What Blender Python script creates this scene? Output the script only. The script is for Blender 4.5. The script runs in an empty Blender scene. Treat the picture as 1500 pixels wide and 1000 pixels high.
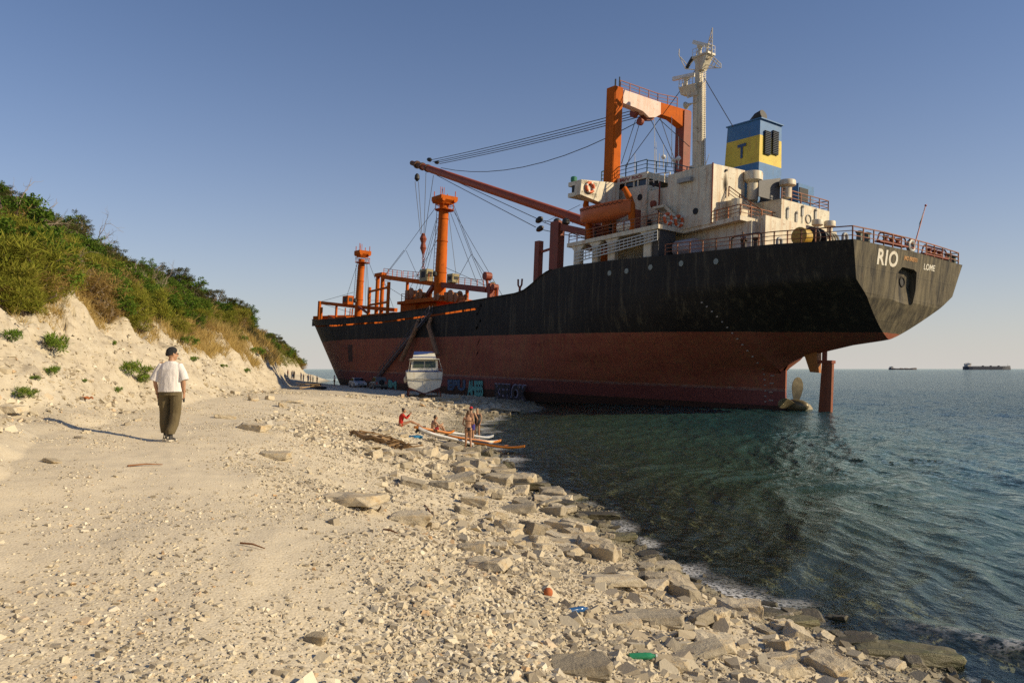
import bpy, bmesh, math, random
import numpy as np
from mathutils import Vector, Matrix, Euler
from mathutils import geometry as mgeo
random.seed(7); rng = np.random.default_rng(11)
sc = bpy.context.scene
COL = sc.collection
R = math.radians

# ------------------------------------------------------------------ camera
F = 1170.0; CH = 3.8; PITCH = math.atan(40/F)
cd = bpy.data.cameras.new('camera'); cam = bpy.data.objects.new('camera', cd); COL.objects.link(cam)
cam.location = (0, 0, CH); cam.rotation_euler = (math.pi/2+PITCH, 0, 0)
cd.sensor_width = 36; cd.lens = F/1500*36; cd.clip_start = .1; cd.clip_end = 60000
sc.camera = cam

def ray(x, y):
    d = ((x-750)/F, 1.0, -(y-500)/F); c, s = math.cos(PITCH), math.sin(PITCH)
    return np.array([d[0], c*d[1]-s*d[2], s*d[1]+c*d[2]])
def at(x, y, D):
    """point seen at x, y of the photo, D metres down the view axis"""
    d = ray(x, y); return Vector(np.array([0, 0, CH])+d*(D/d[1]))

# ------------------------------------------------------------------ light
SKY_S, HZ_K, HZ_A, HZ_C, TINT = .092, -7.4, .92, (6.4, 6.1, 5.75), (.87, .90, 1.03)
SUN_EL, SUN_DIR = R(26), (0.972, -0.235)      # towards the sun
wd = bpy.data.worlds.new('World'); sc.world = wd; wd.use_nodes = True
nt = wd.node_tree; bg = nt.nodes['Background']
sky = nt.nodes.new('ShaderNodeTexSky'); sky.sky_type = 'NISHITA'; sky.sun_disc = False
sky.sun_elevation = SUN_EL; sky.sun_rotation = math.atan2(SUN_DIR[0], SUN_DIR[1])
sky.altitude = 0; sky.air_density = 1.0; sky.dust_density = 0.3; sky.ozone_density = 3.2
def _w(kind, **kw):
    n = nt.nodes.new(kind)
    for k, v in kw.items(): setattr(n, k, v)
    return n
tcw = _w('ShaderNodeTexCoord'); spw = _w('ShaderNodeSeparateXYZ'); nt.links.new(tcw.outputs['Generated'], spw.inputs[0])
def wm(op, a, b=None):
    n = _w('ShaderNodeMath', operation=op)
    for i, v in enumerate((a, b)):
        if v is None: continue
        if hasattr(v, 'links'): nt.links.new(v, n.inputs[i])
        else: n.inputs[i].default_value = v
    return n.outputs[0]
elev = wm('MAXIMUM', spw.outputs[2], 0.)
hz = wm('MULTIPLY', wm('POWER', 2.718, wm('MULTIPLY', elev, HZ_K)), HZ_A)      # pale sea haze low over the horizon
tint = _w('ShaderNodeMix', data_type='RGBA', blend_type='MULTIPLY'); tint.inputs[0].default_value = 1
nt.links.new(sky.outputs[0], tint.inputs[6]); tint.inputs[7].default_value = (*TINT, 1)
mxw = _w('ShaderNodeMix', data_type='RGBA'); nt.links.new(hz, mxw.inputs[0]); nt.links.new(tint.outputs[2], mxw.inputs[6]); mxw.inputs[7].default_value = (*HZ_C, 1)
nt.links.new(mxw.outputs[2], bg.inputs[0]); bg.inputs[1].default_value = SKY_S
sl = bpy.data.lights.new('sun', 'SUN'); sl.energy = 5.0; sl.angle = R(.55); sl.color = (1, .82, .55)
so = bpy.data.objects.new('sun', sl); COL.objects.link(so)
so.rotation_euler = Vector((SUN_DIR[0]*math.cos(SUN_EL), SUN_DIR[1]*math.cos(SUN_EL), math.sin(SUN_EL))).to_track_quat('Z', 'Y').to_euler()
so.location = (60, -40, 60)
sc.view_settings.view_transform = 'Standard'; sc.view_settings.look = 'None'
sc.view_settings.exposure = 0.12; sc.view_settings.gamma = 1
try:
    sc.cycles.use_denoising = False
    sc.cycles.max_bounces = 8; sc.cycles.transparent_max_bounces = 12; sc.cycles.caustics_reflective = False; sc.cycles.caustics_refractive = False
except Exception: pass

# ------------------------------------------------------------------ materials
def nodes(m):
    m.use_nodes = True; t = m.node_tree
    return t, t.nodes['Principled BSDF']
def ramp(t, fac, stops):
    r = t.nodes.new('ShaderNodeValToRGB'); e = r.color_ramp.elements
    while len(e) < len(stops): e.new(.5)
    for el, (p, c) in zip(e, stops):
        el.position = p; el.color = (*c, 1) if len(c) == 3 else c
    t.links.new(fac, r.inputs[0]); return r.outputs[0]
def noise(t, vec, scale, detail=4, rough=.6, stretch=None):
    if stretch:
        mp = t.nodes.new('ShaderNodeMapping'); mp.inputs['Scale'].default_value = stretch
        t.links.new(vec, mp.inputs[0]); vec = mp.outputs[0]
    n = t.nodes.new('ShaderNodeTexNoise'); n.inputs['Scale'].default_value = scale
    n.inputs['Detail'].default_value = detail; n.inputs['Roughness'].default_value = rough
    t.links.new(vec, n.inputs['Vector']); return n.outputs[0]
def mixc(t, fac, a, b):
    x = t.nodes.new('ShaderNodeMix'); x.data_type = 'RGBA'
    for s, v in ((0, fac), (6, a), (7, b)):
        if hasattr(v, 'links'): t.links.new(v, x.inputs[s])
        elif s == 0: x.inputs[0].default_value = v
        else: x.inputs[s].default_value = (*v, 1)
    return x.outputs[2]
def mth(t, op, a, b=None, clamp=False):
    n = t.nodes.new('ShaderNodeMath'); n.operation = op; n.use_clamp = clamp
    for i, v in enumerate((a, b)):
        if v is None: continue
        if hasattr(v, 'links'): t.links.new(v, n.inputs[i])
        else: n.inputs[i].default_value = v
    return n.outputs[0]
def coord(t, which='Object'):
    return t.nodes.new('ShaderNodeTexCoord').outputs[which]
def bump(t, p, h, strength=.4, dist=.02):
    b = t.nodes.new('ShaderNodeBump'); b.inputs['Strength'].default_value = strength; b.inputs['Distance'].default_value = dist
    t.links.new(h, b.inputs['Height']); t.links.new(b.outputs[0], p.inputs['Normal'])
def attr(t, name):
    a = t.nodes.new('ShaderNodeAttribute'); a.attribute_name = name; return a.outputs['Fac']
MATS = {}
def simple(name, c, rough=.6, var=.25, scale=6, metal=0, stretch=None, bmp=0, spec=.5):
    if name in MATS: return MATS[name]
    m = bpy.data.materials.new(name); t, p = nodes(m)
    n = noise(t, coord(t), scale, 5, .65, stretch)
    lo = [max(0, v*(1-var)) for v in c]; hi = [min(1, v*(1+var)) for v in c]
    t.links.new(ramp(t, n, [(.3, lo), (.7, hi)]), p.inputs['Base Color'])
    p.inputs['Roughness'].default_value = rough; p.inputs['Metallic'].default_value = metal
    p.inputs['Specular IOR Level'].default_value = spec
    if bmp: bump(t, p, n, bmp, .02)
    MATS[name] = m; return m
def rusty(name, c, rust=(.16, .055, .02), amount=.5, rough=.55, streak=(2.5, 2.5, .22), pale=None, spec=.35):
    """painted steel with vertical rust runs and blotches, in the thing's own coordinates"""
    if name in MATS: return MATS[name]
    m = bpy.data.materials.new(name); t, p = nodes(m); co = coord(t)
    base = ramp(t, noise(t, co, .8, 6, .7), [(.3, [v*.8 for v in c]), (.7, [min(1, v*1.1) for v in c])])
    if pale: base = mixc(t, ramp(t, noise(t, co, 1.4, 6, .7), [(.55, (0, 0, 0)), (.63, (1, 1, 1))]), base, pale)
    runs = noise(t, co, 1.0, 6, .75, streak)
    blot = noise(t, co, 2.2, 8, .72)
    f1 = ramp(t, runs, [(.60-.2*amount, (0, 0, 0)), (.78-.16*amount, (1, 1, 1))])
    f2 = ramp(t, blot, [(.66-.12*amount, (0, 0, 0)), (.72-.1*amount, (1, 1, 1))])
    c1 = mixc(t, mth(t, 'MULTIPLY', f1, .6), base, [v*1.6 for v in rust])
    c2 = mixc(t, mth(t, 'MULTIPLY', f2, .8), c1, rust)
    t.links.new(c2, p.inputs['Base Color']); p.inputs['Roughness'].default_value = rough; p.inputs['Specular IOR Level'].default_value = spec
    bump(t, p, blot, .25, .02)
    MATS[name] = m; return m

# ------------------------------------------------------------------ mesh helpers
class MB:
    def __init__(s): s.v = []; s.f = []; s.m = []; s.mi = 0
    def add(s, vs, fs):
        o = len(s.v); s.v += [tuple(v) for v in vs]; s.f += [tuple(i+o for i in f) for f in fs]; s.m += [s.mi]*len(fs); return s
    def box(s, a, b):
        (x0, y0, z0), (x1, y1, z1) = a, b
        x0, x1 = sorted((x0, x1)); y0, y1 = sorted((y0, y1)); z0, z1 = sorted((z0, z1))
        v = [(x0,y0,z0),(x1,y0,z0),(x1,y1,z0),(x0,y1,z0),(x0,y0,z1),(x1,y0,z1),(x1,y1,z1),(x0,y1,z1)]
        return s.add(v, [(0,3,2,1),(4,5,6,7),(0,1,5,4),(1,2,6,5),(2,3,7,6),(3,0,4,7)])
    def hexa(s, bot, top):
        n = len(bot); v = list(bot)+list(top)
        f = [tuple(range(n))[::-1], tuple(range(n, 2*n))]+[(i, (i+1) % n, n+(i+1) % n, n+i) for i in range(n)]
        return s.add(v, f)
    def cb(s, c, w, d, h): return s.box((c[0]-w/2, c[1]-d/2, c[2]), (c[0]+w/2, c[1]+d/2, c[2]+h))
    def beam(s, a, b, w, h=None, up=(0, 0, 1)):
        a, b = Vector(a), Vector(b); h = h or w; d = (b-a).normalized(); u = Vector(up)
        if abs(d.dot(u)) > .98: u = Vector((1, 0, 0))
        r = d.cross(u).normalized(); u = r.cross(d)
        q = [r*(-w/2)+u*(-h/2), r*(w/2)+u*(-h/2), r*(w/2)+u*(h/2), r*(-w/2)+u*(h/2)]
        return s.hexa([a+x for x in q], [b+x for x in q])
    def tube(s, pts, r, n=8, caps=True):
        pts = [Vector(p) for p in pts]; rs = r if isinstance(r, (list, tuple)) else [r]*len(pts)
        vs, fs = [], []; prev = None
        for i, p in enumerate(pts):
            d = (pts[min(i+1, len(pts)-1)]-pts[max(i-1, 0)]).normalized()
            if prev is None:
                u = Vector((0, 0, 1)) if abs(d.z) < .9 else Vector((1, 0, 0))
                u = (u-d*u.dot(d)).normalized()
            else: u = (prev-d*prev.dot(d)).normalized()
            prev = u; w = d.cross(u)
            for k in range(n):
                a = 2*math.pi*k/n; vs.append(p+(u*math.cos(a)+w*math.sin(a))*rs[i])
        for i in range(len(pts)-1):
            for k in range(n):
                fs.append((i*n+k, i*n+(k+1) % n, (i+1)*n+(k+1) % n, (i+1)*n+k))
        if caps: fs += [tuple(range(n))[::-1], tuple((len(pts)-1)*n+k for k in range(n))]
        return s.add(vs, fs)
    def loft(s, rings, caps=True):
        n = len(rings[0]); vs = [v for r_ in rings for v in r_]; fs = []
        for i in range(len(rings)-1):
            for k in range(n): fs.append((i*n+k, i*n+(k+1) % n, (i+1)*n+(k+1) % n, (i+1)*n+k))
        if caps: fs += [tuple(range(n))[::-1], tuple((len(rings)-1)*n+k for k in range(n))]
        return s.add(vs, fs)
    def lathe(s, prof, c=(0, 0, 0), n=16, axis='z'):
        rings = []
        for r_, h in prof:
            ring = []
            for k in range(n):
                a = 2*math.pi*k/n; x, y = r_*math.cos(a), r_*math.sin(a)
                ring.append({'z': (c[0]+x, c[1]+y, c[2]+h), 'x': (c[0]+h, c[1]+x, c[2]+y), 'y': (c[0]+y, c[1]+h, c[2]+x)}[axis])
            rings.append(ring)
        return s.loft(rings)
    def ball(s, c, r, n=10, m=7):
        r = r if isinstance(r, (list, tuple)) else (r, r, r)
        rings = []
        for i in range(m+1):
            a = math.pi*(i+.001)/(m+.002); 
            rings.append([(c[0]+r[0]*math.sin(a)*math.cos(2*math.pi*k/n), c[1]+r[1]*math.sin(a)*math.sin(2*math.pi*k/n), c[2]-r[2]*math.cos(a)) for k in range(n)])
        return s.loft(rings)
    def torus(s, c, R_, r, n=20, m=8, X=(1,0,0), Y=(0,0,1)):
        c = Vector(c); X = Vector(X).normalized(); Y = Vector(Y).normalized(); N = X.cross(Y); vs = []; fs = []
        for i in range(n):
            a = 2*math.pi*i/n; d = X*math.cos(a)+Y*math.sin(a)
            for k in range(m):
                b = 2*math.pi*k/m; vs.append(c+d*(R_+r*math.cos(b))+N*(r*math.sin(b)))
        for i in range(n):
            for k in range(m): fs.append((i*m+k, ((i+1) % n)*m+k, ((i+1) % n)*m+(k+1) % m, i*m+(k+1) % m))
        return s.add(vs, fs)
    def prism(s, poly, ext):
        """poly: 3-D outline, ext: vector"""
        e = Vector(ext); p = [Vector(x) for x in poly]
        return s.hexa(p, [x+e for x in p])
    def mesh(s, name, mats, smooth=False):
        me = bpy.data.meshes.new(name); me.from_pydata(s.v, [], s.f)
        for m in (mats if isinstance(mats, (list, tuple)) else [mats]): me.materials.append(m)
        if any(s.m): me.polygons.foreach_set('material_index', s.m)
        bm = bmesh.new(); bm.from_mesh(me); bmesh.ops.recalc_face_normals(bm, faces=bm.faces); bm.to_mesh(me); bm.free()
        if smooth: me.polygons.foreach_set('use_smooth', [True]*len(me.polygons))
        me.update(); return me
    def build(s, name, mats, parent=None, smooth=False, bevel=0, sharp=True):
        o = bpy.data.objects.new(name, s.mesh(name, mats, smooth)); COL.objects.link(o); o.parent = parent
        if bevel:
            b = o.modifiers.new('b', 'BEVEL'); b.width = bevel; b.segments = 2; b.limit_method = 'ANGLE'
        if smooth and sharp:
            bm = bmesh.new(); bm.from_mesh(o.data)
            for e in bm.edges:
                if len(e.link_faces) == 2 and e.calc_face_angle(0) > .7: e.smooth = False
            bm.to_mesh(o.data); bm.free()
        return o
def tag(o, label=None, cat=None, group=None, kind=None):
    for k, v in (('label', label), ('category', cat), ('group', group), ('kind', kind)):
        if v: o[k] = v
    return o
def empty(name, loc=(0, 0, 0), rz=0, label=None, cat=None, group=None):
    o = bpy.data.objects.new(name, None); COL.objects.link(o); o.location = loc; o.rotation_euler = (0, 0, rz)
    o.empty_display_size = .2
    return tag(o, label, cat, group)
def copy_tree(o, parent=None):
    c = o.copy(); COL.objects.link(c); c.parent = parent
    for ch in list(o.children): copy_tree(ch, c)
    return c
def np_mesh(name, v, f, mat, smooth=False, attrs=None):
    """v (n,3), f (m,k) equal-sized faces"""
    me = bpy.data.meshes.new(name); n, k = f.shape
    me.vertices.add(len(v)); me.vertices.foreach_set('co', v.astype(np.float32).ravel())
    me.loops.add(n*k); me.loops.foreach_set('vertex_index', f.astype(np.int32).ravel())
    me.polygons.add(n); me.polygons.foreach_set('loop_start', np.arange(0, n*k, k, dtype=np.int32))
    me.polygons.foreach_set('loop_total', np.full(n, k, np.int32))
    me.polygons.foreach_set('use_smooth', np.full(n, smooth, bool))
    for an, av in (attrs or {}).items():
        a = me.attributes.new(an, 'FLOAT', 'POINT'); a.data.foreach_set('value', av.astype(np.float32))
    me.materials.append(mat); me.update(calc_edges=True); me.validate(); return me

# ------------------------------------------------------------------ noise for terrain
def _h(ix, iy, s):
    n = (ix.astype(np.int64)*374761393+iy.astype(np.int64)*668265263+s*1442695041) & 0x7fffffff
    n = ((n ^ (n >> 13))*1274126177) & 0x7fffffff
    return ((n ^ (n >> 16)) & 0xffff)/65535.0
def vn(x, y, s=0):
    ix, iy = np.floor(x), np.floor(y); fx, fy = x-ix, y-iy
    fx = fx*fx*(3-2*fx); fy = fy*fy*(3-2*fy)
    a, b = _h(ix, iy, s), _h(ix+1, iy, s); c, d = _h(ix, iy+1, s), _h(ix+1, iy+1, s)
    return (a+(b-a)*fx)*(1-fy)+(c+(d-c)*fx)*fy
def fbm(x, y, o=4, s=0, g=.5):
    r, a, t = 0, 1, 0
    for i in range(o): r = r+a*(vn(x, y, s+i)-.5); t += a; a *= g; x = x*2.03+17.1; y = y*2.03+5.3
    return r/t*2

# ------------------------------------------------------------------ the lie of the land
SHX = np.array([(-60, 10), (0, 7.6), (9.7, 5.6), (14.3, 3.35), (17.8, 2.55), (22.2, 1.7), (29.6, -.2), (37, -1.1), (44.5, -1.9), (54, -2.6), (61.8, -1.6), (69, .4), (74, 2.0), (79, 2.2), (86, 1.4), (100, 2), (120, -2), (140, -15), (165, -37), (200, -49), (250, -57), (285, -66), (300, -76), (320, -130), (360, -400), (900, -2500)])
FTX = np.array([(-60, -3), (0, -4.4), (6, -5.2), (9.5, -6.2), (15.2, -8.5), (24, -10.6), (45, -15.5), (75, -22.4), (100, -28), (118, -32.3), (128, -35), (136, -41), (150, -46), (170, -51), (200, -57), (250, -64), (285, -75), (300, -90), (320, -150), (360, -420), (900, -2520)])
ZFX = np.array([(-60, 2.2), (0, 2.3), (15, 2.55), (45, 2.4), (60, 2.0), (80, 1.65), (120, 1.15), (150, 1.6), (170, 2.1), (300, 2.0)])
KBX = np.array([(-60, 1.0), (40, 1.0), (70, 1.25), (105, 1.65), (125, 1.6), (140, 1.3), (170, 1.4), (215, 1.7), (250, 1.5), (275, .9), (300, .3), (330, .2)])
PU, PV = [0, .12, .25, .4, .5, .6, .7, .8, 1], [0, .11, .25, .45, .60, .75, .875, .95, 1.04]
EB, ZB = [0, .7, 4, 5.2, 8, 15, 25, 45, 120], [0, .35, 3.2, 3.9, 5.6, 9.4, 13.6, 17, 22]
def land(x, y):
    x = np.asarray(x, float); y = np.asarray(y, float)
    sh = np.interp(y, SHX[:, 0], SHX[:, 1]); ft = np.interp(y, FTX[:, 0], FTX[:, 1])
    wob = fbm(x*.5+3, y*.5, 3, 5)
    sh = sh+wob*.45*np.clip(y/20, .5, 2); ft = ft+fbm(x*.3, y*.22, 3, 9)*1.0
    zf = np.interp(y, ZFX[:, 0], ZFX[:, 1]); kb = np.interp(y, KBX[:, 0], KBX[:, 1])
    d = sh-x; e = ft-x
    u = np.clip(d/np.maximum(sh-ft, 1), 0, 1)
    z = zf*np.interp(u, PU, PV)
    # path ruts and beach lumps
    z = z+fbm(x*.7, y*.4, 4, 21)*.05*np.clip(d, 0, 1)+fbm(x*3, y*3, 3, 31)*.016*np.clip(d*2, 0, 1)
    z = z-np.exp(-((d-9.3+fbm(y*.1, y*0, 2, 3))/.9)**2)*.03*(y < 60)
    lump = np.clip(fbm(x*.55+9, y*.4, 3, 41), 0, 1)
    z = z+lump*.22*np.clip((d-2)/2, 0, 1)*np.clip((8.2-d)/2, 0, 1)
    # bank and hill
    gul = fbm(x*.22+40, y*.5, 4, 51)
    ridg = 1-np.abs(fbm(x*.16, y*.55+30, 3, 61))*2
    bz = np.interp(np.maximum(e, 0), EB, ZB)
    amp = np.clip(e/3, 0, 1)
    z = z+np.minimum(bz, 4.0)*kb+np.maximum(bz-4.0, 0)*np.minimum(kb, 1.15)+amp*(gul*.8+(ridg-.5)*.28)*np.clip(1.4-e/40, .5, 1.4)+amp*(fbm(x*1.5, y*1.5, 4, 71)*.34+np.abs(fbm(x*3.2, y*2.6, 3, 75))*.36+fbm(x*5, y*5, 3, 78)*.15+fbm(x*12, y*12, 2, 77)*.05)
    led = (z*.95+fbm(x*.25, y*.12, 3, 85)*1.6) % 1.0; z = z+(np.clip(led*3, 0, 1)-led)*.34*np.clip(e/1.5-.3, 0, 1)*np.clip(2.2-e/6, 0, 1)*np.clip(.6+fbm(x*.3, y*.3, 2, 87)*1.5, 0, 1)
    # sea bed
    w = np.maximum(-d, 0)
    bed = -(w*.16+np.maximum(w-5, 0)*.10); bed = np.maximum(bed, -9)+fbm(x*.6, y*.6, 3, 81)*.12*np.clip(w, 0, 1)
    z = np.where(d > 0, z, bed)
    return z
def land_info(x, y):
    sh = np.interp(y, SHX[:, 0], SHX[:, 1]); ft = np.interp(y, FTX[:, 0], FTX[:, 1])
    return sh-x, ft-x
def lz(x, y): return float(land(np.array([x]), np.array([y]))[0])
def gp(px, py, Dmin=2., Dmax=420.):
    """the ground point seen at px, py of the photo"""
    d = ray(px, py); k = np.geomspace(Dmin, Dmax, 6000)
    P = np.array([0, 0, CH])[None]+k[:, None]*d[None]/d[1]
    below = np.nonzero(P[:, 2] < np.maximum(land(P[:, 0], P[:, 1]), 0))[0]
    if len(below) == 0: return None
    p = P[below[0]]; return Vector((p[0], p[1], lz(p[0], p[1])))
# ------------------------------------------------------------------ ground sheet
def polar(r, a):
    Rr, Aa = np.meshgrid(r, a, indexing='ij'); return (Rr*np.sin(Aa)).ravel(), (Rr*np.cos(Aa)).ravel(), len(r), len(a)
def grid_faces(nr, na, wrap=False):
    i, j = np.meshgrid(np.arange(nr-1), np.arange(na-1 if not wrap else na), indexing='ij'); j2 = (j+1) % na
    return np.stack([(i*na+j).ravel(), (i*na+j2).ravel(), ((i+1)*na+j2).ravel(), ((i+1)*na+j).ravel()], 1)
ang = np.concatenate([np.linspace(-180, -46, 90, endpoint=False), np.linspace(-46, 40, 640, endpoint=False), np.linspace(40, 180, 60, endpoint=False)])*math.pi/180
rad = np.concatenate([np.geomspace(.5, 4, 40, endpoint=False), np.geomspace(4, 130, 430, endpoint=False), np.geomspace(130, 900, 130)])
X, Y, nr, na = polar(rad, ang); Z = land(X, Y)
dd, ee = land_info(X, Y)
veg = np.clip((ee-np.where(Y > 130, 2.0, 3.9)+fbm(X*.5, Y*.5, 3, 91)*2.2)/1.2, 0, 1)
wet = np.clip((.42-Z+fbm(X*1.5, Y*1.5, 3, 95)*.25)/.3, 0, 1)
rut = np.clip(1-np.abs(dd-10.2)/2.6, 0, 1)
m = bpy.data.materials.new('shingle and pale earth'); t, p = nodes(m); co = coord(t)
n1 = noise(t, co, .35, 6, .65); n2 = noise(t, co, 6, 8, .7); n3 = noise(t, co, 38, 4, .7)
vo = t.nodes.new('ShaderNodeTexVoronoi'); vo.inputs['Scale'].default_value = 42; t.links.new(co, vo.inputs['Vector'])
vo2 = t.nodes.new('ShaderNodeTexVoronoi'); vo2.inputs['Scale'].default_value = 5.5; t.links.new(co, vo2.inputs['Vector'])
earth = ramp(t, n1, [(.3, (.50, .42, .285)), (.5, (.57, .485, .335)), (.7, (.62, .535, .385))])
earth = mixc(t, ramp(t, n2, [(.42, (0, 0, 0)), (.7, (.55, .55, .55))]), earth, (.66, .59, .45))
stone = ramp(t, vo.outputs['Color'], [(.1, (.44, .375, .26)), (.5, (.57, .49, .35)), (.9, (.68, .61, .47))])
gravel = mixc(t, .55, earth, stone)
bas = mixc(t, mth(t, 'MULTIPLY', attr(t, 'rut'), .6), gravel, ramp(t, n2, [(.3, (.63, .535, .375)), (.7, (.71, .615, .45))]))
vegc = ramp(t, n2, [(.3, (.10, .085, .03)), (.5, (.17, .13, .05)), (.72, (.26, .20, .09))])
bas = mixc(t, attr(t, 'veg'), bas, vegc)
bas = mixc(t, attr(t, 'wet'), bas, ramp(t, n2, [(.3, (.15, .14, .08)), (.7, (.42, .37, .25))]))
strata = noise(t, co, 1.1, 7, .72, (.5, .5, 2.4)); cr = noise(t, co, 4.5, 8, .75)
bk_ = ramp(t, mth(t, 'ADD', mth(t, 'MULTIPLY', strata, .6), mth(t, 'MULTIPLY', cr, .4)), [(.38, (.22, .185, .135)), (.46, (.44, .38, .28)), (.55, (.52, .46, .345)), (.66, (.62, .56, .44))])
bas = mixc(t, mth(t, 'MULTIPLY', mth(t, 'MULTIPLY', attr(t, 'bank'), mth(t, 'SUBTRACT', 1., attr(t, 'veg'))), .85), bas, bk_)
t.links.new(bas, p.inputs['Base Color']); p.inputs['Roughness'].default_value = .9
rr = mth(t, 'SUBTRACT', .92, mth(t, 'MULTIPLY', attr(t, 'wet'), .45)); t.links.new(rr, p.inputs['Roughness'])
h = mth(t, 'ADD', mth(t, 'MULTIPLY', n3, .45), mth(t, 'ADD', mth(t, 'MULTIPLY', vo.outputs['Distance'], -.7), mth(t, 'MULTIPLY', n2, .25)))
h = mth(t, 'ADD', h, mth(t, 'MULTIPLY', mth(t, 'MULTIPLY', cr, attr(t, 'bank')), 5.)); bump(t, p, h, .6, .010)
GROUND = m
g = bpy.data.objects.new('ground', np_mesh('ground', np.stack([X, Y, Z], 1), grid_faces(nr, na, True), m, True, dict(veg=veg, wet=wet, rut=rut, bank=np.clip((ee+.3)/.8, 0, 1)))); COL.objects.link(g)
tag(g, kind='structure')

# ------------------------------------------------------------------ sea
angw = np.concatenate([np.linspace(-180, -25, 60, endpoint=False), np.linspace(-25, 36, 520, endpoint=False), np.linspace(36, 180, 60, endpoint=False)])*math.pi/180
radw = np.concatenate([np.geomspace(3, 160, 620, endpoint=False), np.geomspace(160, 40000, 120)])
X, Y, nr, na = polar(radw, angw)
def waves(x, y):
    z = 0
    fade = np.exp(-np.hypot(x, y)/260)
    wr = np.random.default_rng(5)
    wx = x+fbm(x*.12, y*.12, 2, 201)*2.5; wy = y+fbm(x*.12+9, y*.12, 2, 202)*2.5
    for L, A in ((8.5, .026), (5.2, .024), (3.3, .025), (2.2, .026), (1.5, .024), (1.05, .019), (.7, .014), (.48, .009)):
        for k in range(2):
            th = R(-62)+wr.normal(0, .42); ph = wr.uniform(0, 6.28)
            c = (wx*math.sin(th)+wy*math.cos(th))*2*math.pi/L+ph
            s_ = np.sin(c); z = z+A*.72*(s_-.25*np.cos(2*c))
    return z*fade*(.62+.6*np.clip(fbm(x*.05, y*.05, 2, 210)+.5, 0, 1.3))
lw = land(X, Y); dep = np.maximum(-lw, 0); dep[np.hypot(X, Y) > 800] = 9
Zw = waves(X, Y)*np.clip(.25+dep*1.2, 0, 1)
# a small breaker washing over the shore
br = np.exp(-((X-6.6-(Y-11.2)*-.75)/.45)**2)*np.clip(1-np.abs(Y-10.8)/1.6, 0, 1); Zw = Zw+br*.16
foam = np.clip(1-dep/.16, 0, 1)*(lw < .06)*np.clip(fbm(X*1.3, Y*1.3, 3, 221)*2+.35, 0, 1)+br*.55*np.clip(.5+fbm(X*5, Y*5, 3, 222)*2, 0, 1)
m = bpy.data.materials.new('sea water'); t, p = nodes(m); t.nodes.remove(p); out = t.nodes['Material Output']; co = coord(t)
b1 = noise(t, co, 2.4, 5, .6, (1.3, .75, 1)); b2 = noise(t, co, .33, 4, .6, (1.4, .6, 1)); b3 = noise(t, co, 9, 3, .6)
hh = mth(t, 'ADD', mth(t, 'MULTIPLY', b1, .16), mth(t, 'ADD', mth(t, 'MULTIPLY', b2, .55), mth(t, 'MULTIPLY', b3, .025)))
bp = t.nodes.new('ShaderNodeBump'); bp.inputs['Distance'].default_value = .8; t.links.new(attr(t, 'chop'), bp.inputs['Strength']); t.links.new(hh, bp.inputs['Height'])
fr = t.nodes.new('ShaderNodeFresnel'); fr.inputs['IOR'].default_value = 1.33; t.links.new(bp.outputs[0], fr.inputs['Normal'])
gl = t.nodes.new('ShaderNodeBsdfGlossy'); gl.inputs['Roughness'].default_value = .06; gl.inputs[0].default_value = (.86, .95, .90, 1); t.links.new(bp.outputs[0], gl.inputs['Normal'])
tr = t.nodes.new('ShaderNodeBsdfTransparent'); tr.inputs[0].default_value = (.84, .93, .83, 1)
df = t.nodes.new('ShaderNodeBsdfDiffuse'); t.links.new(bp.outputs[0], df.inputs['Normal'])
da = attr(t, 'depth')
t.links.new(ramp(t, mth(t, 'DIVIDE', da, 9.), [(0, (.12, .14, .075)), (.12, (.075, .135, .09)), (.4, (.026, .082, .082)), (1, (.008, .028, .055))]), df.inputs[0])
op = mth(t, 'SUBTRACT', 1., mth(t, 'POWER', 2.718, mth(t, 'MULTIPLY', da, -.38)))
m1 = t.nodes.new('ShaderNodeMixShader'); t.links.new(op, m1.inputs[0]); t.links.new(tr.outputs[0], m1.inputs[1]); t.links.new(df.outputs[0], m1.inputs[2])
m2 = t.nodes.new('ShaderNodeMixShader'); t.links.new(mth(t, 'POWER', fr.outputs[0], 1.08), m2.inputs[0]); t.links.new(m1.outputs[0], m2.inputs[1]); t.links.new(gl.outputs[0], m2.inputs[2])
fd = t.nodes.new('ShaderNodeBsdfDiffuse'); fd.inputs[0].default_value = (.8, .8, .78, 1)
ff = mth(t, 'MULTIPLY', attr(t, 'foam'), ramp(t, noise(t, co, 14, 5, .7), [(.42, (0, 0, 0)), (.56, (1, 1, 1))]))
m3 = t.nodes.new('ShaderNodeMixShader'); t.links.new(ff, m3.inputs[0]); t.links.new(m2.outputs[0], m3.inputs[1]); t.links.new(fd.outputs[0], m3.inputs[2])
t.links.new(m3.outputs[0], out.inputs['Surface'])
fcs = grid_faces(nr, na, True)
keep = (lw < .75)[fcs].any(1); fcs = fcs[keep]
used = np.unique(fcs); idx = np.full(len(X), -1); idx[used] = np.arange(len(used)); fcs = idx[fcs]
sea = bpy.data.objects.new('sea', np_mesh('sea', np.stack([X, Y, Zw], 1)[used], fcs, m, True, dict(depth=dep[used], foam=foam[used], chop=(.42+.85*np.clip((np.hypot(X, Y)-14)/70, 0, 1))[used]))); COL.objects.link(sea)
tag(sea, kind='structure')
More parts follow.
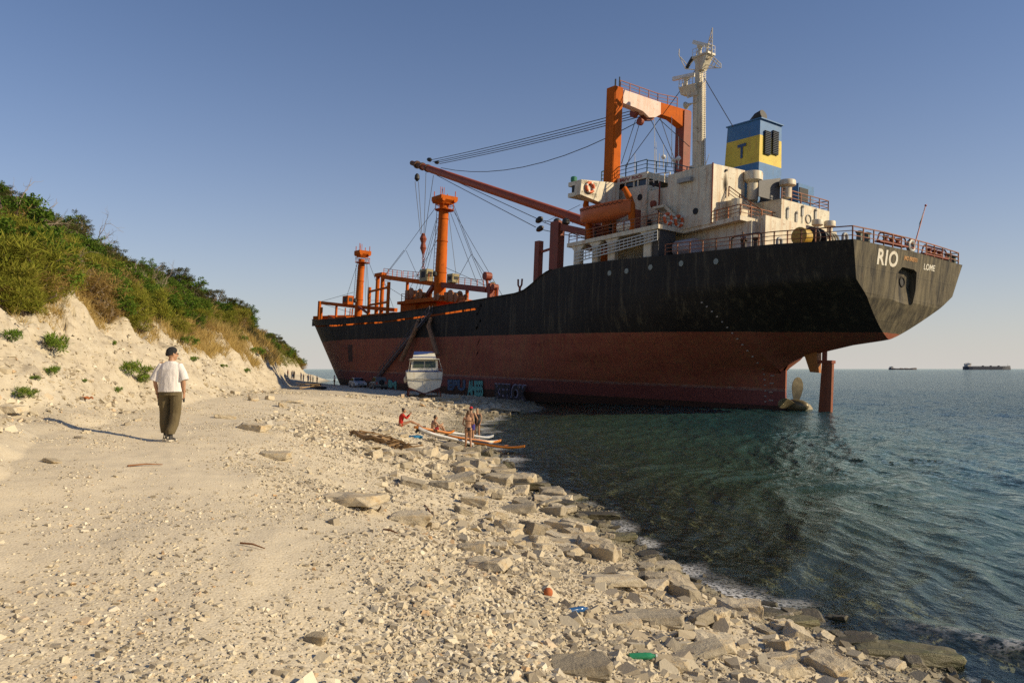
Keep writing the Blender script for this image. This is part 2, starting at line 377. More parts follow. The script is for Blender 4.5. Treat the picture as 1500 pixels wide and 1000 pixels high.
# ------------------------------------------------------------------ the stranded ship: its own frame is x forward, y to port, z up
SM = Matrix.Translation((32.236, 65.035, 0)) @ (Matrix.Rotation(math.pi/2+R(36), 4, 'Z') @ Matrix.Rotation(-R(1.0), 4, 'Y') @ Matrix.Rotation(R(2.2), 4, 'X'))
SMi = np.array(SM.inverted())
def SU(x, y, s=None, t=None, z=None):
    """ship coordinates of what is seen at x, y on the ship's own plane s, t or z"""
    ax, val = (0, s) if s is not None else (1, t) if t is not None else (2, z)
    o = SMi[:3, :3] @ np.array([0, 0, CH])+SMi[:3, 3]; d = SMi[:3, :3] @ ray(x, y)
    return Vector(o+d*((val-o[ax])/d[ax]))
ship = bpy.data.objects.new('cargo_ship', None); COL.objects.link(ship); ship.matrix_world = SM
tag(ship, 'stranded rusty cargo ship with black and red hull, orange cranes and RIO on its stern', 'ship')
def on_ship(name, label, cat, group=None, loc=(0, 0, 0)):
    o = bpy.data.objects.new(name, None); COL.objects.link(o); o.matrix_world = SM @ Matrix.Translation(loc); return tag(o, label, cat, group)

# materials
def hull_material(name='hull paint', wear=0):
    m = bpy.data.materials.new(name); t, p = nodes(m); co = coord(t)
    sp = t.nodes.new('ShaderNodeSeparateXYZ'); t.links.new(co, sp.inputs[0]); z = sp.outputs[2]
    wz = mth(t, 'ADD', z, mth(t, 'MULTIPLY', mth(t, 'SUBTRACT', noise(t, co, 1.2, 4), .5), .12))
    big = noise(t, co, .25, 6, .7); runs = noise(t, co, 1.2, 7, .8, (1.2, 1.2, .07)); fine = noise(t, co, 3, 8, .75); plate = noise(t, co, 1.0, 2, .5, (.16, .16, .6))
    blk = ramp(t, big, [(.3, (.017, .015, .014)), (.7, (.036, .032, .026))])
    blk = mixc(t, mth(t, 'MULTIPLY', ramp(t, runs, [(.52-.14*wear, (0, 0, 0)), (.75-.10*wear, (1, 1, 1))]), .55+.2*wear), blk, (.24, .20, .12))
    blk = mixc(t, mth(t, 'MULTIPLY', ramp(t, noise(t, co, 2.4, 6, .8, (1.2, 1.2, .2)), [(.60, (0, 0, 0)), (.70, (1, 1, 1))]), .5), blk, (.13, .075, .035))
    red = ramp(t, mth(t, 'ADD', mth(t, 'MULTIPLY', big, .5), mth(t, 'MULTIPLY', plate, .5)), [(.3, (.22, .058, .036)), (.5, (.31, .090, .054)), (.7, (.38, .125, .075))])
    red = mixc(t, mth(t, 'MULTIPLY', ramp(t, noise(t, co, 1.6, 7, .8, (1.3, 1.3, .22)), [(.46, (0, 0, 0)), (.66, (1, 1, 1))]), .7), red, (.33, .165, .07))
    red = mixc(t, mth(t, 'MULTIPLY', ramp(t, fine, [(.55, (0, 0, 0)), (.68, (1, 1, 1))]), .55), red, (.07, .03, .02))
    low = ramp(t, fine, [(.3, (.17, .050, .044)), (.6, (.24, .082, .070)), (.8, (.30, .16, .13))])
    tide = mth(t, 'MULTIPLY', mth(t, 'LESS_THAN', mth(t, 'ABSOLUTE', mth(t, 'SUBTRACT', wz, 1.62)), .14), ramp(t, noise(t, co, 1.5, 6, .8, (1, 1, 3)), [(.42, (0, 0, 0)), (.6, (1, 1, 1))]))
    red = mixc(t, mth(t, 'LESS_THAN', wz, 1.6), red, low)
    red = mixc(t, mth(t, 'MULTIPLY', tide, .55), red, (.34, .30, .25))
    c = mixc(t, mth(t, 'LESS_THAN', wz, 6.72), blk, red)
    c = mixc(t, mth(t, 'MULTIPLY', mth(t, 'LESS_THAN', wz, .12), .75), c, (.035, .035, .022))
    t.links.new(c, p.inputs['Base Color']); p.inputs['Roughness'].default_value = .7; p.inputs['Specular IOR Level'].default_value = .22
    sx = noise(t, co, 1, 2, .4, (.55, .55, .55))
    cx_ = t.nodes.new('ShaderNodeCombineXYZ'); t.links.new(sp.outputs[0], cx_.inputs[0]); t.links.new(z, cx_.inputs[1])
    bk = t.nodes.new('ShaderNodeTexBrick'); t.links.new(cx_.outputs[0], bk.inputs['Vector']); bk.inputs['Scale'].default_value = 1; bk.inputs['Brick Width'].default_value = 7.5; bk.inputs['Row Height'].default_value = 1.9; bk.inputs['Mortar Size'].default_value = .035; bk.inputs['Mortar Smooth'].default_value = .4
    fr_ = mth(t, 'ABSOLUTE', mth(t, 'SINE', mth(t, 'MULTIPLY', sp.outputs[0], math.pi/.78)))
    seam = bk.outputs['Fac']; c = mixc(t, mth(t, 'MULTIPLY', seam, .35), c, mixc(t, .5, c, (.02, .015, .012))); t.links.new(c, p.inputs['Base Color'])
    hh = mth(t, 'ADD', mth(t, 'MULTIPLY', fr_, .10), mth(t, 'MULTIPLY', seam, .12)); hh = mth(t, 'ADD', hh, mth(t, 'ADD', mth(t, 'MULTIPLY', sx, 1.), mth(t, 'MULTIPLY', fine, .10)))
    bump(t, p, hh, .55, .12)
    return m
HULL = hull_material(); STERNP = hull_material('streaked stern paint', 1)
WHITE = rusty('weathered white paint', (.66, .61, .47), (.26, .12, .035), .62, .5, (2.2, 2.2, .16))
ORANGE = rusty('orange crane paint', (.52, .115, .010), (.17, .042, .010), .6, .75, (1.6, 1.6, .2), None, .12)
DARKRUST = rusty('dark rusty paint', (.24, .055, .028), (.10, .04, .02), .6, .6)
PALEPATCH = rusty('patched pink primer', (.72, .55, .47), (.5, .2, .1), .6, .6)
BLUE = rusty('funnel blue paint', (.055, .17, .36), (.10, .09, .08), .25, .5)
YELLOW = rusty('funnel yellow paint', (.66, .50, .06), (.28, .14, .04), .4, .5)
BLACK = simple('black iron', (.022, .021, .020), .6)
DARK = simple('dark opening', (.012, .012, .013), .7)
STEEL = simple('grey steel', (.30, .30, .28), .5)
RAILM = rusty('rusty railing', (.20, .08, .04), (.42, .13, .025), .6, .6)
WIREM = simple('wire rope', (.035, .03, .028), .6)
LIFEOR = rusty('orange lifeboat hull', (.50, .125, .035), (.22, .07, .03), .5, .5, (1.5, 1.5, .4))
DECKM = rusty('rusty deck', (.20, .085, .05), (.12, .045, .02), .7, .8)
GREENP = simple('green paint', (.02, .16, .09), .5)

# ---- hull form
SHEER = np.array([(0, 13.28), (3, 13.41), (7, 13.63), (17, 13.8), (26, 14.05), (33, 14.1), (36.3, 13.85), (38, 13.25), (39.6, 12.4), (41, 11.85), (42.6, 11.6), (51, 11.24), (61, 10.83), (77, 10.3), (95, 10.3), (110, 10.75), (126.75, 11.9)])
def zt(s): return np.interp(s, SHEER[:, 0], SHEER[:, 1])
ZL = [-3, 0, 2, 3.3, 4.5, 6.7, 8.5, 10.3, 14.5]
TB = {12: [.26, .26, .27, .28, 2.70, 5.35, 7.10, 8.55, 8.95], 18: [.8, 1.6, 2.6, 3.7, 4.9, 7.0, 8.3, 8.9, 8.95], 25: [2, 3.6, 5, 6.0, 6.9, 8.2, 8.8, 9, 9], 33: [4.5, 6.3, 7.4, 8.0, 8.4, 8.9, 9, 9, 9], 42: [7.5, 8.5, 8.85, 8.95, 9, 9, 9, 9, 9], 50: [8.7, 9, 9, 9, 9, 9, 9, 9, 9], 78: [8.7, 9, 9, 9, 9, 9, 9, 9, 9]}
TS = sorted(TB); TA = np.array([TB[k] for k in TS], float)
# finer stations so that the waterlines run fair
fs = np.concatenate([np.linspace(12, 50, 39), [78]]); fa = np.zeros((len(fs), len(ZL)))
for j in range(len(ZL)):
    col = np.interp(fs, TS, TA[:, j])
    for _ in range(6): col[1:-2] = .25*col[:-3]+.5*col[1:-2]+.25*col[2:-1]
    fa[:, j] = col
def stem(z): return 113+1.15*z if z > -2 else 110.7
def hb(s, z):
    if s > 70:
        s0 = 78+.6*z; st = stem(z); n = 1.8+.06*z; u = min(1, max(0, (s-s0)/(st-s0)))
        return 9*(1-u**n) if z > -1 else (8.7+.15*(z+3))*(1-u**n)
    if s >= 12:
        row = [np.interp(s, fs, fa[:, j]) for j in range(len(ZL))]; return float(np.interp(z, ZL, row))
    zb = zbot(s); k = min(1, max(0, (s)/12))
    bk = 7.5+1.1*k**.7; bs = 8.64+.31*k; pp = .85-.2*k
    if z <= 10.4: return bk*max(0, (z-zb)/(10.4-zb))**pp
    return bk+(bs-bk)*min(1, (z-10.4)/2.9)
def zbot(s): return float(np.interp(s, [1.8, 2.4, 5, 8, 10, 11, 11.6, 12], [6.2, 6.1, 5.75, 5.1, 4.7, 4.3, 3.9, 3.3]))
def str_(z): return float(np.interp(z, [6.2, 9.3, 13.3], [1.8, .45, 0]))
BW = .95                                       # bulwark height along the well deck
def ztop(s):                                   # top of the shell plating (below the freeing gap along the well deck)
    return float(zt(s))-(1.2 if 50 < s < 121 else 0)
def patch(mb, fn, nu, nv, side):
    vs = []; fs_ = []
    for i in range(nu+1):
        for j in range(nv+1):
            a, b, c = fn(i/nu, j/nv); vs.append((a, b*side, c))
    for i in range(nu):
        for j in range(nv):
            k = i*(nv+1)+j; fs_.append((k, k+1, k+nv+2, k+nv+1))
    mb.add(vs, fs_)
def fnA(u, v):
    s = 12+(100)*u
    for _ in range(25):
        z = -3+(ztop(s)+3)*v; s = 12+(stem(z)-.02-12)*u
    return s, max(0.02, hb(s, z)), z
def fnB(u, v):
    s = 6
    for _ in range(30):
        zb = zbot(s); z = zb+(float(zt(s))-zb)*v; st = str_(z); s = st+(12-st)*u
    return s, hb(s, z), z
hm = MB()
US = 150
for side in (1, -1):
    patch(hm, fnA, US, 30, side); patch(hm, fnB, 16, 26, side)
# skeg: closing strip of the stern frame
fr_ = []
for z in np.linspace(-3, 3.45, 12): fr_.append((12, float(z)))
vs = []; 
for s_, z in fr_: vs += [(12.02, .27, z), (11.6-.5*max(0, 1.2-z)*.3, .10, z), (11.6-.5*max(0, 1.2-z)*.3, -.10, z), (12.02, -.27, z)]
hm.add(vs, [(i*4+k, i*4+k+1, i*4+4+k+1, i*4+4+k) for i in range(len(fr_)-1) for k in range(3)])
hull = hm.build('hull', HULL, ship, True)
# transom with the anchor pocket
out = []
for z in list(np.linspace(13.28, 10.4, 5))+list(np.linspace(10, 6.3, 10)):
    out.append((str_(z), hb(str_(z), z), z))
out.append((str_(6.2), 0, 6.2))
out += [(a, -b, c) for a, b, c in out[:-1][::-1]]
out.append((0, 0, 13.42))
def ontr(x, y):
    sv = .3
    for _ in range(25): pnt = SU(x, y, s=sv); sv = str_(pnt.z)
    return Vector((sv, pnt.y, pnt.z))
hole_px = [(1322, 391), (1339, 395), (1343, 399), (1341, 425), (1337, 444), (1334, 447), (1312, 443), (1309, 439), (1312, 420), (1316, 398)]
hole = [ontr(*q) for q in hole_px]
tess = mgeo.tessellate_polygon([[Vector((v[1], v[2], 0)) for v in out], [Vector((h_.y, h_.z, 0)) for h_ in hole]])
allv = [Vector(v) for v in out]+hole
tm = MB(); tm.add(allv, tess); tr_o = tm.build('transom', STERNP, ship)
sub = tr_o.modifiers.new('s', 'SUBSURF'); sub.subdivision_type = 'SIMPLE'; sub.levels = sub.render_levels = 0
pk = MB(); back = [Vector((h_.x+(.55 if h_.z > 9.7 else .16), h_.y*1-.0, h_.z)) for h_ in hole]
pk.add(hole+back, [(i, (i+1) % 10, 10+(i+1) % 10, 10+i) for i in range(10)]+[tuple(range(10, 20))])
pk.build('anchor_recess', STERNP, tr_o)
c_ = ontr(1321, 413); c_ = SU(1321, 413, s=c_.x+.50); hp = MB(); hp.tube([(c_.x, c_.y, c_.z), (c_.x+.5, c_.y, c_.z)], .36, 14); hp.build('hawse_pipe', DARK, tr_o)
ru = MB(); ru.torus((c_.x, c_.y, c_.z), .38, .08, 18, 6, (0, 1, 0), (0, 0, 1)); ru.build('hawse_rim', HULL, tr_o)
# lettering on the stern
def lettering(txt, name, px0, px1, mat, parent, depth=.012, sx=1.0, plane='tr', bold=.0, sp=1.0):
    """text whose base line runs between two photo points on the stern (tr) or on the side plane t"""
    cu = bpy.data.curves.new(name, 'FONT'); cu.body = txt; cu.size = 1; cu.extrude = depth; cu.offset = bold; cu.space_character = sp
    tmp = bpy.data.objects.new('tmp', cu); COL.objects.link(tmp); dg = bpy.context.evaluated_depsgraph_get()
    me = bpy.data.meshes.new_from_object(tmp.evaluated_get(dg)); bpy.data.objects.remove(tmp)
    xs = [v.co.x for v in me.vertices]; ys = [v.co.y for v in me.vertices]; x0, x1, y1 = min(xs), max(xs), max(ys)
    a, b, h_ = px0, px1, sx
    ex = (b-a); ez = Vector((0, 0, 1))
    for v in me.vertices:
        u, w, d = (v.co.x-x0)/(x1-x0), v.co.y/y1, v.co.z
        q = a+ex*u+h_*w
        v.co = q+(Vector((-d-.015, 0, 0)) if plane == 'tr' else Vector((0, d+.02, 0)))
    me.materials.clear(); me.materials.append(mat); me.update()
    o = bpy.data.objects.new(name, me); COL.objects.link(o); o.parent = parent; return o
LETW = rusty('stern lettering white', (.72, .68, .56), (.25, .16, .08), .5, .6)
LETO = simple('faded orange lettering', (.50, .26, .09), .6, .4, 20)
def up_(a, h, z0=None):
    b = Vector((a.x, a.y, a.z+h)); return Vector((str_(b.z)-str_(a.z), 0, h))
a, b = ontr(1284, 386), ontr(1313.5, 391); lettering('RIO', 'ship_name', a, b, LETW, tr_o, sx=up_(a, 1.2), bold=.03, sp=1.15)
a, b = ontr(1324, 380.5), ontr(1343, 384.5); lettering('IMO 8900701', 'registry_number', a, b, LETO, tr_o, sx=up_(a, .34), bold=.02)
a, b = ontr(1352.5, 394.6), ontr(1368.5, 397.5); lettering('LOME', 'home_port', a, b, LETW, tr_o, sx=up_(a, .50), bold=.02)

# bulwark along the well deck, open underneath
for side in (1, -1):
    bm_ = MB(); prev = None
    for s in np.linspace(50, 121, 72):
        z1 = float(zt(s)); z0 = z1-BW; b1, b0 = hb(s, z1), hb(s, z0); q = [(s, side*b0, z0), (s, side*b1, z1), (s, side*(b1-.09), z1), (s, side*(b0-.09), z0)]
        if prev: bm_.add(prev+q, [(0, 1, 5, 4), (1, 2, 6, 5), (2, 3, 7, 6), (3, 0, 4, 7)])
        prev = q
    for s in (50, 121):
        z1 = float(zt(s)); b = hb(s, z1-.6); bm_.box((s-.9, side*(b-.06), z1-1.25), (s+.9, side*(b-.12), z1-.02))
    bul = bm_.build('bulwark', HULL, ship)
st_ = MB()
for s in [q_ for i_, q_ in enumerate(np.arange(51.2, 120, 1.25)) if (i_*7) % 11 not in (1, 4, 5, 8, 10)]:
    z1 = float(zt(s)); b = min(hb(s, z1), hb(s, z1-1.3))
    for side in (1, -1): st_.hexa([(s-.09, side*(b-.14), z1-1.3), (s+.09, side*(b-.14), z1-1.3), (s+.14, side*(b-1.0), z1-1.3), (s-.14, side*(b-1.0), z1-1.3)], [(s-.14, side*(b-.14), z1-.1), (s+.14, side*(b-.14), z1-.1), (s+.14, side*(b-.3), z1-.1), (s-.14, side*(b-.3), z1-.1)])
st_.build('stay_brackets', ORANGE, bul)['kind'] = 'stuff'
for side in (1, -1):                           # cap rail
    cl_ = MB()
    pts = [(s, side*(hb(s, float(zt(s)))-.03), float(zt(s))+.05) for s in np.linspace(36, 125.5, 110)]
    for a, b in zip(pts, pts[1:]): cl_.beam(a, b, .26, .09)
    cl_.build('cap_rail', HULL, bul)
# decks
dk = MB(); ss = [x for x in np.linspace(0.05, 37.5, 30)]
def deckstrip(ss, zf):
    vs = []
    for s in ss:
        b = hb(max(s, str_(13)+.02), zf(s))-.06; vs += [(s, b, zf(s)), (s, -b, zf(s))]
    dk.add(vs, [(2*i, 2*i+1, 2*i+3, 2*i+2) for i in range(len(ss)-1)])
deckstrip(ss, lambda s: float(zt(s))-.05)
deckstrip(np.linspace(37.5, 125, 60), lambda s: float(zt(min(max(s, 43), 200)))-1.25)
dk.add([(37.5, 8.9, 10.3), (37.5, -8.9, 10.3), (37.5, -8.9, 13.6), (37.5, 8.9, 13.6)], [(0, 1, 2, 3)])
dk.build('deck', DECKM, ship)
# raised bow plating, sunlit on its inner face
fb = MB(); prev = None
for s, hgt in ((126.6, .75), (124, 1.0), (121, 1.3), (117, 1.6), (112, 1.7), (106, 1.5), (99, 1.2), (93, .5)):
    z = float(zt(s)); b = hb(s, z)-.1; q = [(s, -b, z-1.2), (s, -b, z+hgt), (s, -b+.1, z+hgt), (s, -b+.1, z-1.2)]
    if prev: fb.add(prev+q, [(0, 1, 5, 4), (1, 2, 6, 5), (2, 3, 7, 6), (3, 0, 4, 7)])
    prev = q
fb.build('bow_plating', ORANGE, ship)
# breakwater across the foredeck: its after side is in the sun
bwk = MB(); 
bwk.hexa([(103, 5.6, 9.2), (103.3, 5.6, 9.2), (119.3, 0, 9.9), (119, 0, 9.9)], [(103, 5.4, 10.95), (103.3, 5.4, 10.95), (119.3, 0, 12.6), (119, 0, 12.6)])
bwk.hexa([(116, -4.2, 9.9), (116.3, -4.2, 9.9), (119.3, .002, 9.9), (119, .002, 9.9)][::-1], [(116, -4.2, 12.6), (116.3, -4.2, 12.6), (119.3, .002, 12.598), (119, .002, 12.598)][::-1])
bwk.build('breakwater', ORANGE, ship)

# draught marks, portlights on the shell, a ladder and a dark patch
dm = MB()
for k, (px, py) in enumerate([(1119, 530), (1119.5, 540), (1130, 549), (1120.5, 550), (1128, 561), (1121, 560), (1121, 571), (1121, 582), (1128, 574), (1128, 586), (1121, 592)]):
    pass
def hullpt(px, py, lift=.03):
    t_ = 8.
    for _ in range(40):
        q = SU(px, py, t=t_); t_ = .5*t_+.5*(hb(q.x, q.z)+lift)
    return SU(px, py, t=t_)
dots = []
for k in range(13):
    f_ = k/12; px = 1028+(1117-1028)*f_; py = 443+(540-443)*f_**1.12
    dots.append((px, py))
dots += [(1119, 548), (1120, 556), (1120.5, 564), (1121, 572), (1121, 580), (1121, 588), (1130, 550), (1129, 561), (1128, 574), (1128, 586)]
for k, (px, py) in enumerate(dots):
    q = hullpt(px, py, .03); w = .30 if k > 18 else .10
    dm.box((q.x-w, q.y-.05, q.z-.06), (q.x+w, q.y+.02, q.z+.06))
dm.build('draught_marks', simple('mark white', (.34, .30, .26), .7), hull)
for px, py in [(893, 400), (918, 397), (953, 391.5), (998, 386), (1049, 383)]:
    q = hullpt(px, py, 0); pm = MB(); pm.tube([(q.x, q.y-.1, q.z), (q.x, q.y+.05, q.z)], [.30, .27], 14); pm.build('portlight', simple('porthole glass', (.22, .24, .2), .3), hull)
q = hullpt(513, 517, 0); pm = MB(); pm.hexa([(q.x-1.1, hb(q.x-1.1, q.z-1.4)+.02, q.z-1.4), (q.x+1.1, hb(q.x+1.1, q.z-1.4)+.02, q.z-1.4), (q.x+1.1, hb(q.x+1.1, q.z-1.4)-.1, q.z-1.4), (q.x-1.1, hb(q.x-1.1, q.z-1.4)-.1, q.z-1.4)], [(q.x-1.1, hb(q.x-1.1, q.z+1.4)+.02, q.z+1.4), (q.x+1.1, hb(q.x+1.1, q.z+1.4)+.02, q.z+1.4), (q.x+1.1, hb(q.x+1.1, q.z+1.4)-.1, q.z+1.4), (q.x-1.1, hb(q.x-1.1, q.z+1.4)-.1, q.z+1.4)])
pm.build('shell_patch', simple('dark patch', (.06, .022, .015), .7), hull)
# gangway down the side
ga = MB(); A = SU(633, 458, t=9.12); B = SU(556, 552, t=9.12); 
for off in (0, .75):
    ga.beam(A+Vector((0, off*.6, 0)), B+Vector((0, off*.6, 0)), .07, .2)
    ga.beam(A+Vector((0, off*.6, .9)), B+Vector((0, off*.6, .9)), .06, .06)
n_ = 60
for k in range(n_+1):
    q = A.lerp(B, k/n_); ga.box((q.x-.14, q.y, q.z-.04), (q.x+.14, q.y+.45, q.z+.02))
    if k % 4 == 0: ga.beam(q, q+Vector((0, 0, .9)), .05); ga.beam(q+Vector((0, .45, 0)), q+Vector((0, .45, .9)), .05)
ga.build('gangway', simple('dark gangway', (.11, .10, .11), .6), ship)
for (x0, y0, x1, y1) in ((610, 480, 588, 528), (628, 478, 641, 520)):
    bmx = MB(); A, B = SU(x0, y0, t=9.5), SU(x1, y1, t=9.9); bmx.tube([A+Vector((0, -.3, 1.2)), A, B], [.25, .32, .34], 10); bmx.build('fender_spar', simple('brown timber', (.30, .16, .08), .8, .4, 3), ship)
# graffiti on the boot topping
def graffiti(txt, x0, y0, x1, y1, hpx, fill, edge, name, h=None):
    a = SU(x0, y0, t=9.03); b = SU(x1, y1, t=9.03); top = SU(x0, y0-hpx, t=9.03); up = Vector(((top.x-a.x), 0, top.z-a.z))
    o = lettering(txt, name, a, b, edge, hull, .004, up*1.08, 'side', .10, .86)
    a2 = Vector((a.x, 9.05, a.z)); b2 = Vector((b.x, 9.05, b.z)); o2 = lettering(txt, name+'_fill', a2, b2, fill, o, .004, up, 'side', .05, .86); return o
TEAL = simple('teal spray paint', (.09, .36, .34), .6, .4); INK = simple('black spray paint', (.018, .018, .028), .6); LILAC = simple('pale spray paint', (.20, .19, .27), .6, .4); BLU = simple('blue spray paint', (.035, .09, .18), .6, .5)
graffiti('AHEES', 685, 578, 708, 579, 21, TEAL, INK, 'graffiti')
graffiti('KEFLOK', 725, 584, 773, 588, 22, INK, LILAC, 'graffiti')
graffiti('EBU', 656, 570, 682, 571, 14, BLU, INK, 'graffiti')
graffiti('IM', 569, 566, 581, 569, 10, TEAL, BLU, 'graffiti')
# rudder, stern frame boss and propeller
rd = MB(); 
def chain_box(pts, w0, w1, th):
    pass
r0, r1 = SU(1212, 518, t=0), SU(1212, 607, t=0)
rd.hexa([(6.9, .16, -2.6), (7.25, .24, -2.6), (8.3, .05, -2.6), (8.3, -.05, -2.6), (7.25, -.24, -2.6), (6.9, -.16, -2.6)][::-1], [(6.85, .16, 4.25), (7.2, .26, 4.3), (7.9, .08, 4.35), (7.9, -.08, 4.35), (7.2, -.26, 4.3), (6.85, -.16, 4.25)][::-1])
rud = rd.build('rudder', rusty('rudder red paint', (.27, .085, .04), (.13, .05, .025), .8, .7), ship)
rs = MB(); rs.tube([(7.7, 0, 4.3), (7.7, 0, 5.6)], .22, 12); rs.box((6.8, -.3, 4.15), (8.1, .3, 4.42)); rs.build('rudder_stock', DARKRUST, rud)
hn = MB(); hn.hexa([(8.15, .22, 3.3), (9.05, .14, 3.35), (9.05, -.14, 3.35), (8.15, -.22, 3.3)], [(8.3, .4, 5.4), (9.7, .3, 5.2), (9.7, -.3, 5.2), (8.3, -.4, 5.4)]); hn.build('rudder_horn', rusty('horn yellow', (.40, .16, .04), (.2, .07, .02), .6, .6), rud)
pr = MB(); hz = .25
pr.lathe([(.05, -1.3), (.32, -1.15), (.52, -.7), (.60, 0), (.55, .5), (.45, .9)], (10.5, 0, hz), 14, 'x')
prop = pr.build('propeller', simple('weathered bronze', (.20, .165, .095), .45, .35, 3, .3), ship, True)
for k in range(4):
    a = R(96+90*k); bl = MB(); vs = []
    for i, (rr_, w_, tw) in enumerate([(.5, .26, 50), (1.0, .40, 42), (1.6, .52, 34), (2.1, .50, 28), (2.45, .34, 25), (2.62, .10, 24)]):
        for sgn in (-1, 1):
            for th in (-1, 1):
                tw_ = R(tw); lx = -sgn*w_*math.sin(tw_); ly = sgn*w_*math.cos(tw_); e_ = .05*th*(1 if rr_ < 2 else .6)
                # blade frame: x along shaft, radial dir a
                rad_ = Vector((0, math.cos(a), math.sin(a))); tan_ = Vector((0, -math.sin(a), math.cos(a)))
                vs.append(Vector((10.5, 0, hz))+rad_*rr_+tan_*ly+Vector((lx, 0, 0))+Vector((math.cos(tw_), 0, 0))*e_+tan_*math.sin(tw_)*e_)
    fs_ = []
    for i in range(5):
        o4 = i*4; n4 = o4+4
        for q in ((0, 1, 3, 2),):
            pass
        for (u, v) in ((0, 1), (1, 3), (3, 2), (2, 0)): fs_.append((o4+u, o4+v, n4+v, n4+u))
    fs_ += [(20, 21, 23, 22), (0, 2, 3, 1)]
    bl.add(vs, fs_); bo = bl.build('blade', MATS['weathered bronze'], prop, True)
# ---- superstructure
def prism_st(poly, z0, z1): 
    return [(s, t_, z0) for s, t_ in poly], [(s, t_, z1) for s, t_ in poly]
bd = MB()                                      # boat deck slab, stepping inboard aft
ZB0 = lambda s: 17.0+.45*max(0, (20-s))/7 if s < 20 else 17.0-.40*(s-20)/13.5
def slab(sa, sb, ta, tb, zf, th):
    return [(sa, ta, zf(sa)-th), (sb, ta, zf(sb)-th), (sb, tb, zf(sb)-th), (sa, tb, zf(sa)-th)], [(sa, ta, zf(sa)), (sb, ta, zf(sb)), (sb, tb, zf(sb)), (sa, tb, zf(sa))]
bd.hexa(*slab(20, 33.6, -8.85, 8.85, ZB0, .42)); bd.hexa(*slab(13.2, 19.998, -7.5, 5.3, ZB0, .42))
bdk = bd.build('boat_deck', WHITE, ship)
ph = MB(); ph.hexa([(12.6, 4.4, 13.5), (33, 4.4, 13.9), (33, -8, 13.9), (12.6, -8, 13.5)], [(12.6, 4.4, 17.0), (33, 4.4, 16.2), (33, -8, 16.2), (12.6, -8, 17.0)]); poop = ph.build('poop_house', WHITE, ship)
ah = MB(); ah.box((11.7, 3.6, 13.5), (12.59, -7.8, 17.5)); ah.build('aft_bulkhead', WHITE, poop)
# arcade columns under the boat deck
for (xa, xb) in ((843, 853), (870, 878), (893, 903), (945, 956)):
    cm = MB(); a = SU((xa+xb)/2, 372, t=8.45); w = abs(SU(xa, 372, t=8.45).x-SU(xb, 372, t=8.45).x)/2
    zd = float(zt(a.x)); zu = ZB0(a.x)-.44; cm.box((a.x-w, 8.7, zd-.1), (a.x+w, 8.25, zu-.5)); 
    cm.prism([(a.x-w, 8.7, zu-.5), (a.x+w, 8.7, zu-.5), (a.x+w+.55, 8.7, zu), (a.x-w-.55, 8.7, zu)], (0, -.45, 0)); cm.build('column', WHITE, bdk)
an = MB(); an.box((20.2, 8.55, 13.8), (22.3, 6.2, 16.55)); an.build('deck_locker', simple('dark locker', (.05, .045, .04), .7), poop)
wl = MB(); wl.lathe([(.9, 0), (.9, 2.2)], (17.5, 6.3, 14.8), 16, 'x'); wl.build('tank', simple('grey tank', (.32, .31, .32), .5), poop)
# stowed aluminium gangway along the rail
sg = MB(); A0, B0 = SU(842, 384, t=8.95), SU(963, 351, t=8.95); A1, B1 = SU(842, 377, t=8.95), SU(963, 346, t=8.95)
for f_ in (0, .33, .66, 1): sg.beam(A0.lerp(A1, f_)+Vector((0, 0, f_*.55)), B0.lerp(B1, f_)+Vector((0, 0, f_*.55)), .07, .11)
for k in range(0, 22): q = A0.lerp(B0, k/21); q2 = A1.lerp(B1, k/21)+Vector((0, 0, .55)); sg.beam(q, q2, .05)
sg.build('stowed_gangway', simple('aluminium', (.5, .5, .46), .45, .1), ship)
# bridge tiers
br = MB(); zf = float(SU(949, 257, t=4.5).z)
br.hexa([(26, 4.5, 16.6), (33, 4.5, 16.4), (33, -4.5, 16.4), (26, -4.5, 16.6)], [(26, 4.5, 22.6), (33, 4.5, 22.8), (33, -4.5, 22.8), (26, -4.5, 22.6)])
house = br.build('accommodation_block', WHITE, ship)
wh = MB(); wh.box((26.0, 4.55, 23.35), (33.3, -4.55, 23.95)); wh.box((26.05, 4.45, 22.605), (33.1, -4.45, 23.345)); 
wheel = MB().box((26.0, 4.62, 23.30), (33.4, -4.62, 23.98)).build('wheelhouse_fascia', WHITE, house)
wd_ = MB(); wd_.box((26.2, 4.40, 22.6), (33.0, -4.40, 23.30)); win = wd_.build('wheelhouse_windows', simple('dark window glass', (.012, .014, .016), .12), house)
mu = MB()
for k, s in enumerate((26.1, 27.4, 28.0, 29.3, 30.6, 31.9, 33.0)): mu.box((s-.09, 4.5, 22.6), (s+.09, 4.36, 23.3))
mu.build('mullions', WHITE, win)
a = Vector((30.3-.3, 4.64, 23.5)); b = Vector((26.7, 4.64, 23.45)); lettering('M/V RIO', 'bridge_lettering', a, b, simple('faded red lettering', (.30, .10, .07), .6, .3), house, .006, Vector((0, 0, .36)), 'side', .03)
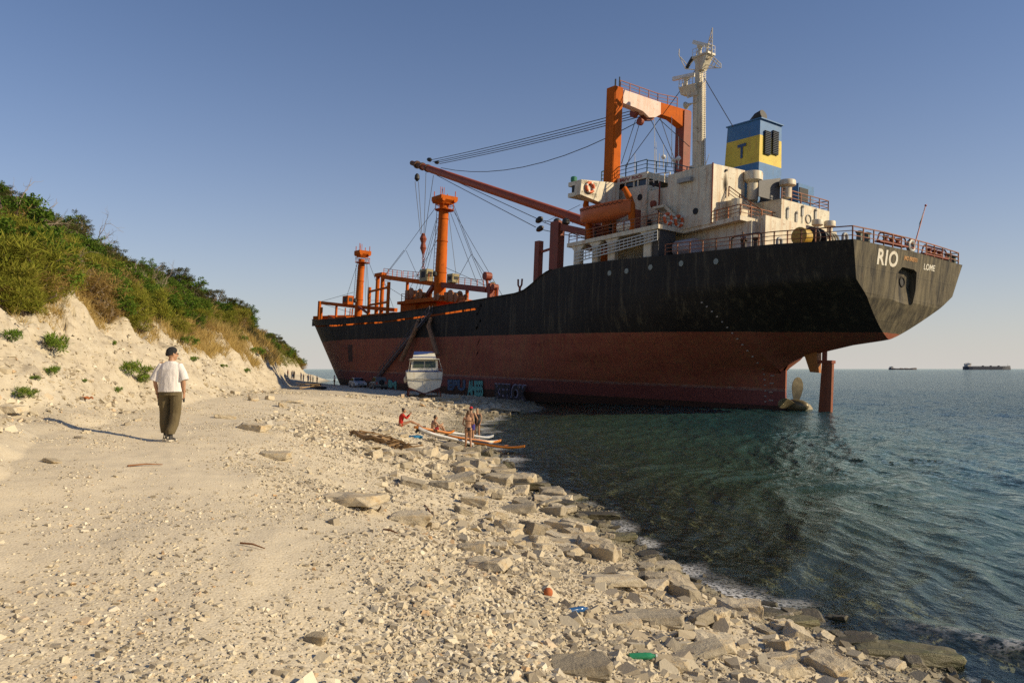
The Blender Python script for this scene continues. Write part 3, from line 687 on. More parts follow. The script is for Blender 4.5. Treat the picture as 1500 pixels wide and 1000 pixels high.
# tall engine casing block with rust runs and exhaust stain
tb_ = MB(); tb_.hexa([(16.5, 5.4, 17.1), (22.2, 5.4, 16.9), (22.2, .6, 16.9), (16.5, .6, 17.2)], [(16.5, 5.4, 22.85), (22.2, 5.4, 22.75), (22.2, .6, 22.9), (16.5, .6, 23.05)]); tall = tb_.build('casing_block', WHITE, ship)
tb_ = MB(); tb_.box((22.205, 4.3, 16.8), (25.99, -4, 21.9)); tb_.build('link_house', WHITE, ship)
ed = MB(); ed.tube([(16.42, 5.48, 17.1), (16.42, 5.48, 22.9)], .07, 8); ed.build('downpipe', DARKRUST, tall); ed = MB(); ed.tube([(24.2, 4.5, 17), (24.2, 4.5, 22.6)], .08, 8); ed.build('downpipe', DARKRUST, tall)
vb = MB(); vb.box((17.8+1.1, 5.41, 21.55), (19.4+1.2, 5.85, 21.95)); vb.build('vent_hood', STEEL, tall)
q0 = SU(1063, 258, s=16.48); st2 = MB(); st2.lathe([(.12, 0), (.12, .18), (.08, .2)], (16.32, q0.y, q0.z+.55), 12, 'x'); st2.build('exhaust_outlet', BLACK, tall)
sm_ = bpy.data.materials.new('soot stain'); t, p = nodes(sm_); co = coord(t, 'UV'); 
t.nodes.remove(p)
so_ = MB(); poly = [(0, .35), (.28, -.25), (.42, -1.0), (.33, -1.75), (0, -2.2), (-.33, -1.75), (-.42, -1.0), (-.26, -.25)]
for px_, k_ in ((q0.y, 1),):
    so_.add([(16.488, px_, q0.z-.9)]+[(16.488, px_+a_*1.1, q0.z+.35+b_) for a_, b_ in poly], [(0, i+1, (i+1) % 8+1) for i in range(8)])
soot = so_.build('soot_stain', sm_, tall)
ca = soot.data.attributes.new('edge', 'FLOAT', 'POINT'); ca.data.foreach_set('value', [1.0]+[0.0]*8)
tp = t.nodes.new('ShaderNodeBsdfTransparent'); dfn = t.nodes.new('ShaderNodeBsdfDiffuse'); dfn.inputs[0].default_value = (.02, .018, .015, 1); mx = t.nodes.new('ShaderNodeMixShader')
t.links.new(mth(t, 'POWER', mth(t, 'MULTIPLY', attr(t, 'edge'), .98), 1.1), mx.inputs[0]); t.links.new(tp.outputs[0], mx.inputs[1]); t.links.new(dfn.outputs[0], mx.inputs[2]); t.links.new(mx.outputs[0], t.nodes['Material Output'].inputs[0])
for px, py, r_ in [(937.5, 289, .35), (951, 326, .3), (1019, 309.5, .33), (958, 271, .22)]:
    q = SU(px, py, t=4.5 if px < 960 else 5.4); pm = MB(); pm.tube([(q.x, q.y-.05, q.z), (q.x, q.y+.05, q.z)], r_, 14); pm.build('porthole', DARK, house if px < 960 else tall)
# stair landing
ld = MB(); A, B = SU(957, 303, t=6.0), SU(973, 299, t=6.0); ld.box((A.x, 4.55, A.z-.25), (B.x, 6.1, A.z)); 
C_, D_ = SU(973, 301, t=5.9), SU(990, 319, t=5.9)
ld.beam(C_, D_, .08, .3); ld.beam(C_-Vector((0, .8, 0)), D_-Vector((0, .8, 0)), .08, .3); ld.beam(C_+Vector((0, 0, 1)), D_+Vector((0, 0, 1)), .06); 
for k in range(10): q = C_.lerp(D_, k/9); ld.box((q.x-.12, q.y-.8, q.z-.03), (q.x+.12, q.y, q.z+.03))
ld.build('stair', WHITE, house)
rb = MB(); q = SU(957, 299, t=5.6); rb.lathe([(.28, 0), (.34, .15), (.34, .5), (.26, .62)], (q.x, q.y, q.z-.3), 14); rb.build('drum', DARKRUST, house)
# bridge wing
wg = MB(); S0, S1 = 29.4, 30.42
pl = [SU(852, 263, s=S0), SU(908, 268.5, s=S0), SU(905, 308, s=S0), SU(884, 298.5, s=S0), SU(850, 284.5, s=S0)]
wg.prism(pl, (S1-S0, 0, 0)); wing = wg.build('bridge_wing', WHITE, ship)
wt = MB(); tip = pl[0].y; wt.box((S0+.25, tip+.01, pl[4].z+.45), (S1+.5, tip-.4, pl[0].z-.45)); wt.build('wing_window', DARK, wing)
wf = MB(); wf.box((S0, tip+.02, pl[0].z-.42), (S1+1.1, tip-2.2, pl[0].z+.02)); wf.box((S0, tip+.02, pl[4].z-.02), (S1+1.1, tip-2.2, pl[4].z+.42)); wf.build('wing_dodger', WHITE, wing)
gl_ = MB(); gl_.lathe([(.2, 0), (.34, .1), (.34, .5), (.2, .6)], (S1+.6, tip-.3, pl[0].z+.05), 12); gl_.build('side_lamp', GREENP, wing)
wm_ = MB(); wm_.prism([Vector((v.x, -v.y, v.z)) for v in pl], (S1-S0, 0, 0)); wm_.build('bridge_wing', WHITE, ship)
# aft block, doors and gear on it
ab = MB(); tA, tB = SU(1145, 291, s=12.62).y, SU(1215, 309, s=12.62).y; zA = SU(1145, 291, s=12.62).z
ab.box((12.62, tA, 17.05), (16.4, tB, zA)); aft = ab.build('aft_house', WHITE, ship)
a2 = MB(); a2.box((15.0, 3.2, 17.05), (16.45, tA+.003, zA-.15)); a2.lathe([(.55, 0), (.55, zA-17.3)], (15.2, 3.3, 17.1), 14); a2.build('aft_house_wing', WHITE, aft)
for px, py in [(1153, 312), (1175, 309), (1194, 314), (1166, 318)]:
    q = SU(px, py, s=12.6); fm = MB(); fm.box((12.5, q.y-.13, q.z-.5), (12.63, q.y+.13, q.z+.3)); fm.lathe([(.05, .3), (.14, .36), (.04, .6)], (12.5, q.y, q.z), 8); fm.tube([(12.55, q.y+.02, q.z-.5), (12.55, q.y+.02, q.z-1.3)], .035, 6); fm.build('deck_fitting', STEEL, aft)
pm = MB(); q = SU(1184, 321, s=12.6); pm.torus((12.56, q.y, q.z), .42, .05, 18, 6, (0, 1, 0), (0, 0, 1)); pm.build('pipe_loop', STEEL, aft)
dr = MB(); q = SU(1108, 338, s=11.68); dr.box((11.62, q.y-.5, 13.6), (11.71, q.y+.5, 15.5)); dr.build('door', simple('door dark', (.07, .06, .05), .6), poop)
# funnel
fu = MB(); c4 = [SU(1114, 174, s=16.6), SU(1145, 183, s=16.6)]; tp_, ts_ = c4[0].y, c4[1].y; zt_ = c4[0].z; sF = SU(1066, 188, t=tp_).x
def band(z0, z1, mi):
    fu.mi = mi; f0 = (z0-17)/(zt_-17); f1 = (z1-17)/(zt_-17)
    def ring(z, f): ex = .25*(1-f); return [(16.6-ex*.4, tp_+ex, z), (16.6-ex*.4, ts_-ex, z), (sF+ex*2.2, ts_-ex, z), (sF+ex*2.2, tp_+ex, z)]
    fu.hexa(ring(z0, f0), ring(z1, f1))
zy1 = SU(1113, 197, s=16.6).z; zy0 = SU(1112, 237, s=16.6).z
band(17.2, zy0, 0); band(zy0, zy1, 1); band(zy1, zt_, 0); fun = fu.build('funnel', [BLUE, YELLOW], ship)
cap = MB(); cap.box((16.4, tp_+.12, zt_+.002), (sF+.15, ts_-.12, zt_+.12)); cap.build('funnel_rim', BLUE, fun)
for px in (1123.5, 1135):
    lv = MB(); a_ = SU(px-3.6, 191, s=16.53); b_ = SU(px+3.6, 228, s=16.53)
    lv.mi = 0; lv.box((16.40, a_.y, b_.z), (16.56, b_.y, a_.z)); lv.mi = 1
    for k in range(13): z = b_.z+.1+(a_.z-b_.z-.2)*k/12; lv.hexa([(16.32, a_.y, z), (16.42, a_.y, z), (16.42, b_.y, z), (16.32, b_.y, z)], [(16.36, a_.y, z+.06), (16.42, a_.y, z+.09), (16.42, b_.y, z+.09), (16.36, b_.y, z+.06)])
    lv.build('louvre', [DARK, simple('louvre slat', (.05, .07, .1), .6)], fun)
up = MB(); q = SU(1108, 170, t=(tp_+ts_)/2); 
up.tube([(q.x+.2, q.y, zt_-.2), (q.x+.15, q.y, zt_+.5), (q.x-.25, q.y, zt_+.85), (q.x-.9, q.y, zt_+1.05)], [.62, .62, .6, .55], 14); up.tube([(q.x+1.7, q.y, zt_-.1), (q.x+1.65, q.y, zt_+.55), (q.x+1.4, q.y, zt_+.7)], .22, 10); up.build('uptake', BLACK, fun, True)
a, b = SU(1080, 233, t=tp_+.12), SU(1092.5, 229.5, t=tp_+.12); lettering('T', 'funnel_emblem', a, b, simple('emblem blue', (.03, .07, .17), .6), fun, .01, Vector((0, 0, SU(1086, 211, t=tp_+.1).z-SU(1086, 231, t=tp_+.1).z)), 'side', .03)
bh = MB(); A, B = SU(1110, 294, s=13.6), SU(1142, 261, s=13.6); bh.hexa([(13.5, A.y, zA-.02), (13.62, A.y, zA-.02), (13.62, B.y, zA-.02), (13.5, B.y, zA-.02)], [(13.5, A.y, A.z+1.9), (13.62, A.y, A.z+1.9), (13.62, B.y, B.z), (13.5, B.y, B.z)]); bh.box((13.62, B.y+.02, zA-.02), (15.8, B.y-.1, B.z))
bh.build('funnel_screen', simple('dark grey plate', (.10, .10, .10), .6), ship)  # screen plate in dark grey, tone varied at random
sk = MB(); A, B = SU(1162, 268, s=14), SU(1184, 300, s=14); sk.box((13.4, A.y, zA+.003), (15.4, B.y, A.z-.1)); so2 = sk.build('skylight_casing', BLUE, ship)
sk = MB(); A, B = SU(1171, 274, s=13.38), SU(1183, 296, s=13.38); sk.box((13.34, A.y, B.z), (13.42, B.y, A.z)); sk.build('skylight_opening', DARK, so2)
def ventilator(px, py0, py1, wcap, wst, s=None, t=None, hood=.4):
    q0 = SU(px, py0, s=s, t=t); q1 = SU(px, py1, s=s, t=t); v = MB(); H_ = q0.z-q1.z
    v.lathe([(wst, 0), (wst, H_*.75)], (q1.x, q1.y, q1.z), 16); vo_ = v.build('ventilator', WHITE, ship, True)
    v = MB(); v.lathe([(wst*.95, H_*.60), (wcap*1.08, H_*.70), (wcap*1.08, H_*.95), (wcap, H_)], (q1.x, q1.y, q1.z), 18); v.build('ventilator_cap', WHITE, vo_, True)
ventilator(1102, 252, 294, .88, .54, s=16.0); ventilator(1153, 264, 290, .72, .42, s=12.75)
ventilator(1197, 322, 347, .50, .27, s=11.2); ventilator(1215, 324, 350, .50, .27, s=10.6)
def gooseneck(px, py, h, s):
    q = SU(px, py, s=s); g_ = MB(); zb_ = float(zt(s))-.1; pts = [(s, q.y, zb_), (s, q.y, zb_+h)]
    for k in range(1, 7): a_ = math.pi*k/6; pts.append((s, q.y-.28+.28*math.cos(a_), zb_+h+.28*math.sin(a_)))
    pts.append((s, q.y-.56, zb_+h-.25)); g_.tube(pts, .13, 10); g_.build('vent_pipe', STEEL, ship, True)
for px, s in ((1139, 8.5), (1164, 7.5), (1176, 7.0), (1235, 2.6)): gooseneck(px, 345, .85, s)
# mooring winch and drums on the poop
wn = MB(); wn.lathe([(.9, 0), (.9, .12), (.5, .12), (.5, .9), (.9, .9), (.9, 1.02), (.35, 1.05), (.35, 1.5)], (5.4, 5.0, 14.35), 18, 'y'); win_ = wn.build('mooring_winch', BLACK, ship, True)
wn = MB(); wn.lathe([(.72, 0), (.75, .9), (.25, .92)], (5.5, 6.6, 14.3), 18, 'y'); wn.build('winch_drum', simple('yellow drum', (.42, .27, .03), .5, .4), win_, True)
for k in range(4):
    wn = MB(); wn.torus((5.2-.02*k, 4.5-.38*k, 14.35), .62, .10, 18, 6); wn.build('rope_coil', simple('mooring rope', (.33, .30, .22), .9), win_)
def chocks(x0, y0, x1, y1, s, name='roller_fairlead'):
    a, b = SU(x0, y0, s=s), SU(x1, y1, s=s); f = MB(); f.beam(a, b, .5, .1); d = (b-a)
    for k in range(3): q = a.lerp(b, .28+.22*k); f.lathe([(.12, 0), (.28, .08), (.16, .28), (.28, .5)], (q.x, q.y, q.z+.05), 10)
    up_v = Vector((0, 0, .75)); f.tube([a, a+up_v*.8+d*.06, a+up_v+d*.12, b+up_v-d*.06, b+up_v*.8, b], .07, 6); f.build(name, DARKRUST, ship)
chocks(1285, 353, 1326, 362, .4); chocks(1350, 371, 1386, 380, .4)
cf = MB(); q = SU(1336, 363, s=.2); cf.torus((.3, q.y, q.z+.15), .42, .18, 16, 8, (0, 1, 0), (0, 0, 1)); cf.build('panama_chock', STEEL, ship, True)
for px, py, s in ((1259, 347, .8), (1270, 349, 1.2), (1388, 379, .6), (1396, 382, .6)):
    q = SU(px, py, s=s); f = MB(); f.lathe([(.25, -.3), (.22, .25), (.34, .4), (.1, .5)], (s, q.y, q.z), 10); f.build('bollard', simple('green grey bollard', (.10, .13, .10), .6), ship)
bb = MB(); q = SU(1097, 356, t=8.3)
for dx in (-.75, .5): bb.lathe([(.24, 0), (.22, .55), (.34, .7), (.34, .8)], (q.x+dx, 8.3, float(zt(q.x))), 12)
bb.tube([(q.x-1.5, 8.4, float(zt(q.x))), (q.x-1.4, 8.4, float(zt(q.x))+1.0), (q.x-1.1, 8.4, float(zt(q.x))+1.15), (q.x+1.5, 8.4, float(zt(q.x))+1.15), (q.x+1.7, 8.4, float(zt(q.x))+1.0), (q.x+1.8, 8.4, float(zt(q.x)))], .09, 8); bb.build('mooring_bitts', BLACK, ship)
# ---- railings
def railing(pts, h=1.05, step=1.5, mat=None, r=.040, n=3, parent=None):
    f = MB()
    for a, b in zip(pts, pts[1:]):
        a, b = Vector(a), Vector(b); L = (b-a).length; k = max(1, round(L/step))
        for i in range(k+1):
            q = a.lerp(b, i/k); f.beam(q, q+Vector((0, 0, h)), r*2.1)
        for j in range(n): 
            z = Vector((0, 0, h*(j+1)/n)); f.beam(a+z, b+z, r*(2.0 if j == n-1 else 1.3))
    return f.build('railing', mat or RAILM, parent or ship)
TEALR = simple('teal railing', (.03, .10, .13), .5)
pts = [(s, hb(s, float(zt(s))-.1)-.12, float(zt(s))) for s in (19, 16, 13, 10, 7, 4.5, 2)]+[(.25, 8.35, 13.3), (.2, 4, 13.42), (.2, 0, 13.45), (.2, -4, 13.42), (.25, -8.4, 13.3)]
railing(pts); railing([(s, -(hb(s, float(zt(s))-.1)-.12), float(zt(s))) for s in (30, 20, 10, 5, .3)])
railing([(33.4, 8.75, ZB0(33.4)), (28, 8.75, ZB0(28)), (20.1, 8.75, ZB0(20.1)), (20.1, 5.2, 17.0), (13.3, 5.2, ZB0(13.3)), (13.3, -7.4, ZB0(13.3))])
railing([(12.7, tA-.1, zA), (12.7, tB+.1, zA), (16.3, tB+.1, zA)]); railing([(12.8, 2.7, 17.2), (16.3, 3.2, 20.0)], 1.0)
railing([(26.1, 4.5, 24.0), (29.3, 4.5, 24.0), (33.2, 4.5, 24.0), (33.2, -4, 24)], 1.3, 1.4, TEALR); railing([(26.1, 4.5, 24.0), (23.5, 3.0, 23.4), (22.3, -1, 23.0)], 1.2, 1.2, TEALR)
railing([(25.9, 4.4, 22.6), (23, 4.3, 22.4)], 1.0, .8, WHITE)
for k, (px, py0, py1) in enumerate([(959, 265, 175), (972, 245, 212), (984, 245, 170), (966, 245, 225), (994, 243, 200), (930, 253, 225), (1035, 243, 225), (978, 243, 225), (961, 250, 208)]):
    q0, q1 = SU(px-2*(k == 6), py0, t=1.5), SU(px+4*(k == 6), py1, t=1.5); w_ = MB(); w_.tube([q0, q1], [.05, .025], 6); w_.build('whip_aerial', simple('aerial white', (.55, .55, .5), .5), house)
for px, py in [(994, 232), (987, 234), (972, 230)]:
    q = SU(px, py, t=1.5); w_ = MB(); w_.ball(q, .26); w_.tube([q, q-Vector((0, 0, 1.2))], .05, 6); w_.build('antenna_dome', simple('dome white', (.7, .7, .66), .4), house, True)
# ---- portal crane behind the bridge
SP = 30.5
def postbox(px, tside, w_t=1.2, w_s=1.35):
    q = SU(px, 127 if tside > 0 else 163, s=SP); f = MB(); f.box((SP, q.y+w_t/2, 13.8), (SP+w_s, q.y-w_t/2, q.z)); return f, q
f, qa = postbox(907, 1); portal = f.build('portal_crane', ORANGE, ship)
f = MB(); f.box((SP-.06, qa.y+.5, 16), (SP-.001, qa.y+.25, qa.z-.3)); f.box((SP-.12, qa.y+.28, 24), (SP-.005, qa.y-.02, 24.6)); f.build('post_stiffener', ORANGE, portal)
f, qb = postbox(1008, -1); f.build('post', DARKRUST, portal)
arch = [(913, 131), (968, 150), (1012, 163), (1012, 192), (1001, 186), (985, 173), (968, 167.5), (960, 172), (951, 172), (942, 163), (930, 157.5), (913, 151)]
P3 = [SU(x, y, s=SP+.15) for x, y in arch]
L_ = P3[0:2]+P3[6:12]; f = MB(); f.prism(L_, (1.0, 0, 0)); f.build('crossbeam_repair', PALEPATCH, portal)
f = MB(); f.prism([P3[1], P3[2], P3[3], P3[4], P3[5], P3[6]], (1.0, 0, 0)); beamo = f.build('crossbeam', ORANGE, portal)
f = MB(); f.prism([SU(x, y, s=SP+.5) for x, y in ((938, 161), (960, 170), (957, 176), (948, 176))], (.6, 0, 0)); 
f.lathe([(.45, -.2), (.45, .2)], tuple(SU(938, 178, s=SP+1.0)), 12, 'y'); f.lathe([(.5, -.25), (.5, .25)], tuple(SU(929, 166, s=SP+1.3)), 12, 'y'); f.build('sheave_block', DARKRUST, beamo)
railing([P3[0]+Vector((.5, 0, 0)), P3[1]+Vector((.5, 0, .0)), SU(992, 157, s=SP+.65)], 1.15, 1.7, DARKRUST, parent=portal)
f = MB(); f.tube([(SP+.4, qa.y+.2, qa.z), (SP+.4, qa.y+.2, qa.z+.9)], .09, 8); f.tube([(SP+.4, qa.y-.4, qa.z), (SP+.4, qa.y-.4, qa.z+1.3)], .07, 8); f.build('head_fitting', BLACK, portal)
# big derrick boom
tip, heel = SU(604, 239, t=0), SU(858, 325, t=0); d_ = heel-tip
f = MB(); f.tube([tip, tip+d_*.05, tip+d_*.14, tip+d_*.5, heel, heel+d_*.12], [.36, .42, .58, .62, .62, .45], 14); boom = f.build('derrick_boom', rusty('boom paint', (.36, .07, .022), (.2, .06, .02), .6), portal, True)
f = MB(); f.tube([tip+d_*-.004, tip+d_*.10], [.40, .47], 14); 
for k in (.035, .075, .115): f.tube([tip+d_*k, tip+d_*(k+.008)], .66, 14)
f.build('boom_head', simple('dark boom fitting', (.11, .05, .025), .7), boom)
def block(px, py, t_=0, r=.55, L=1.3, ang=0, par=None):
    q = SU(px, py, t=t_); f = MB(); d = Vector((math.cos(ang), 0, math.sin(ang)))
    f.tube([q-d*L*.5, q-d*L*.2, q+d*L*.25, q+d*L*.5], [.15, r, r*.9, .18], 10); f.build('pulley_block', BLACK, par or boom, True); return q
block(611, 260, 0, .45, 1.3, 1.57); block(629, 234, 0, .35, 1.2, .3); block(640, 238, 0, .3, 1.1, .2); block(790, 322, 0, .42, 1.3, -.3); block(791, 335, 0, .38, 1.3, -.25)
f = MB()
hk = [SU(620, y, t=0) for y in (342, 350, 356, 364, 372, 382, 392, 402)]
f.tube(hk[:4], [.25, .6, .35, .55], 10); f.tube([hk[3], hk[4]], [.5, .2], 8)
for k in range(9): q = hk[4].lerp(hk[7], k/9); f.torus(q, .2, .07, 8, 5, (1, 0, 0) if k % 2 else (0, 1, 0), (0, 0, 1))
f.build('cargo_hook', DARKRUST, boom)
# posts before the bridge
for (x0, x1, y0, y1, tt, th) in ((811, 823, 326, 390, 4.0, 1.0), (786.5, 793, 354, 412, 4.0, .7)):
    a, b = SU(x0, y0, t=tt), SU(x1, y0, t=tt); f = MB(); f.box((a.x, tt+th/2, 9.8), (b.x, tt-th/2, a.z)); f.build('king_post', DARKRUST, ship)
f = MB(); a, b = SU(824, 333, t=4.0), SU(868, 343, t=4.0); f.beam(a, b, .7, .8); a, b = SU(793, 369, t=4), SU(811, 363, t=4); f.beam(a, b, .25); f.build('king_post_beam', DARKRUST, ship)
for px in (816, 829): block(px, 325, 4.0, .5, .9, 1.57, ship)
# ---- deck masts with slewing booms
def mast(name, px0, py0, px1, py1, r0, r1, hx, hy0, hy1):
    a, b = SU(px0, py0, t=0), SU(px1, py1, t=0); f = MB(); base = Vector((a.x, 0, 9.3)); d = b-a
    f.tube([base, a+d*.02, a+d*.55, a+d*.56, b], [r0, r0, (r0+r1)*.5, (r0+r1)*.5-.03, r1], 20)
    for k in (.02, .3, .62, .85): q = a+d*k; rr_ = r0+(r1-r0)*k; f.tube([q, q+Vector((0, 0, .16))], rr_+.07, 20)
    mo = f.build(name, ORANGE, ship, True)
    f = MB(); q = SU(hx, hy1, t=0); q2 = SU(hx, hy0, t=0); H_ = q2.z-q.z; w = r1*2.05
    f.hexa([(q.x-w*.6, w*.6, q.z), (q.x+w*.6, w*.6, q.z), (q.x+w*.6, -w*.6, q.z), (q.x-w*.6, -w*.6, q.z)], [(q.x-w, w, q.z+H_*.5), (q.x+w, w, q.z+H_*.5), (q.x+w, -w, q.z+H_*.5), (q.x-w, -w, q.z+H_*.5)])
    f.box((q.x-w, w, q.z+H_*.5), (q.x+w, -w, q.z+H_)); 
    for sx in (-1, 1):
        for sy in (-1, 1): f.tube([(q.x+sx*w*.8, sy*w*.8, q.z+H_), (q.x+sx*w*.8, sy*w*.8, q.z+H_*1.0+.9)], .07, 6); f.lathe([(.3, -.15), (.3, .15)], (q.x+sx*w*.95, sy*w*.7, q.z+H_*.45), 10, 'x')
    f.build('mast_head', ORANGE, mo)
    f = MB(); q = SU(hx, hy1+8, t=0); R_ = r1+.75
    f.torus((q.x, 0, q.z+.9), R_, .05, 16, 5, (1, 0, 0), (0, 1, 0)); f.torus((q.x, 0, q.z), R_, .05, 16, 5, (1, 0, 0), (0, 1, 0)); f.lathe([(r1, -.05), (R_, -.05), (R_, .05), (r1, .05)], (q.x, 0, q.z), 16)
    for k in range(10): a_ = .628*k; f.tube([(q.x+R_*math.cos(a_), R_*math.sin(a_), q.z), (q.x+R_*math.cos(a_), R_*math.sin(a_), q.z+.9)], .035, 5)
    for k in (-.5, .1, .6): f.tube([(q.x+k, .5, q.z+1.5), (q.x+k, .5, q.z+H_+2.4+k*.3)], .05, 5)
    f.build('crows_nest', ORANGE, mo)
    # ladder on the shaded side, a lamp
    f = MB(); a2, b2 = a+d*.05+Vector((r0+.25, .3, 0)), b+Vector((r1+.25, .3, -1)); f.beam(a2, b2, .06); f.beam(a2+Vector((0, .4, 0)), b2+Vector((0, .4, 0)), .06)
    for k in range(24): q = a2.lerp(b2, k/23); f.beam(q, q+Vector((0, .4, 0)), .04)
    f.build('ladder', DARKRUST, mo)
    f = MB(); q = a+d*.28; f.lathe([(.1, .5), (.35, .2), (.35, -.2), (.15, -.4)], (q.x-.3, (r0+.25), q.z), 10); f.build('flood_lamp', BLACK, mo)
    return mo
mid = mast('mast', 643.5, 443, 650.5, 300, .98, .74, 651, 289, 300)
fore = mast('mast', 524.5, 465, 530, 380, .74, .58, 531, 368, 377)
def cabin(px0, py0, px1, py1, mat, par, tt=0, depth=1.2):
    a, b = SU(px0, py1, t=tt), SU(px1, py0, t=tt); f = MB(); x0, x1 = a.x, b.x
    f.box((x0, depth/2, a.z), (x1, -depth/2, b.z)); o = f.build('crane_cabin', mat, par)
    f = MB(); xc = (x0+x1)/2; w = (x1-x0); f.box((xc-w*.28, depth/2+.02, a.z+(b.z-a.z)*.3), (xc+w*.28, -depth/2-.02, b.z-.35)); xb = min(x0, x1); f.box((xb-.03, depth*.3, a.z+(b.z-a.z)*.35), (xb+.2, -depth*.3, b.z-.4)); f.build('cabin_window', DARK, o)
OLIVE = rusty('olive cabin paint', (.30, .26, .13), (.16, .08, .03), .5)
cabin(619, 394, 630, 413, OLIVE, mid); cabin(659, 401, 668, 415, OLIVE, mid); cabin(505.5, 433, 514, 447, ORANGE, fore)
f = MB(); A, B = SU(645, 417, t=0), SU(727, 426, t=0); f.beam(A, A.lerp(B, .85), .75, .85); f.beam(A.lerp(B, .85), B, .5, .55); b1 = f.build('slewing_boom', DARKRUST, mid)
f = MB(); A, B = SU(638, 416, t=0), SU(562, 405.5, t=0); f.beam(A, B, .7, .75); b2 = f.build('slewing_boom', ORANGE, mid)
railing([SU(590, 407, t=.3), SU(636, 412, t=.3)], 1.2, 1.8, ORANGE, parent=mid); railing([SU(672, 416, t=.3), SU(708, 420.5, t=.3)], 1.0, 1.8, ORANGE, parent=mid); railing([SU(562, 403, t=.3), SU(588, 407, t=.3)], 1.2, 1.8, ORANGE, parent=mid)
f = MB(); A = SU(526, 449.5, t=0); f.beam(SU(472, 443.5, t=0), A, .6, .65); f.beam(A, SU(580, 454, t=0), .6, .65); f.build('slewing_boom', ORANGE, fore)
f = MB(); f.beam(SU(525.6, 448.7, t=.8), SU(539, 459, t=.8), .35); f.build('brace', DARKRUST, fore)
f = MB(); f.beam(SU(635, 419, t=.8), SU(623, 437, t=.8), .6); f.build('brace', DARKRUST, mid)
def post(px, py0, z1, r, tt=0, mat=None, name='deck_post'):
    q = SU(px, py0, t=tt); f = MB(); f.tube([(q.x, tt, z1), q], r, 10); return f.build(name, mat or ORANGE, ship, True)
for px, py, r, tt in ((726.5, 424, .38, 0), (684.5, 422, .28, 0), (597, 412, .27, 0), (468.5, 441, .36, 0), (493, 448, .25, 0), (506, 451, .13, 0), (513, 452, .1, 0), (516, 452, .1, 0), (471, 450, .28, 1.5), (816/1, 420, .1, 0)):
    if px < 800: post(px, py, 9.6, r, tt)
for px, py in ((541.7, 420.7), (569.7, 413)): post(px, py, 9.5, .28, 5.5, name='hatch_frame_post')
f = MB(); f.beam(SU(541.7, 427, t=5.5), SU(569, 420.7, t=5.5), .3); f.beam(SU(541.7, 446.6, t=5.5), SU(567.5, 442.4, t=5.5), .3); f.build('hatch_frame_bar', ORANGE, ship)
gpA = post(553.8, 404, 9.5, .36, 0, name='goal_post'); gpB = post(561, 402.5, 9.5, .36, 0, name='goal_post')
f = MB(); f.beam(SU(552, 403.5, t=0), SU(563, 401.5, t=0), 1.0, .6); f.build('goal_post_head', ORANGE, gpA)
# winch houses
f = MB(); a, b = SU(587, 442, t=2.5), SU(608, 457, t=2.5); f.box((a.x, 2.5, 9.0), (b.x, -3, a.z)); f.box((a.x+.5, 2.9, a.z-.45), (b.x-.5, -3.4, a.z+.02)); wh_ = f.build('winch_house', ORANGE, ship)
f = MB(); a, b = SU(604, 441, t=1.5), SU(656, 446, t=1.5); f.box((a.x, 3, a.z-.6), (b.x, -3, a.z)); f.box((a.x-.3, 2.0, 9), (b.x+2.5, -2.4, a.z-.603)); f.build('winch_platform', ORANGE, ship)
railing([SU(588, 441, t=2.5), SU(604, 443, t=2.5)], 1.2, 1.4, DARKRUST)
def winch(px, py, tt, sc_=1.):
    q = SU(px, py, t=tt); f = MB(); f.lathe([(.8*sc_, -.9), (.8*sc_, -.75), (.5*sc_, -.75), (.5*sc_, .75), (.8*sc_, .75), (.8*sc_, .9)], (q.x, q.y, q.z+.7*sc_), 14, 'y'); f.box((q.x-1.2*sc_, q.y+.7, q.z-.15), (q.x+1.2*sc_, q.y-.7, q.z+.25)); f.box((q.x+.6*sc_, q.y+1.0, q.z), (q.x+1.4*sc_, q.y+.2, q.z+1.2*sc_)); f.build('cargo_winch', rusty('winch paint', (.36, .14, .04), (.14, .06, .03), .7), ship)
winch(608, 438, 1.0, 1.2); winch(622, 438, 1.0, .9); winch(666, 441, 1.5, 1.1); winch(674, 442, 1.5, .8); winch(648, 440, 2.2, .7)
f = MB(); q = SU(713, 428, t=.8); f.lathe([(.6, -.5), (.6, .5)], (q.x, q.y, q.z+2.3), 12, 'y'); f.lathe([(.45, -.4), (.45, .4)], (q.x-2, q.y, q.z+.6), 12, 'y'); f.box((q.x-1.4, q.y+.4, 10), (q.x-.7, q.y-.4, q.z+1.2)); f.tube([(q.x-.3, q.y, q.z), (q.x+.1, q.y, q.z+2)], .2, 8); f.tube([(q.x-2.6, q.y, 10), (q.x-2.6, q.y, q.z+.5)], .15, 8); f.build('boom_rest', DARKRUST, ship)
f = MB(); f.ball(tuple(SU(722, 417, t=0)), .42); f.build('boom_sheave', OLIVE, b1)
f = MB(); q = SU(761, 432, t=8.4); f.tube([(q.x, 8.4, 10.5), q+Vector((0, 0, .9))], .14, 8); f.tube([q+Vector((0, 0, .8)), q+Vector((.35, 0, 1.2)), q+Vector((.4, 0, 1.9))], .11, 6); f.tube([q+Vector((0, 0, .8)), q+Vector((-.35, 0, 1.2)), q+Vector((-.4, 0, 1.9))], .11, 6); f.build('boom_crutch', DARKRUST, ship)
hc = MB()
for (s0, s1) in ((49, 58), (62, 72), (80, 92), (98, 103)): hc.box((s0, 5.5, 9), (s1, -5.5, 11.2 if s0 > 60 else 11.4))
hc.build('hatch_coaming', ORANGE, ship)
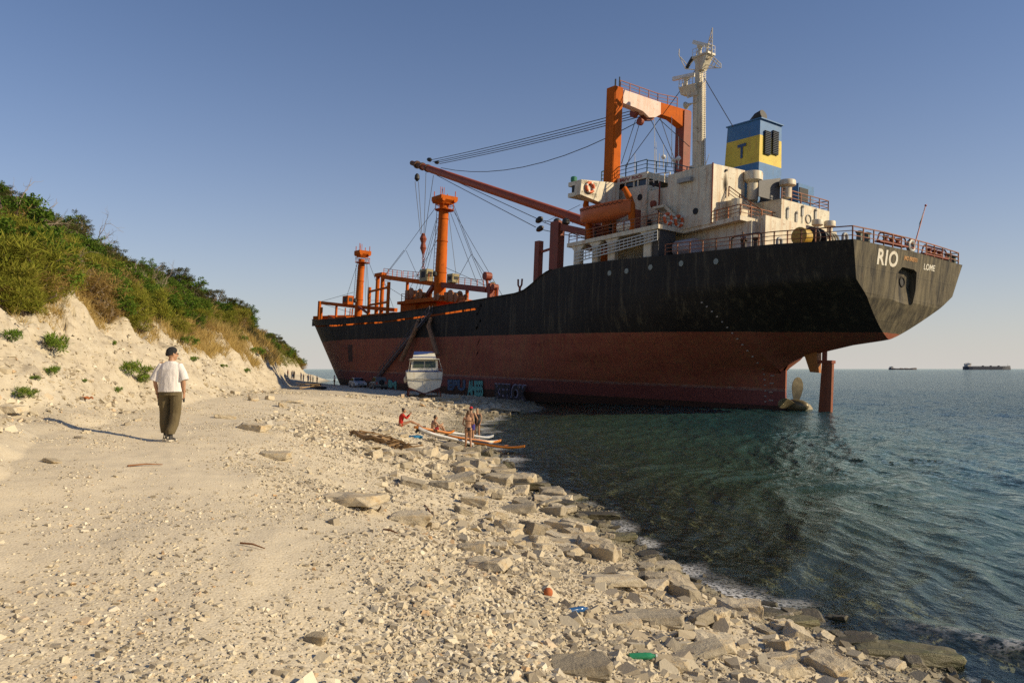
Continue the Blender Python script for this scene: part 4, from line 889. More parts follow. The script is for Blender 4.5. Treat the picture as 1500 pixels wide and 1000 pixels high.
# ---- radar mast
f = MB(); a, b = SU(1023, 246, t=0), SU(1024.5, 88, t=0); d = b-a
f.beam((a.x+.22, .05, 16.9), a+d*.02+Vector((.22, .05, 0)), 1.0, 1.1); f.beam(a+Vector((.22, .05, 0)), a+d*.78+Vector((.22, .05, 0)), .62, .62, (1, 0, 0)); f.beam(a-Vector((.32, -.05, 0)), a+d*.78-Vector((.28, 0, 0)), .52, .6, (1, 0, 0)); f.beam(a+d*.78, b, .62, .62, (1, 0, 0))
rm = f.build('radar_mast', rusty('mast white', (.66, .60, .45), (.24, .12, .04), .7, .5, (2, 2, .2)), ship)
f = MB(); 
for k in range(60): q = a+d*(k/60)+Vector((-.72, .25, 0)); f.beam(q, q+Vector((0, -.5, 0)), .05)
f.beam(a+Vector((-.72, .25, 0)), b+Vector((-.55, .25, 0)), .06); f.beam(a+Vector((-.72, -.25, 0)), b+Vector((-.55, -.25, 0)), .06); f.build('ladder', WHITE, rm)
q = SU(1029, 82, t=0); f = MB(); z0 = SU(1028, 96, t=0).z
f.hexa([(q.x-.3, .4, z0-.6), (q.x+.3, .4, z0-.6), (q.x+.3, -.4, z0-.6), (q.x-.3, -.4, z0-.6)], [(q.x-1.1, .5, q.z-.2), (q.x+.8, .5, q.z-.2), (q.x+.8, -.5, q.z-.2), (q.x-1.1, -.5, q.z-.2)]); f.box((q.x-1.25, .6, q.z-.2), (q.x+.95, -.6, q.z)); f.build('upper_platform', WHITE, rm)
railing([(q.x+.9, .55, q.z), (q.x-1.2, .55, q.z), (q.x-1.2, -.55, q.z)], .8, .5, WHITE, .018, n=2, parent=rm)
def scanner(x0, y0, x1, y1, px, py0, py1):
    A, B = SU(x0, y0, t=0), SU(x1, y1, t=0); f = MB(); f.beam(A, B, .32, .40); o = f.build('radar_scanner', simple('radar white', (.68, .66, .6), .4), rm)
    P, Q = SU(px, py0, t=0), SU(px, py1, t=0); f = MB(); f.tube([Q, P-Vector((0, 0, .5)), P], [.22, .18, .34], 10)
    for k in (-.35, .35): f.tube([Q+Vector((k, .2, 0)), P+Vector((k*.6, .1, -.5))], .05, 6)
    f.build('scanner_pedestal', WHITE, o)
scanner(1016, 62, 1037, 67.5, 1025.5, 67, 81); scanner(986, 116, 1017, 109.5, 1005, 114, 131)
f = MB(); A, B = SU(1000, 133, t=0), SU(1020, 127, t=0); f.hexa([(A.x-.1, .4, A.z-.6), (B.x-.4, .4, B.z-1.0), (B.x-.4, -.4, B.z-1.0), (A.x-.1, -.4, A.z-.6)], [(A.x, .7, A.z+.2), (B.x-.4, .7, B.z+.1), (B.x-.4, -.7, B.z+.1), (A.x, -.7, A.z+.2)]); f.build('lower_platform', WHITE, rm)
railing([(A.x, .6, A.z+.2), (B.x, .6, B.z+.1)], 1.0, .5, WHITE, .025, parent=rm)
def truss(lines, name, mat, tt=0, r=.05):
    f = MB()
    for x0, y0, x1, y1 in lines: f.tube([SU(x0, y0, t=tt), SU(x1, y1, t=tt)], r, 6)
    f.build(name, mat, rm)
truss([(1033, 81, 1043.5, 41), (1043, 82, 1043.5, 41), (1035, 74, 1043, 74), (1037, 67, 1043, 67), (1039, 60, 1043, 60), (1035, 74, 1043, 67), (1037, 67, 1043, 60), (1033, 81, 1043, 74), (1039, 60, 1043.4, 53)], 'signal_pole', WHITE)
truss([(1043, 82, 1056, 94), (1056, 94, 1056, 99.5), (1028, 100.5, 1056, 99.5), (1041, 86, 1054, 97), (1031, 94, 1052, 99.5), (1043, 82, 1031, 94), (1047, 86, 1042, 96), (1051, 90, 1047, 98)], 'outrigger', WHITE)
truss([(995, 72, 994.5, 81), (994.5, 81, 1004, 101), (997, 84, 1008, 97), (1004, 101, 1017, 84), (1008, 98, 1018, 86), (1004, 101, 1022, 103)], 'outrigger', WHITE)
truss([(1006, 100, 1015, 84)], 'lamp_tube', BLACK, 0, .2)
f = MB(); q = SU(1007, 154, t=.4); f.lathe([(.1, -.5), (.18, -.1), (.42, .25)], tuple(q), 12, 'x'); f.box((q.x-1.2, q.y+.06, q.z-.05), (q.x, q.y-.06, q.z+.05)); q = SU(1011, 142, t=.4); f.box((q.x-1, q.y+.05, q.z-.05), (q.x+.4, q.y-.05, q.z+.4)); f.build('horn', WHITE, rm)
# ---- standing and running rigging
def wires(lines, r=.035, sag=0, par=None):
    for x0, y0, x1, y1 in lines:
        a, b = SU(x0, y0, t=0), SU(x1, y1, t=0); n_ = 10 if sag else 1
        pts = [a.lerp(b, k/n_)-Vector((0, 0, sag*4*(k/n_)*(1-k/n_))) for k in range(n_+1)]
        f = MB(); f.tube(pts, r, 5); f.build('wire_rope', WIREM, par or ship)
wires([(631, 234.5, 934, 160), (634, 237, 936, 164), (641, 238, 936, 168), (644, 240, 938, 171)], .05, .25)
wires([(646, 246, 936, 178)], .05, 2.6)
wires([(640, 257, 785, 333), (664, 264, 786, 320), (795, 323, 816, 327), (795, 325, 860, 350), (796, 337, 858, 350)], .05)
wires([(608, 266, 616, 343), (613, 266, 618, 343), (624, 253, 621, 343), (635, 257, 622, 345)], .045)
wires([(663, 301, 690, 372), (665, 301, 692, 372), (690, 372, 712, 424), (692, 373, 718, 424), (691, 372, 722, 418), (690, 373, 667, 415), (657, 312, 668, 402), (660, 312, 700, 418), (662, 305, 740, 440), (638, 304, 594, 365), (594, 366, 565, 403), (592, 366, 563, 404), (595, 367, 612, 405), (640, 318, 607, 432), (641, 320, 612, 432), (642, 330, 616, 434), (653, 320, 640, 436), (652, 330, 596, 430), (653, 392, 725, 424), (562, 412, 640, 398), (560, 415, 600, 440)], .035)
wires([(538, 378, 551, 412), (526, 378, 508, 434), (536, 378, 539, 452), (537, 378, 542, 452), (534, 380, 536, 452), (472, 441, 518, 428), (475, 446, 515, 458), (540, 440, 570, 440), (562, 410, 576, 450)], .035)
wires([(1030, 112, 1074, 186), (1020, 101, 916, 243), (967, 172, 990, 240), (931, 176, 910, 240), (937, 180, 918, 245), (952, 173, 985, 236), (966, 175, 1010, 215)], .04)
wires([(838, 327, 905, 288), (860, 335, 918, 290), (797, 326, 850, 300)], .03)
fst = MB(); a, b = SU(1338, 352, s=.2), SU(1356, 301, s=.2); fst.tube([a-Vector((0, 0, .8)), b], [.06, .04], 8); fst.ball(tuple(b), .1); fo = fst.build('flag_staff', simple('red staff', (.35, .07, .06), .5), ship)
fl = MB(); A = [a.lerp(b, k) for k in (.55, .7, .85, .97)]
vs = []; 
for i, q in enumerate(A):
    for k in range(4): vs.append(q+Vector((.03*math.sin(k*2+i), -.0+k*.11*(1 if i < 3 else .6), -.22*k)))
fl.add(vs, [(i*4+k, i*4+k+1, i*4+k+5, i*4+k+4) for i in range(3) for k in range(3)]); fl.mi = 0
flo = fl.build('flag', [simple('flag green', (.02, .17, .09), .7), simple('flag pale', (.6, .58, .55), .7)], fo); 
for i, pz in enumerate(flo.data.polygons): pz.material_index = 0 if i < 3 else 1
# ---- lifeboat on its davits, liferaft, lifebuoys
A, B = SU(849, 310, t=8.6), SU(922, 294, t=8.6); xa, xb = A.x, B.x
lb = on_ship('lifeboat', 'orange open lifeboat with peeling paint hanging from davits beside the bridge', 'lifeboat', loc=((xa+xb)/2, 8.4, 0))
cx = (xa+xb)/2; hl = abs(xa-xb)/2; rings = []
for k in range(15):
    u = -1+2*k/14; w = 1.05*(1-abs(u)**2.6)**.6+.06; kz = 18.35+.42*(abs(u)**2.2); gz = (A.z*(1-u)/2+B.z*(1+u)/2 if xa < xb else A.z*(1+u)/2+B.z*(1-u)/2)+.12*u*u; ring = []
    for j in range(13):
        th = math.pi*(j/12); yy = w*math.copysign(abs(math.cos(th))**.6, math.cos(th)); zz = gz-(gz-kz)*math.sin(th)**.75; ring.append((u*hl, yy, zz))
    rings.append(ring)
f = MB()
for i in range(14):
    pass
vs = [v for r_ in rings for v in r_]; f.add(vs, [(i*13+j, i*13+j+1, (i+1)*13+j+1, (i+1)*13+j) for i in range(14) for j in range(12)]+[tuple(range(13)), tuple(14*13+j for j in range(13))])
lho = f.build('boat_hull', LIFEOR, lb, True)
f = MB()
for i in range(14):
    for j in (0, 12): f.beam(rings[i][j], rings[i+1][j], .12, .12)
for i in range(15):
    if i in (2, 4, 6, 8, 10, 12): f.box((rings[i][0][0]-.12, rings[i][0][1], rings[i][0][2]-.25), (rings[i][0][0]+.12, rings[i][12][1], rings[i][0][2]-.2))
f.build('gunwale', LIFEOR, lb)
f = MB(); 
for i in range(1, 13):
    a, b = Vector(rings[i][0])+Vector((0, .03, -.12)), Vector(rings[i+1][0])+Vector((0, .03, -.12)); f.tube([a, (a+b)/2-Vector((0, -.03, .18)), b], .03, 5)
f.build('grab_line', simple('rope dark', (.06, .035, .02), .8), lb)
for (pts, tt) in (([(927, 338), (925, 300), (922, 290), (915, 276), (912, 279)], 8.0), ([(864, 345), (862, 320), (858, 300), (860, 290)], 7.6)):
    f = MB(); P = [SU(x, y, t=tt) for x, y in pts]; f.tube([Vector((P[0].x, tt, ZB0(P[0].x)-.1))]+P[1:], [.38, .38, .34, .26, .14][:len(P)], 10); f.build('davit', ORANGE, ship, True)
f = MB(); q = SU(932, 322, t=7.6); f.box((q.x-.25, 7.9, ZB0(q.x)), (q.x+.35, 7.2, q.z+1)); f.build('davit_winch', DARKRUST, ship); f = MB(); q = SU(868, 343, t=7); f.box((q.x-.7, 7.5, 16.9), (q.x+.7, 6, 18.6)); f.build('davit_winch', DARKRUST, ship)
q = SU(918, 331, t=7.9); lr = on_ship('liferaft_canister', 'white cylindrical liferaft canister on the boat deck below the lifeboat', 'liferaft', loc=(q.x, 7.9, ZB0(q.x)))
f = MB(); f.lathe([(.5, -1.0), (.62, -.85), (.62, -.05), (.68, -.05), (.68, .05), (.62, .05), (.62, .85), (.5, 1.0)], (0, 0, .72), 18, 'x'); f.build('canister', simple('canister white', (.78, .76, .68), .45), lr, True)
f = MB(); f.box((-.7, -.5, 0), (-.55, .5, .35)); f.box((.55, -.5, 0), (.7, .5, .35)); f.build('cradle', STEEL, lr)
BUOY = bpy.data.materials.new('lifebuoy orange and white'); t, p = nodes(BUOY)
at_ = t.nodes.new('ShaderNodeTexCoord'); sp = t.nodes.new('ShaderNodeSeparateXYZ'); t.links.new(at_.outputs['Object'], sp.inputs[0]); an_ = mth(t, 'ARCTAN2', sp.outputs[2], sp.outputs[1])
t.links.new(mixc(t, mth(t, 'GREATER_THAN', mth(t, 'SINE', mth(t, 'MULTIPLY', an_, 4)), .72), (.62, .12, .03), (.7, .64, .54)), p.inputs['Base Color'])
def lifebuoy(px, py, s, label, r=.5):
    q = SU(px, py, s=s); o = MB().torus((0, 0, 0), r, r*.3, 24, 10, (0, 1, 0), (0, 0, 1)).build('lifebuoy', BUOY, None, True); o.matrix_world = SM @ Matrix.Translation(q); tag(o, label, 'lifebuoy', 'lifebuoys on the ship')
lifebuoy(864.5, 274.5, 29.25, 'orange lifebuoy hung on the white bridge wing')
lifebuoy(978.5, 320.5, 20.02, 'orange lifebuoy on the boat deck railing with a coil of line inside'); lifebuoy(994.5, 324, 20.0, 'orange lifebuoy on the boat deck railing nearest the casing block', .5)
# ------------------------------------------------------------------ stones
def rock_material(name, cols, stain, wetc=None, rough=.85):
    m = bpy.data.materials.new(name); t, p = nodes(m); co = coord(t)
    oi = t.nodes.new('ShaderNodeObjectInfo'); rnd = oi.outputs['Random']
    lay = noise(t, co, 2.2, 5, .65, (.6, .6, 3.2)); fine = noise(t, co, 14, 8, .72); n1 = noise(t, co, 3.2, 6, .7)
    c = ramp(t, mth(t, 'ADD', mth(t, 'MULTIPLY', lay, .6), mth(t, 'MULTIPLY', rnd, .4)), [(.25, cols[0]), (.5, cols[1]), (.75, cols[2])])
    c = mixc(t, mth(t, 'MULTIPLY', ramp(t, n1, [(.53, (0, 0, 0)), (.66, (1, 1, 1))]), .55), c, stain)
    c = mixc(t, mth(t, 'MULTIPLY', ramp(t, fine, [(.45, (0, 0, 0)), (.7, (1, 1, 1))]), .35), c, [v*.6 for v in cols[1]])
    t.links.new(c, p.inputs['Base Color']); p.inputs['Roughness'].default_value = rough
    bump(t, p, mth(t, 'ADD', mth(t, 'MULTIPLY', fine, .5), mth(t, 'ADD', mth(t, 'MULTIPLY', lay, .5), mth(t, 'MULTIPLY', n1, .6))), .8, .05); return m
ROCK = rock_material('pale limestone', [(.40, .335, .23), (.52, .445, .315), (.62, .55, .41)], (.52, .34, .13))
ROCKG = rock_material('grey limestone', [(.26, .22, .155), (.37, .32, .23), (.47, .415, .31)], (.36, .28, .17))
ROCKW = rock_material('wet brown rock', [(.065, .055, .032), (.12, .10, .06), (.19, .16, .10)], (.10, .105, .025), rough=.45)
ROCKA = rock_material('algae covered rock', [(.11, .10, .045), (.19, .165, .085), (.27, .23, .13)], (.09, .115, .015), rough=.5)
def rock_mesh(seed, flat, mat, n=15, name='rock'):
    r_ = random.Random(seed*7+1); bm = bmesh.new(); sx, sy = 1.0, r_.uniform(.7, 1.0); sh1, sh2 = r_.uniform(-.25, .25), r_.uniform(-.2, .2)
    for cx in (-1, 1):
        for cy in (-1, 1):
            for cz in (-1, 1):
                tx, ty, tz = (r_.uniform(.55, 1.0) for _ in range(3)); base = [cx*(1-.22*r_.random()), cy*(1-.25*r_.random()), cz*(1-.3*r_.random())]
                for k in r_.sample((0, 1, 2), r_.choice((1, 2, 2, 3))):
                    q = list(base); q[k] *= r_.uniform(.45, .85); z = q[2]*.5*flat
                    bm.verts.new((q[0]*.5*sx+sh1*z, q[1]*.5*sy+sh2*z, z))
    bmesh.ops.convex_hull(bm, input=bm.verts[:])
    for v in [v for v in bm.verts if not v.link_faces]: bm.verts.remove(v)
    bmesh.ops.dissolve_limit(bm, angle_limit=.16, verts=bm.verts[:], edges=bm.edges[:])
    bmesh.ops.bevel(bm, geom=bm.edges[:], offset=.018, segments=1, affect='EDGES', profile=.6, clamp_overlap=True)
    bmesh.ops.triangulate(bm, faces=bm.faces[:])
    for _ in range(2): bmesh.ops.subdivide_edges(bm, edges=[e for e in bm.edges if e.calc_length() > .12], cuts=1); bmesh.ops.triangulate(bm, faces=bm.faces[:])
    bm.normal_update()
    for v in bm.verts:
        k = vn(np.array([v.co.x*6+seed*3.1]), np.array([v.co.y*6+v.co.z*9]), seed)[0]-.5; k2 = vn(np.array([v.co.x*17+v.co.z*13]), np.array([v.co.y*17-v.co.z*11]), seed+3)[0]-.5; v.co += v.normal*(k*.05+k2*.022)
    me = bpy.data.meshes.new(name); bm.to_mesh(me); bm.free(); me.materials.append(mat); me.polygons.foreach_set('use_smooth', [False]*len(me.polygons)); return me
RM = {}
def rockset(key, mat, flats):
    RM[key] = [rock_mesh(hash(key) % 97+i*7, f_, mat) for i, f_ in enumerate(flats)]
import zlib
def _hk(k): return zlib.crc32(k.encode()) % 997
def rockset(key, mat, flats): RM[key] = [rock_mesh(_hk(key)+i*13, f_, mat, 12+(i*5) % 9) for i, f_ in enumerate(flats)]
rockset('pale', ROCK, [.62, .5, .42, .35, .55, .3, .46, .38]); rockset('slab', ROCK, [.26, .22, .30]); rockset('grey', ROCKG, [.55, .42, .36, .5, .3]); rockset('wet', ROCKW, [.5, .4, .32, .6]); rockset('alga', ROCKA, [.3, .4, .55])
rr_ = random.Random(3)
def put_rock(key, p, w, h=None, label=None, group=None, yaw=None, i=None, sink=.22, tilt=.14, dep=None):
    me = rr_.choice(RM[key]) if i is None else RM[key][i % len(RM[key])]
    o = bpy.data.objects.new('rock', me); COL.objects.link(o)
    zs = [v.co.z for v in me.vertices]; nat = max(zs)-min(zs); sz = (h/nat) if h else w
    o.scale = (w*1.12, (dep or w*rr_.uniform(.65, .95))*1.12, sz)
    o.location = (p[0], p[1], p[2]+nat*sz*(.5-sink)); o.rotation_euler = (rr_.gauss(0, tilt), rr_.gauss(0, tilt), rr_.uniform(0, 6.28) if yaw is None else yaw)
    return tag(o, label, 'rock', group)
NOTABLE = [  # x, y of the foot, width, height in photo pixels, kind, label
 (512, 742, 92, 34, 'slab', 'long pale slab with an ochre flank at the crest of the shingle beach'),
 (600, 772, 62, 40, 'pale', 'pale squarish block with ochre stains just below the long crest slab'),
 (647, 718, 34, 26, 'grey', 'grey angular block alone on the shingle between crest slab and water'),
 (822, 748, 40, 26, 'wet', 'dark brown square block standing at the edge of the sea'),
 (768, 718, 58, 20, 'wet', 'dark weedy ledge half in the sea behind the square brown block'),
 (720, 700, 34, 14, 'wet', 'small weedy brown rock where the shingle meets the sea below the paddleboards'),
 (690, 812, 42, 30, 'pale', 'pale broken block beside the large flat pale slab on the lower beach'),
 (716, 838, 62, 36, 'slab', 'large flat pale slab on the lower beach below the ochre blocks'),
 (730, 808, 24, 24, 'pale', 'upright rounded pale stone behind the large flat slab'),
 (757, 752, 56, 22, 'grey', 'grey ledge block in the row of stones above the waterline'),
 (838, 800, 92, 26, 'slab', 'long flat tan slab lying along the waterline'),
 (893, 858, 84, 30, 'slab', 'broad smooth tan slab in the middle of the stony foreshore'),
 (973, 836, 42, 24, 'grey', 'rounded grey rock close above the waterline'),
 (1084, 902, 62, 40, 'pale', 'sharp ochre edged block at the wet edge of the shore'),
 (1130, 905, 46, 22, 'wet', 'wet brown rock beside the sharp ochre edged block'),
 (1326, 970, 140, 46, 'alga', 'large algae green slab washed by the sea'),
 (852, 992, 78, 50, 'grey', 'big rounded boulder at the bottom of the stony foreshore'),
 (1024, 962, 74, 28, 'grey', 'bluish grey slab lying level on other stones'),
 (1044, 950, 62, 34, 'slab', 'tilted pale slab behind the bluish grey slab'),
 (1150, 990, 58, 36, 'slab', 'pointed pale slab leaning on gravel near the sea edge'),
 (975, 978, 58, 26, 'slab', 'flat tan slab beside the green bottle'),
 (960, 918, 70, 40, 'grey', 'large broken grey block uphill of the bluish slab'),
 (908, 918, 56, 26, 'pale', 'ochre tinted block to the seaward side of the blue bottle'),
 (1165, 918, 66, 24, 'alga', 'olive brown flat rock at the lapping edge'),
 (1240, 946, 88, 18, 'wet', 'long dark wet ledge beside the algae green slab'),
 (463, 944, 32, 26, 'pale', 'rounded pale stone alone on the gravel of the track edge'),
 (582, 666, 44, 14, 'slab', 'flat cream slab beside the driftwood log'),
 (545, 658, 26, 10, 'slab', 'small cream slab under the driftwood log'),
 (16, 606, 40, 22, 'slab', 'long tilted slab sticking out of the bank near the photo edge'),
 (372, 632, 46, 22, 'pale', 'low pale boulder at the seaward edge of the track beyond the walker'),
 (403, 672, 44, 20, 'pale', 'low pale boulder on the track edge nearer than the walker'),
 (330, 614, 30, 12, 'pale', 'half buried stone at the track edge level with the walker'),
 (875, 760, 60, 18, 'wet', 'dark flat rock just awash beside the waterline'),
 (905, 792, 52, 18, 'alga', 'weedy brown rock in the shallows'),
 (1330, 880, 70, 16, 'wet', 'submerged dark rock below the clear shallows'),
 (740, 604, 40, 10, 'grey', 'long grey boulder at the tip of the rubble spit'),
 (762, 605, 22, 5, 'alga', 'bright green weedy rock at the end of the rubble spit'),
 (675, 596, 16, 9, 'grey', 'round boulder on top of the rubble spit'),
 (655, 594, 20, 12, 'grey', 'grey boulder below the white motorboat'),
 (420, 590, 40, 8, 'slab', 'ochre slab at the foot of the stone heap'),
]
for k, (px, py, w, h, key, lab) in enumerate(NOTABLE):
    p = gp(px, py-h*.12)
    if p is None: continue
    D = p.y; mpp = D/F
    wm_ = w*mpp; slope = .5 if h/w < .5 else 1
    # a low object seen from above shows its top: real height from seen height less the foreshortened depth
    down = max(.02, (CH-p.z)/D); dep = min(wm_*.8, h*mpp*.55/down); hh_ = max(h*mpp*.55, .08)
    put_rock(key, p, wm_, hh_, lab, None, yaw=rr_.uniform(-.35, .35), i=k, sink=.18, tilt=.07, dep=max(dep, wm_*.35))
# the many rocks of the foreshore, one object each
n_ = 0; zones = 0
ZL_ = {'edge': ('wet', 'dark wet rock among others lapped by the sea along the foreshore', 'wet rocks along the sea edge'),
       'low': ('pale', 'pale angular rock among the many strewn over the lower beach', 'rocks strewn over the lower beach'),
       'grey': ('grey', 'grey angular rock among the many strewn over the lower beach', 'grey rocks strewn over the lower beach'),
       'bank': ('pale', 'loose pale rock fallen at the foot of the chalky bank', 'rocks fallen from the bank'),
       'spit': ('grey', 'grey boulder in the rubble spit below the ship', 'boulders of the rubble spit'),
       'heap': ('pale', 'pale boulder in the stone heap at the end of the track', 'boulders of the stone heap')}
cnt = {k: 0 for k in ZL_}; MAXZ = dict(edge=50, low=92, grey=68, bank=20, spit=24, heap=6)
tries = 0
while tries < 6000 and any(cnt[k] < MAXZ[k] for k in cnt):
    tries += 1; u = rr_.random()
    if u < .62:
        D = math.exp(rr_.uniform(math.log(6.5), math.log(34))); sh = float(np.interp(D, SHX[:, 0], SHX[:, 1])); dd_ = rr_.triangular(-1.8, 6.2, 1.6); x = sh-dd_
        z = 'edge' if dd_ < .35 else ('grey' if rr_.random() < .45 else 'low')
        w = min(.85, rr_.triangular(14, 66, 26)*D/F)*(.72 if z == 'edge' else 1.0 if dd_ < 3.5 else .7)
        if dd_ > 4 and rr_.random() < .6: continue
    elif u < .75:
        D = rr_.uniform(8, 44); ft = float(np.interp(D, FTX[:, 0], FTX[:, 1])); x = ft+rr_.uniform(-.9, .8); z = 'bank'; w = rr_.uniform(.10, .26)
    elif u < .9:
        p = gp(rr_.uniform(640, 742), rr_.uniform(590, 605)); x, D = p.x, p.y; z = 'spit'; w = rr_.uniform(.3, .7)
    else:
        p = gp(rr_.uniform(335, 480), rr_.uniform(566, 600)); x, D = p.x, p.y; z = 'heap'; w = rr_.uniform(.25, .6)
    if cnt[z] >= MAXZ[z]: continue
    if abs(x/D) > .66 and D > 2: continue
    cnt[z] += 1; key, lab, grp = ZL_[z]
    put_rock(key, (x, D, lz(x, D)), w, w*rr_.uniform(.25, .6), lab, grp)
# gravel and shingle: uncountable, one sheet of stones
def stones(N, rmin, rmax, seed, fn):
    g_ = np.random.default_rng(seed); r = np.exp(g_.uniform(math.log(rmin), math.log(rmax), N)); a = g_.uniform(R(-40), R(38), N)
    x, y = r*np.sin(a), r*np.cos(a); d, e = land_info(x, y); z = land(x, y); dens, med = fn(x, y, d, e, z)
    ok = g_.random(N) < dens; x, y, z, r, med, d = (q[ok] for q in (x, y, z, r, med, d)); n = len(x)
    s = med*np.exp(g_.normal(0, .62, n)); s = np.maximum(s, r/F*1.7); s = np.minimum(s, med*4.2)
    base = np.array([(-1,-1,-1),(1,-1,-1),(1,1,-1),(-1,1,-1),(-1,-1,1),(1,-1,1),(1,1,1),(-1,1,1)], float)*.5
    v = base[None]*(1+g_.normal(0, .27, (n, 8, 3))); v[:, 4:, :2] *= g_.uniform(.3, .95, (n, 1, 1))
    v = v*np.stack([np.ones(n), g_.uniform(.45, 1, n), g_.uniform(.2, .6, n)], 1)[:, None]*s[:, None, None]
    ya = g_.uniform(0, 6.28, n); ta = g_.normal(0, .3, n)
    cy, sy, ct, st = np.cos(ya), np.sin(ya), np.cos(ta), np.sin(ta)
    vx, vy, vz = v[..., 0].copy(), v[..., 1].copy(), v[..., 2].copy()
    vx, vz = vx*ct[:, None]-vz*st[:, None], vx*st[:, None]+vz*ct[:, None]
    vx, vy = vx*cy[:, None]-vy*sy[:, None], vx*sy[:, None]+vy*cy[:, None]
    V = np.stack([vx+x[:, None], vy+y[:, None], vz+(z+s*.12)[:, None]], -1).reshape(-1, 3)
    fb_ = np.array([(0,3,2,1),(4,5,6,7),(0,1,5,4),(1,2,6,5),(2,3,7,6),(3,0,4,7)]); Fc = (fb_[None]+np.arange(n)[:, None, None]*8).reshape(-1, 4)
    tone = np.repeat(g_.random(n)*np.where((d < 5.8) & (y < 60), .75, 1), 8); wetv = np.repeat(np.clip((.32-z)/.3, 0, 1), 8); return V, Fc, tone, wetv
def beach(x, y, d, e, z):
    path = np.clip(1-np.abs(d-10.4)/2.3, 0, 1)*(y < 75); cl = np.clip(.5+fbm(x*.7, y*.5, 3, 301)*1.5, .05, 1)
    inl = np.clip((d-6.6+fbm(x*.6, y*.4, 3, 311)*2.2)/2.2, 0, 1)
    dens = (1-inl)*.92*np.clip(cl+.3, 0, 1)+inl*np.clip((.62+.3*(y < 9))*cl*(1-path*.6), 0, 1)
    dens = np.where(e > -1.2, .6*cl, dens); dens = np.where(e > .3, .45*cl, dens); dens = np.where((e > 3.4) | (z < -1.3), 0, dens)
    med = (1-inl)*np.where(d < 5.2, .022, .025)+inl*.014; med = np.where(e > -1, .036, med); med = np.where((y > 66) & (d < 14), .12, med); med = np.where((y > 20) & (y <= 66), np.maximum(med, .05), med); med = np.where(path > .3, np.minimum(med, .014), med)
    return dens, med
V1, F1, T1, W1 = stones(330000, 3.0, 130, 1, beach)
def block_variant(seed):
    r_ = random.Random(seed); bm = bmesh.new()
    nsl = Vector((r_.uniform(-.4, .4), r_.uniform(-.4, .4), 0))
    nk = r_.choice((4, 4, 5, 5, 6))
    for k in range(nk):
        a_ = 6.283*k/nk+r_.uniform(-.35, .35); rr = r_.uniform(.36, .60); t1 = .42; sh = r_.uniform(.8, 1.04)
        bm.verts.new((rr*math.cos(a_), rr*math.sin(a_), -.5*r_.uniform(.7, 1)))
        bm.verts.new((rr*sh*math.cos(a_+.1), rr*sh*math.sin(a_+.1), t1+(nsl.x*math.cos(a_)+nsl.y*math.sin(a_))*rr))
    bmesh.ops.convex_hull(bm, input=bm.verts[:])
    for v in [v for v in bm.verts if not v.link_faces]: bm.verts.remove(v)
    bmesh.ops.triangulate(bm, faces=bm.faces[:]); bm.verts.index_update()
    v_ = np.array([v.co[:] for v in bm.verts]); f_ = np.array([[v.index for v in f.verts] for f in bm.faces]); bm.free(); return v_, f_
BV = [block_variant(500+i) for i in range(14)]
def blocks(N, rmin, rmax, seed, fn):
    g_ = np.random.default_rng(seed); r = np.exp(g_.uniform(math.log(rmin), math.log(rmax), N)); a = g_.uniform(R(-40), R(38), N)
    x, y = r*np.sin(a), r*np.cos(a); d, e = land_info(x, y); z = land(x, y); dens, med = fn(x, y, d, e, z); ok = g_.random(N) < dens
    x, y, z, r, med = (q[ok] for q in (x, y, z, r, med)); n = len(x); s = np.clip(med*np.exp(g_.normal(0, .68, n)), r/F*2.5, med*4.2)
    var = g_.integers(0, len(BV), n); VV, FF, TT, WW, off = [], [], [], [], 0
    sc3 = np.stack([np.ones(n), g_.uniform(.4, .9, n), g_.uniform(.15, .5, n)], 1)*s[:, None]; ya = g_.uniform(0, 6.28, n); ta = g_.normal(0, .30, n); tb = g_.normal(0, .30, n); tone = g_.random(n)*np.where((x > np.interp(y, SHX[:, 0], SHX[:, 1])-5.6) & (y < 60), .68, 1)
    for i, (v_, f_) in enumerate(BV):
        k = np.nonzero(var == i)[0]; m_ = len(k)
        if not m_: continue
        P = v_[None]*sc3[k][:, None]; X_, Y_, Z_ = P[..., 0], P[..., 1], P[..., 2]
        c, s_ = np.cos(ta[k])[:, None], np.sin(ta[k])[:, None]; X_, Z_ = X_*c-Z_*s_, X_*s_+Z_*c
        c, s_ = np.cos(tb[k])[:, None], np.sin(tb[k])[:, None]; Y_, Z_ = Y_*c-Z_*s_, Y_*s_+Z_*c
        c, s_ = np.cos(ya[k])[:, None], np.sin(ya[k])[:, None]; X_, Y_ = X_*c-Y_*s_, X_*s_+Y_*c
        VV.append(np.stack([X_+x[k][:, None], Y_+y[k][:, None], Z_+(z[k]+sc3[k, 2]*.22)[:, None]], -1).reshape(-1, 3)); nv = len(v_)
        FF.append((f_[None]+np.arange(m_)[:, None, None]*nv).reshape(-1, 3)+off); off += m_*nv; TT.append(np.repeat(tone[k], nv)); WW.append(np.repeat(np.clip((.32-z[k])/.3, 0, 1), nv))
    return np.concatenate(VV), np.concatenate(FF), np.concatenate(TT), np.concatenate(WW)
def fore(x, y, d, e, z):
    cl = np.clip(.55+fbm(x*.8, y*.6, 3, 331)*1.4, .08, 1)
    dens = np.where((d < 5.6) & (z > -1.2), .42*cl, np.where(d < 8, .14*cl, .007*cl)); dens = np.where(e > -1.3, .30, dens); dens = np.where(e > .2, .6, dens); dens = np.where((np.abs(d-10.4) < 1.8) & (y < 70), .003, dens); dens = np.where((y > 62) & (d < 13) & (z > -.5), .9, dens)
    med = np.where(d < 5.6, .075, .045); med = np.where(e > -1.3, .065, med); med = np.where((y > 62) & (d < 13), .17, med); return np.where(e > 4, 0, dens), np.where(y > 30, np.maximum(med, .11), med)
V2, F2, T2, W2 = blocks(75000, 4.0, 110, 2, fore)
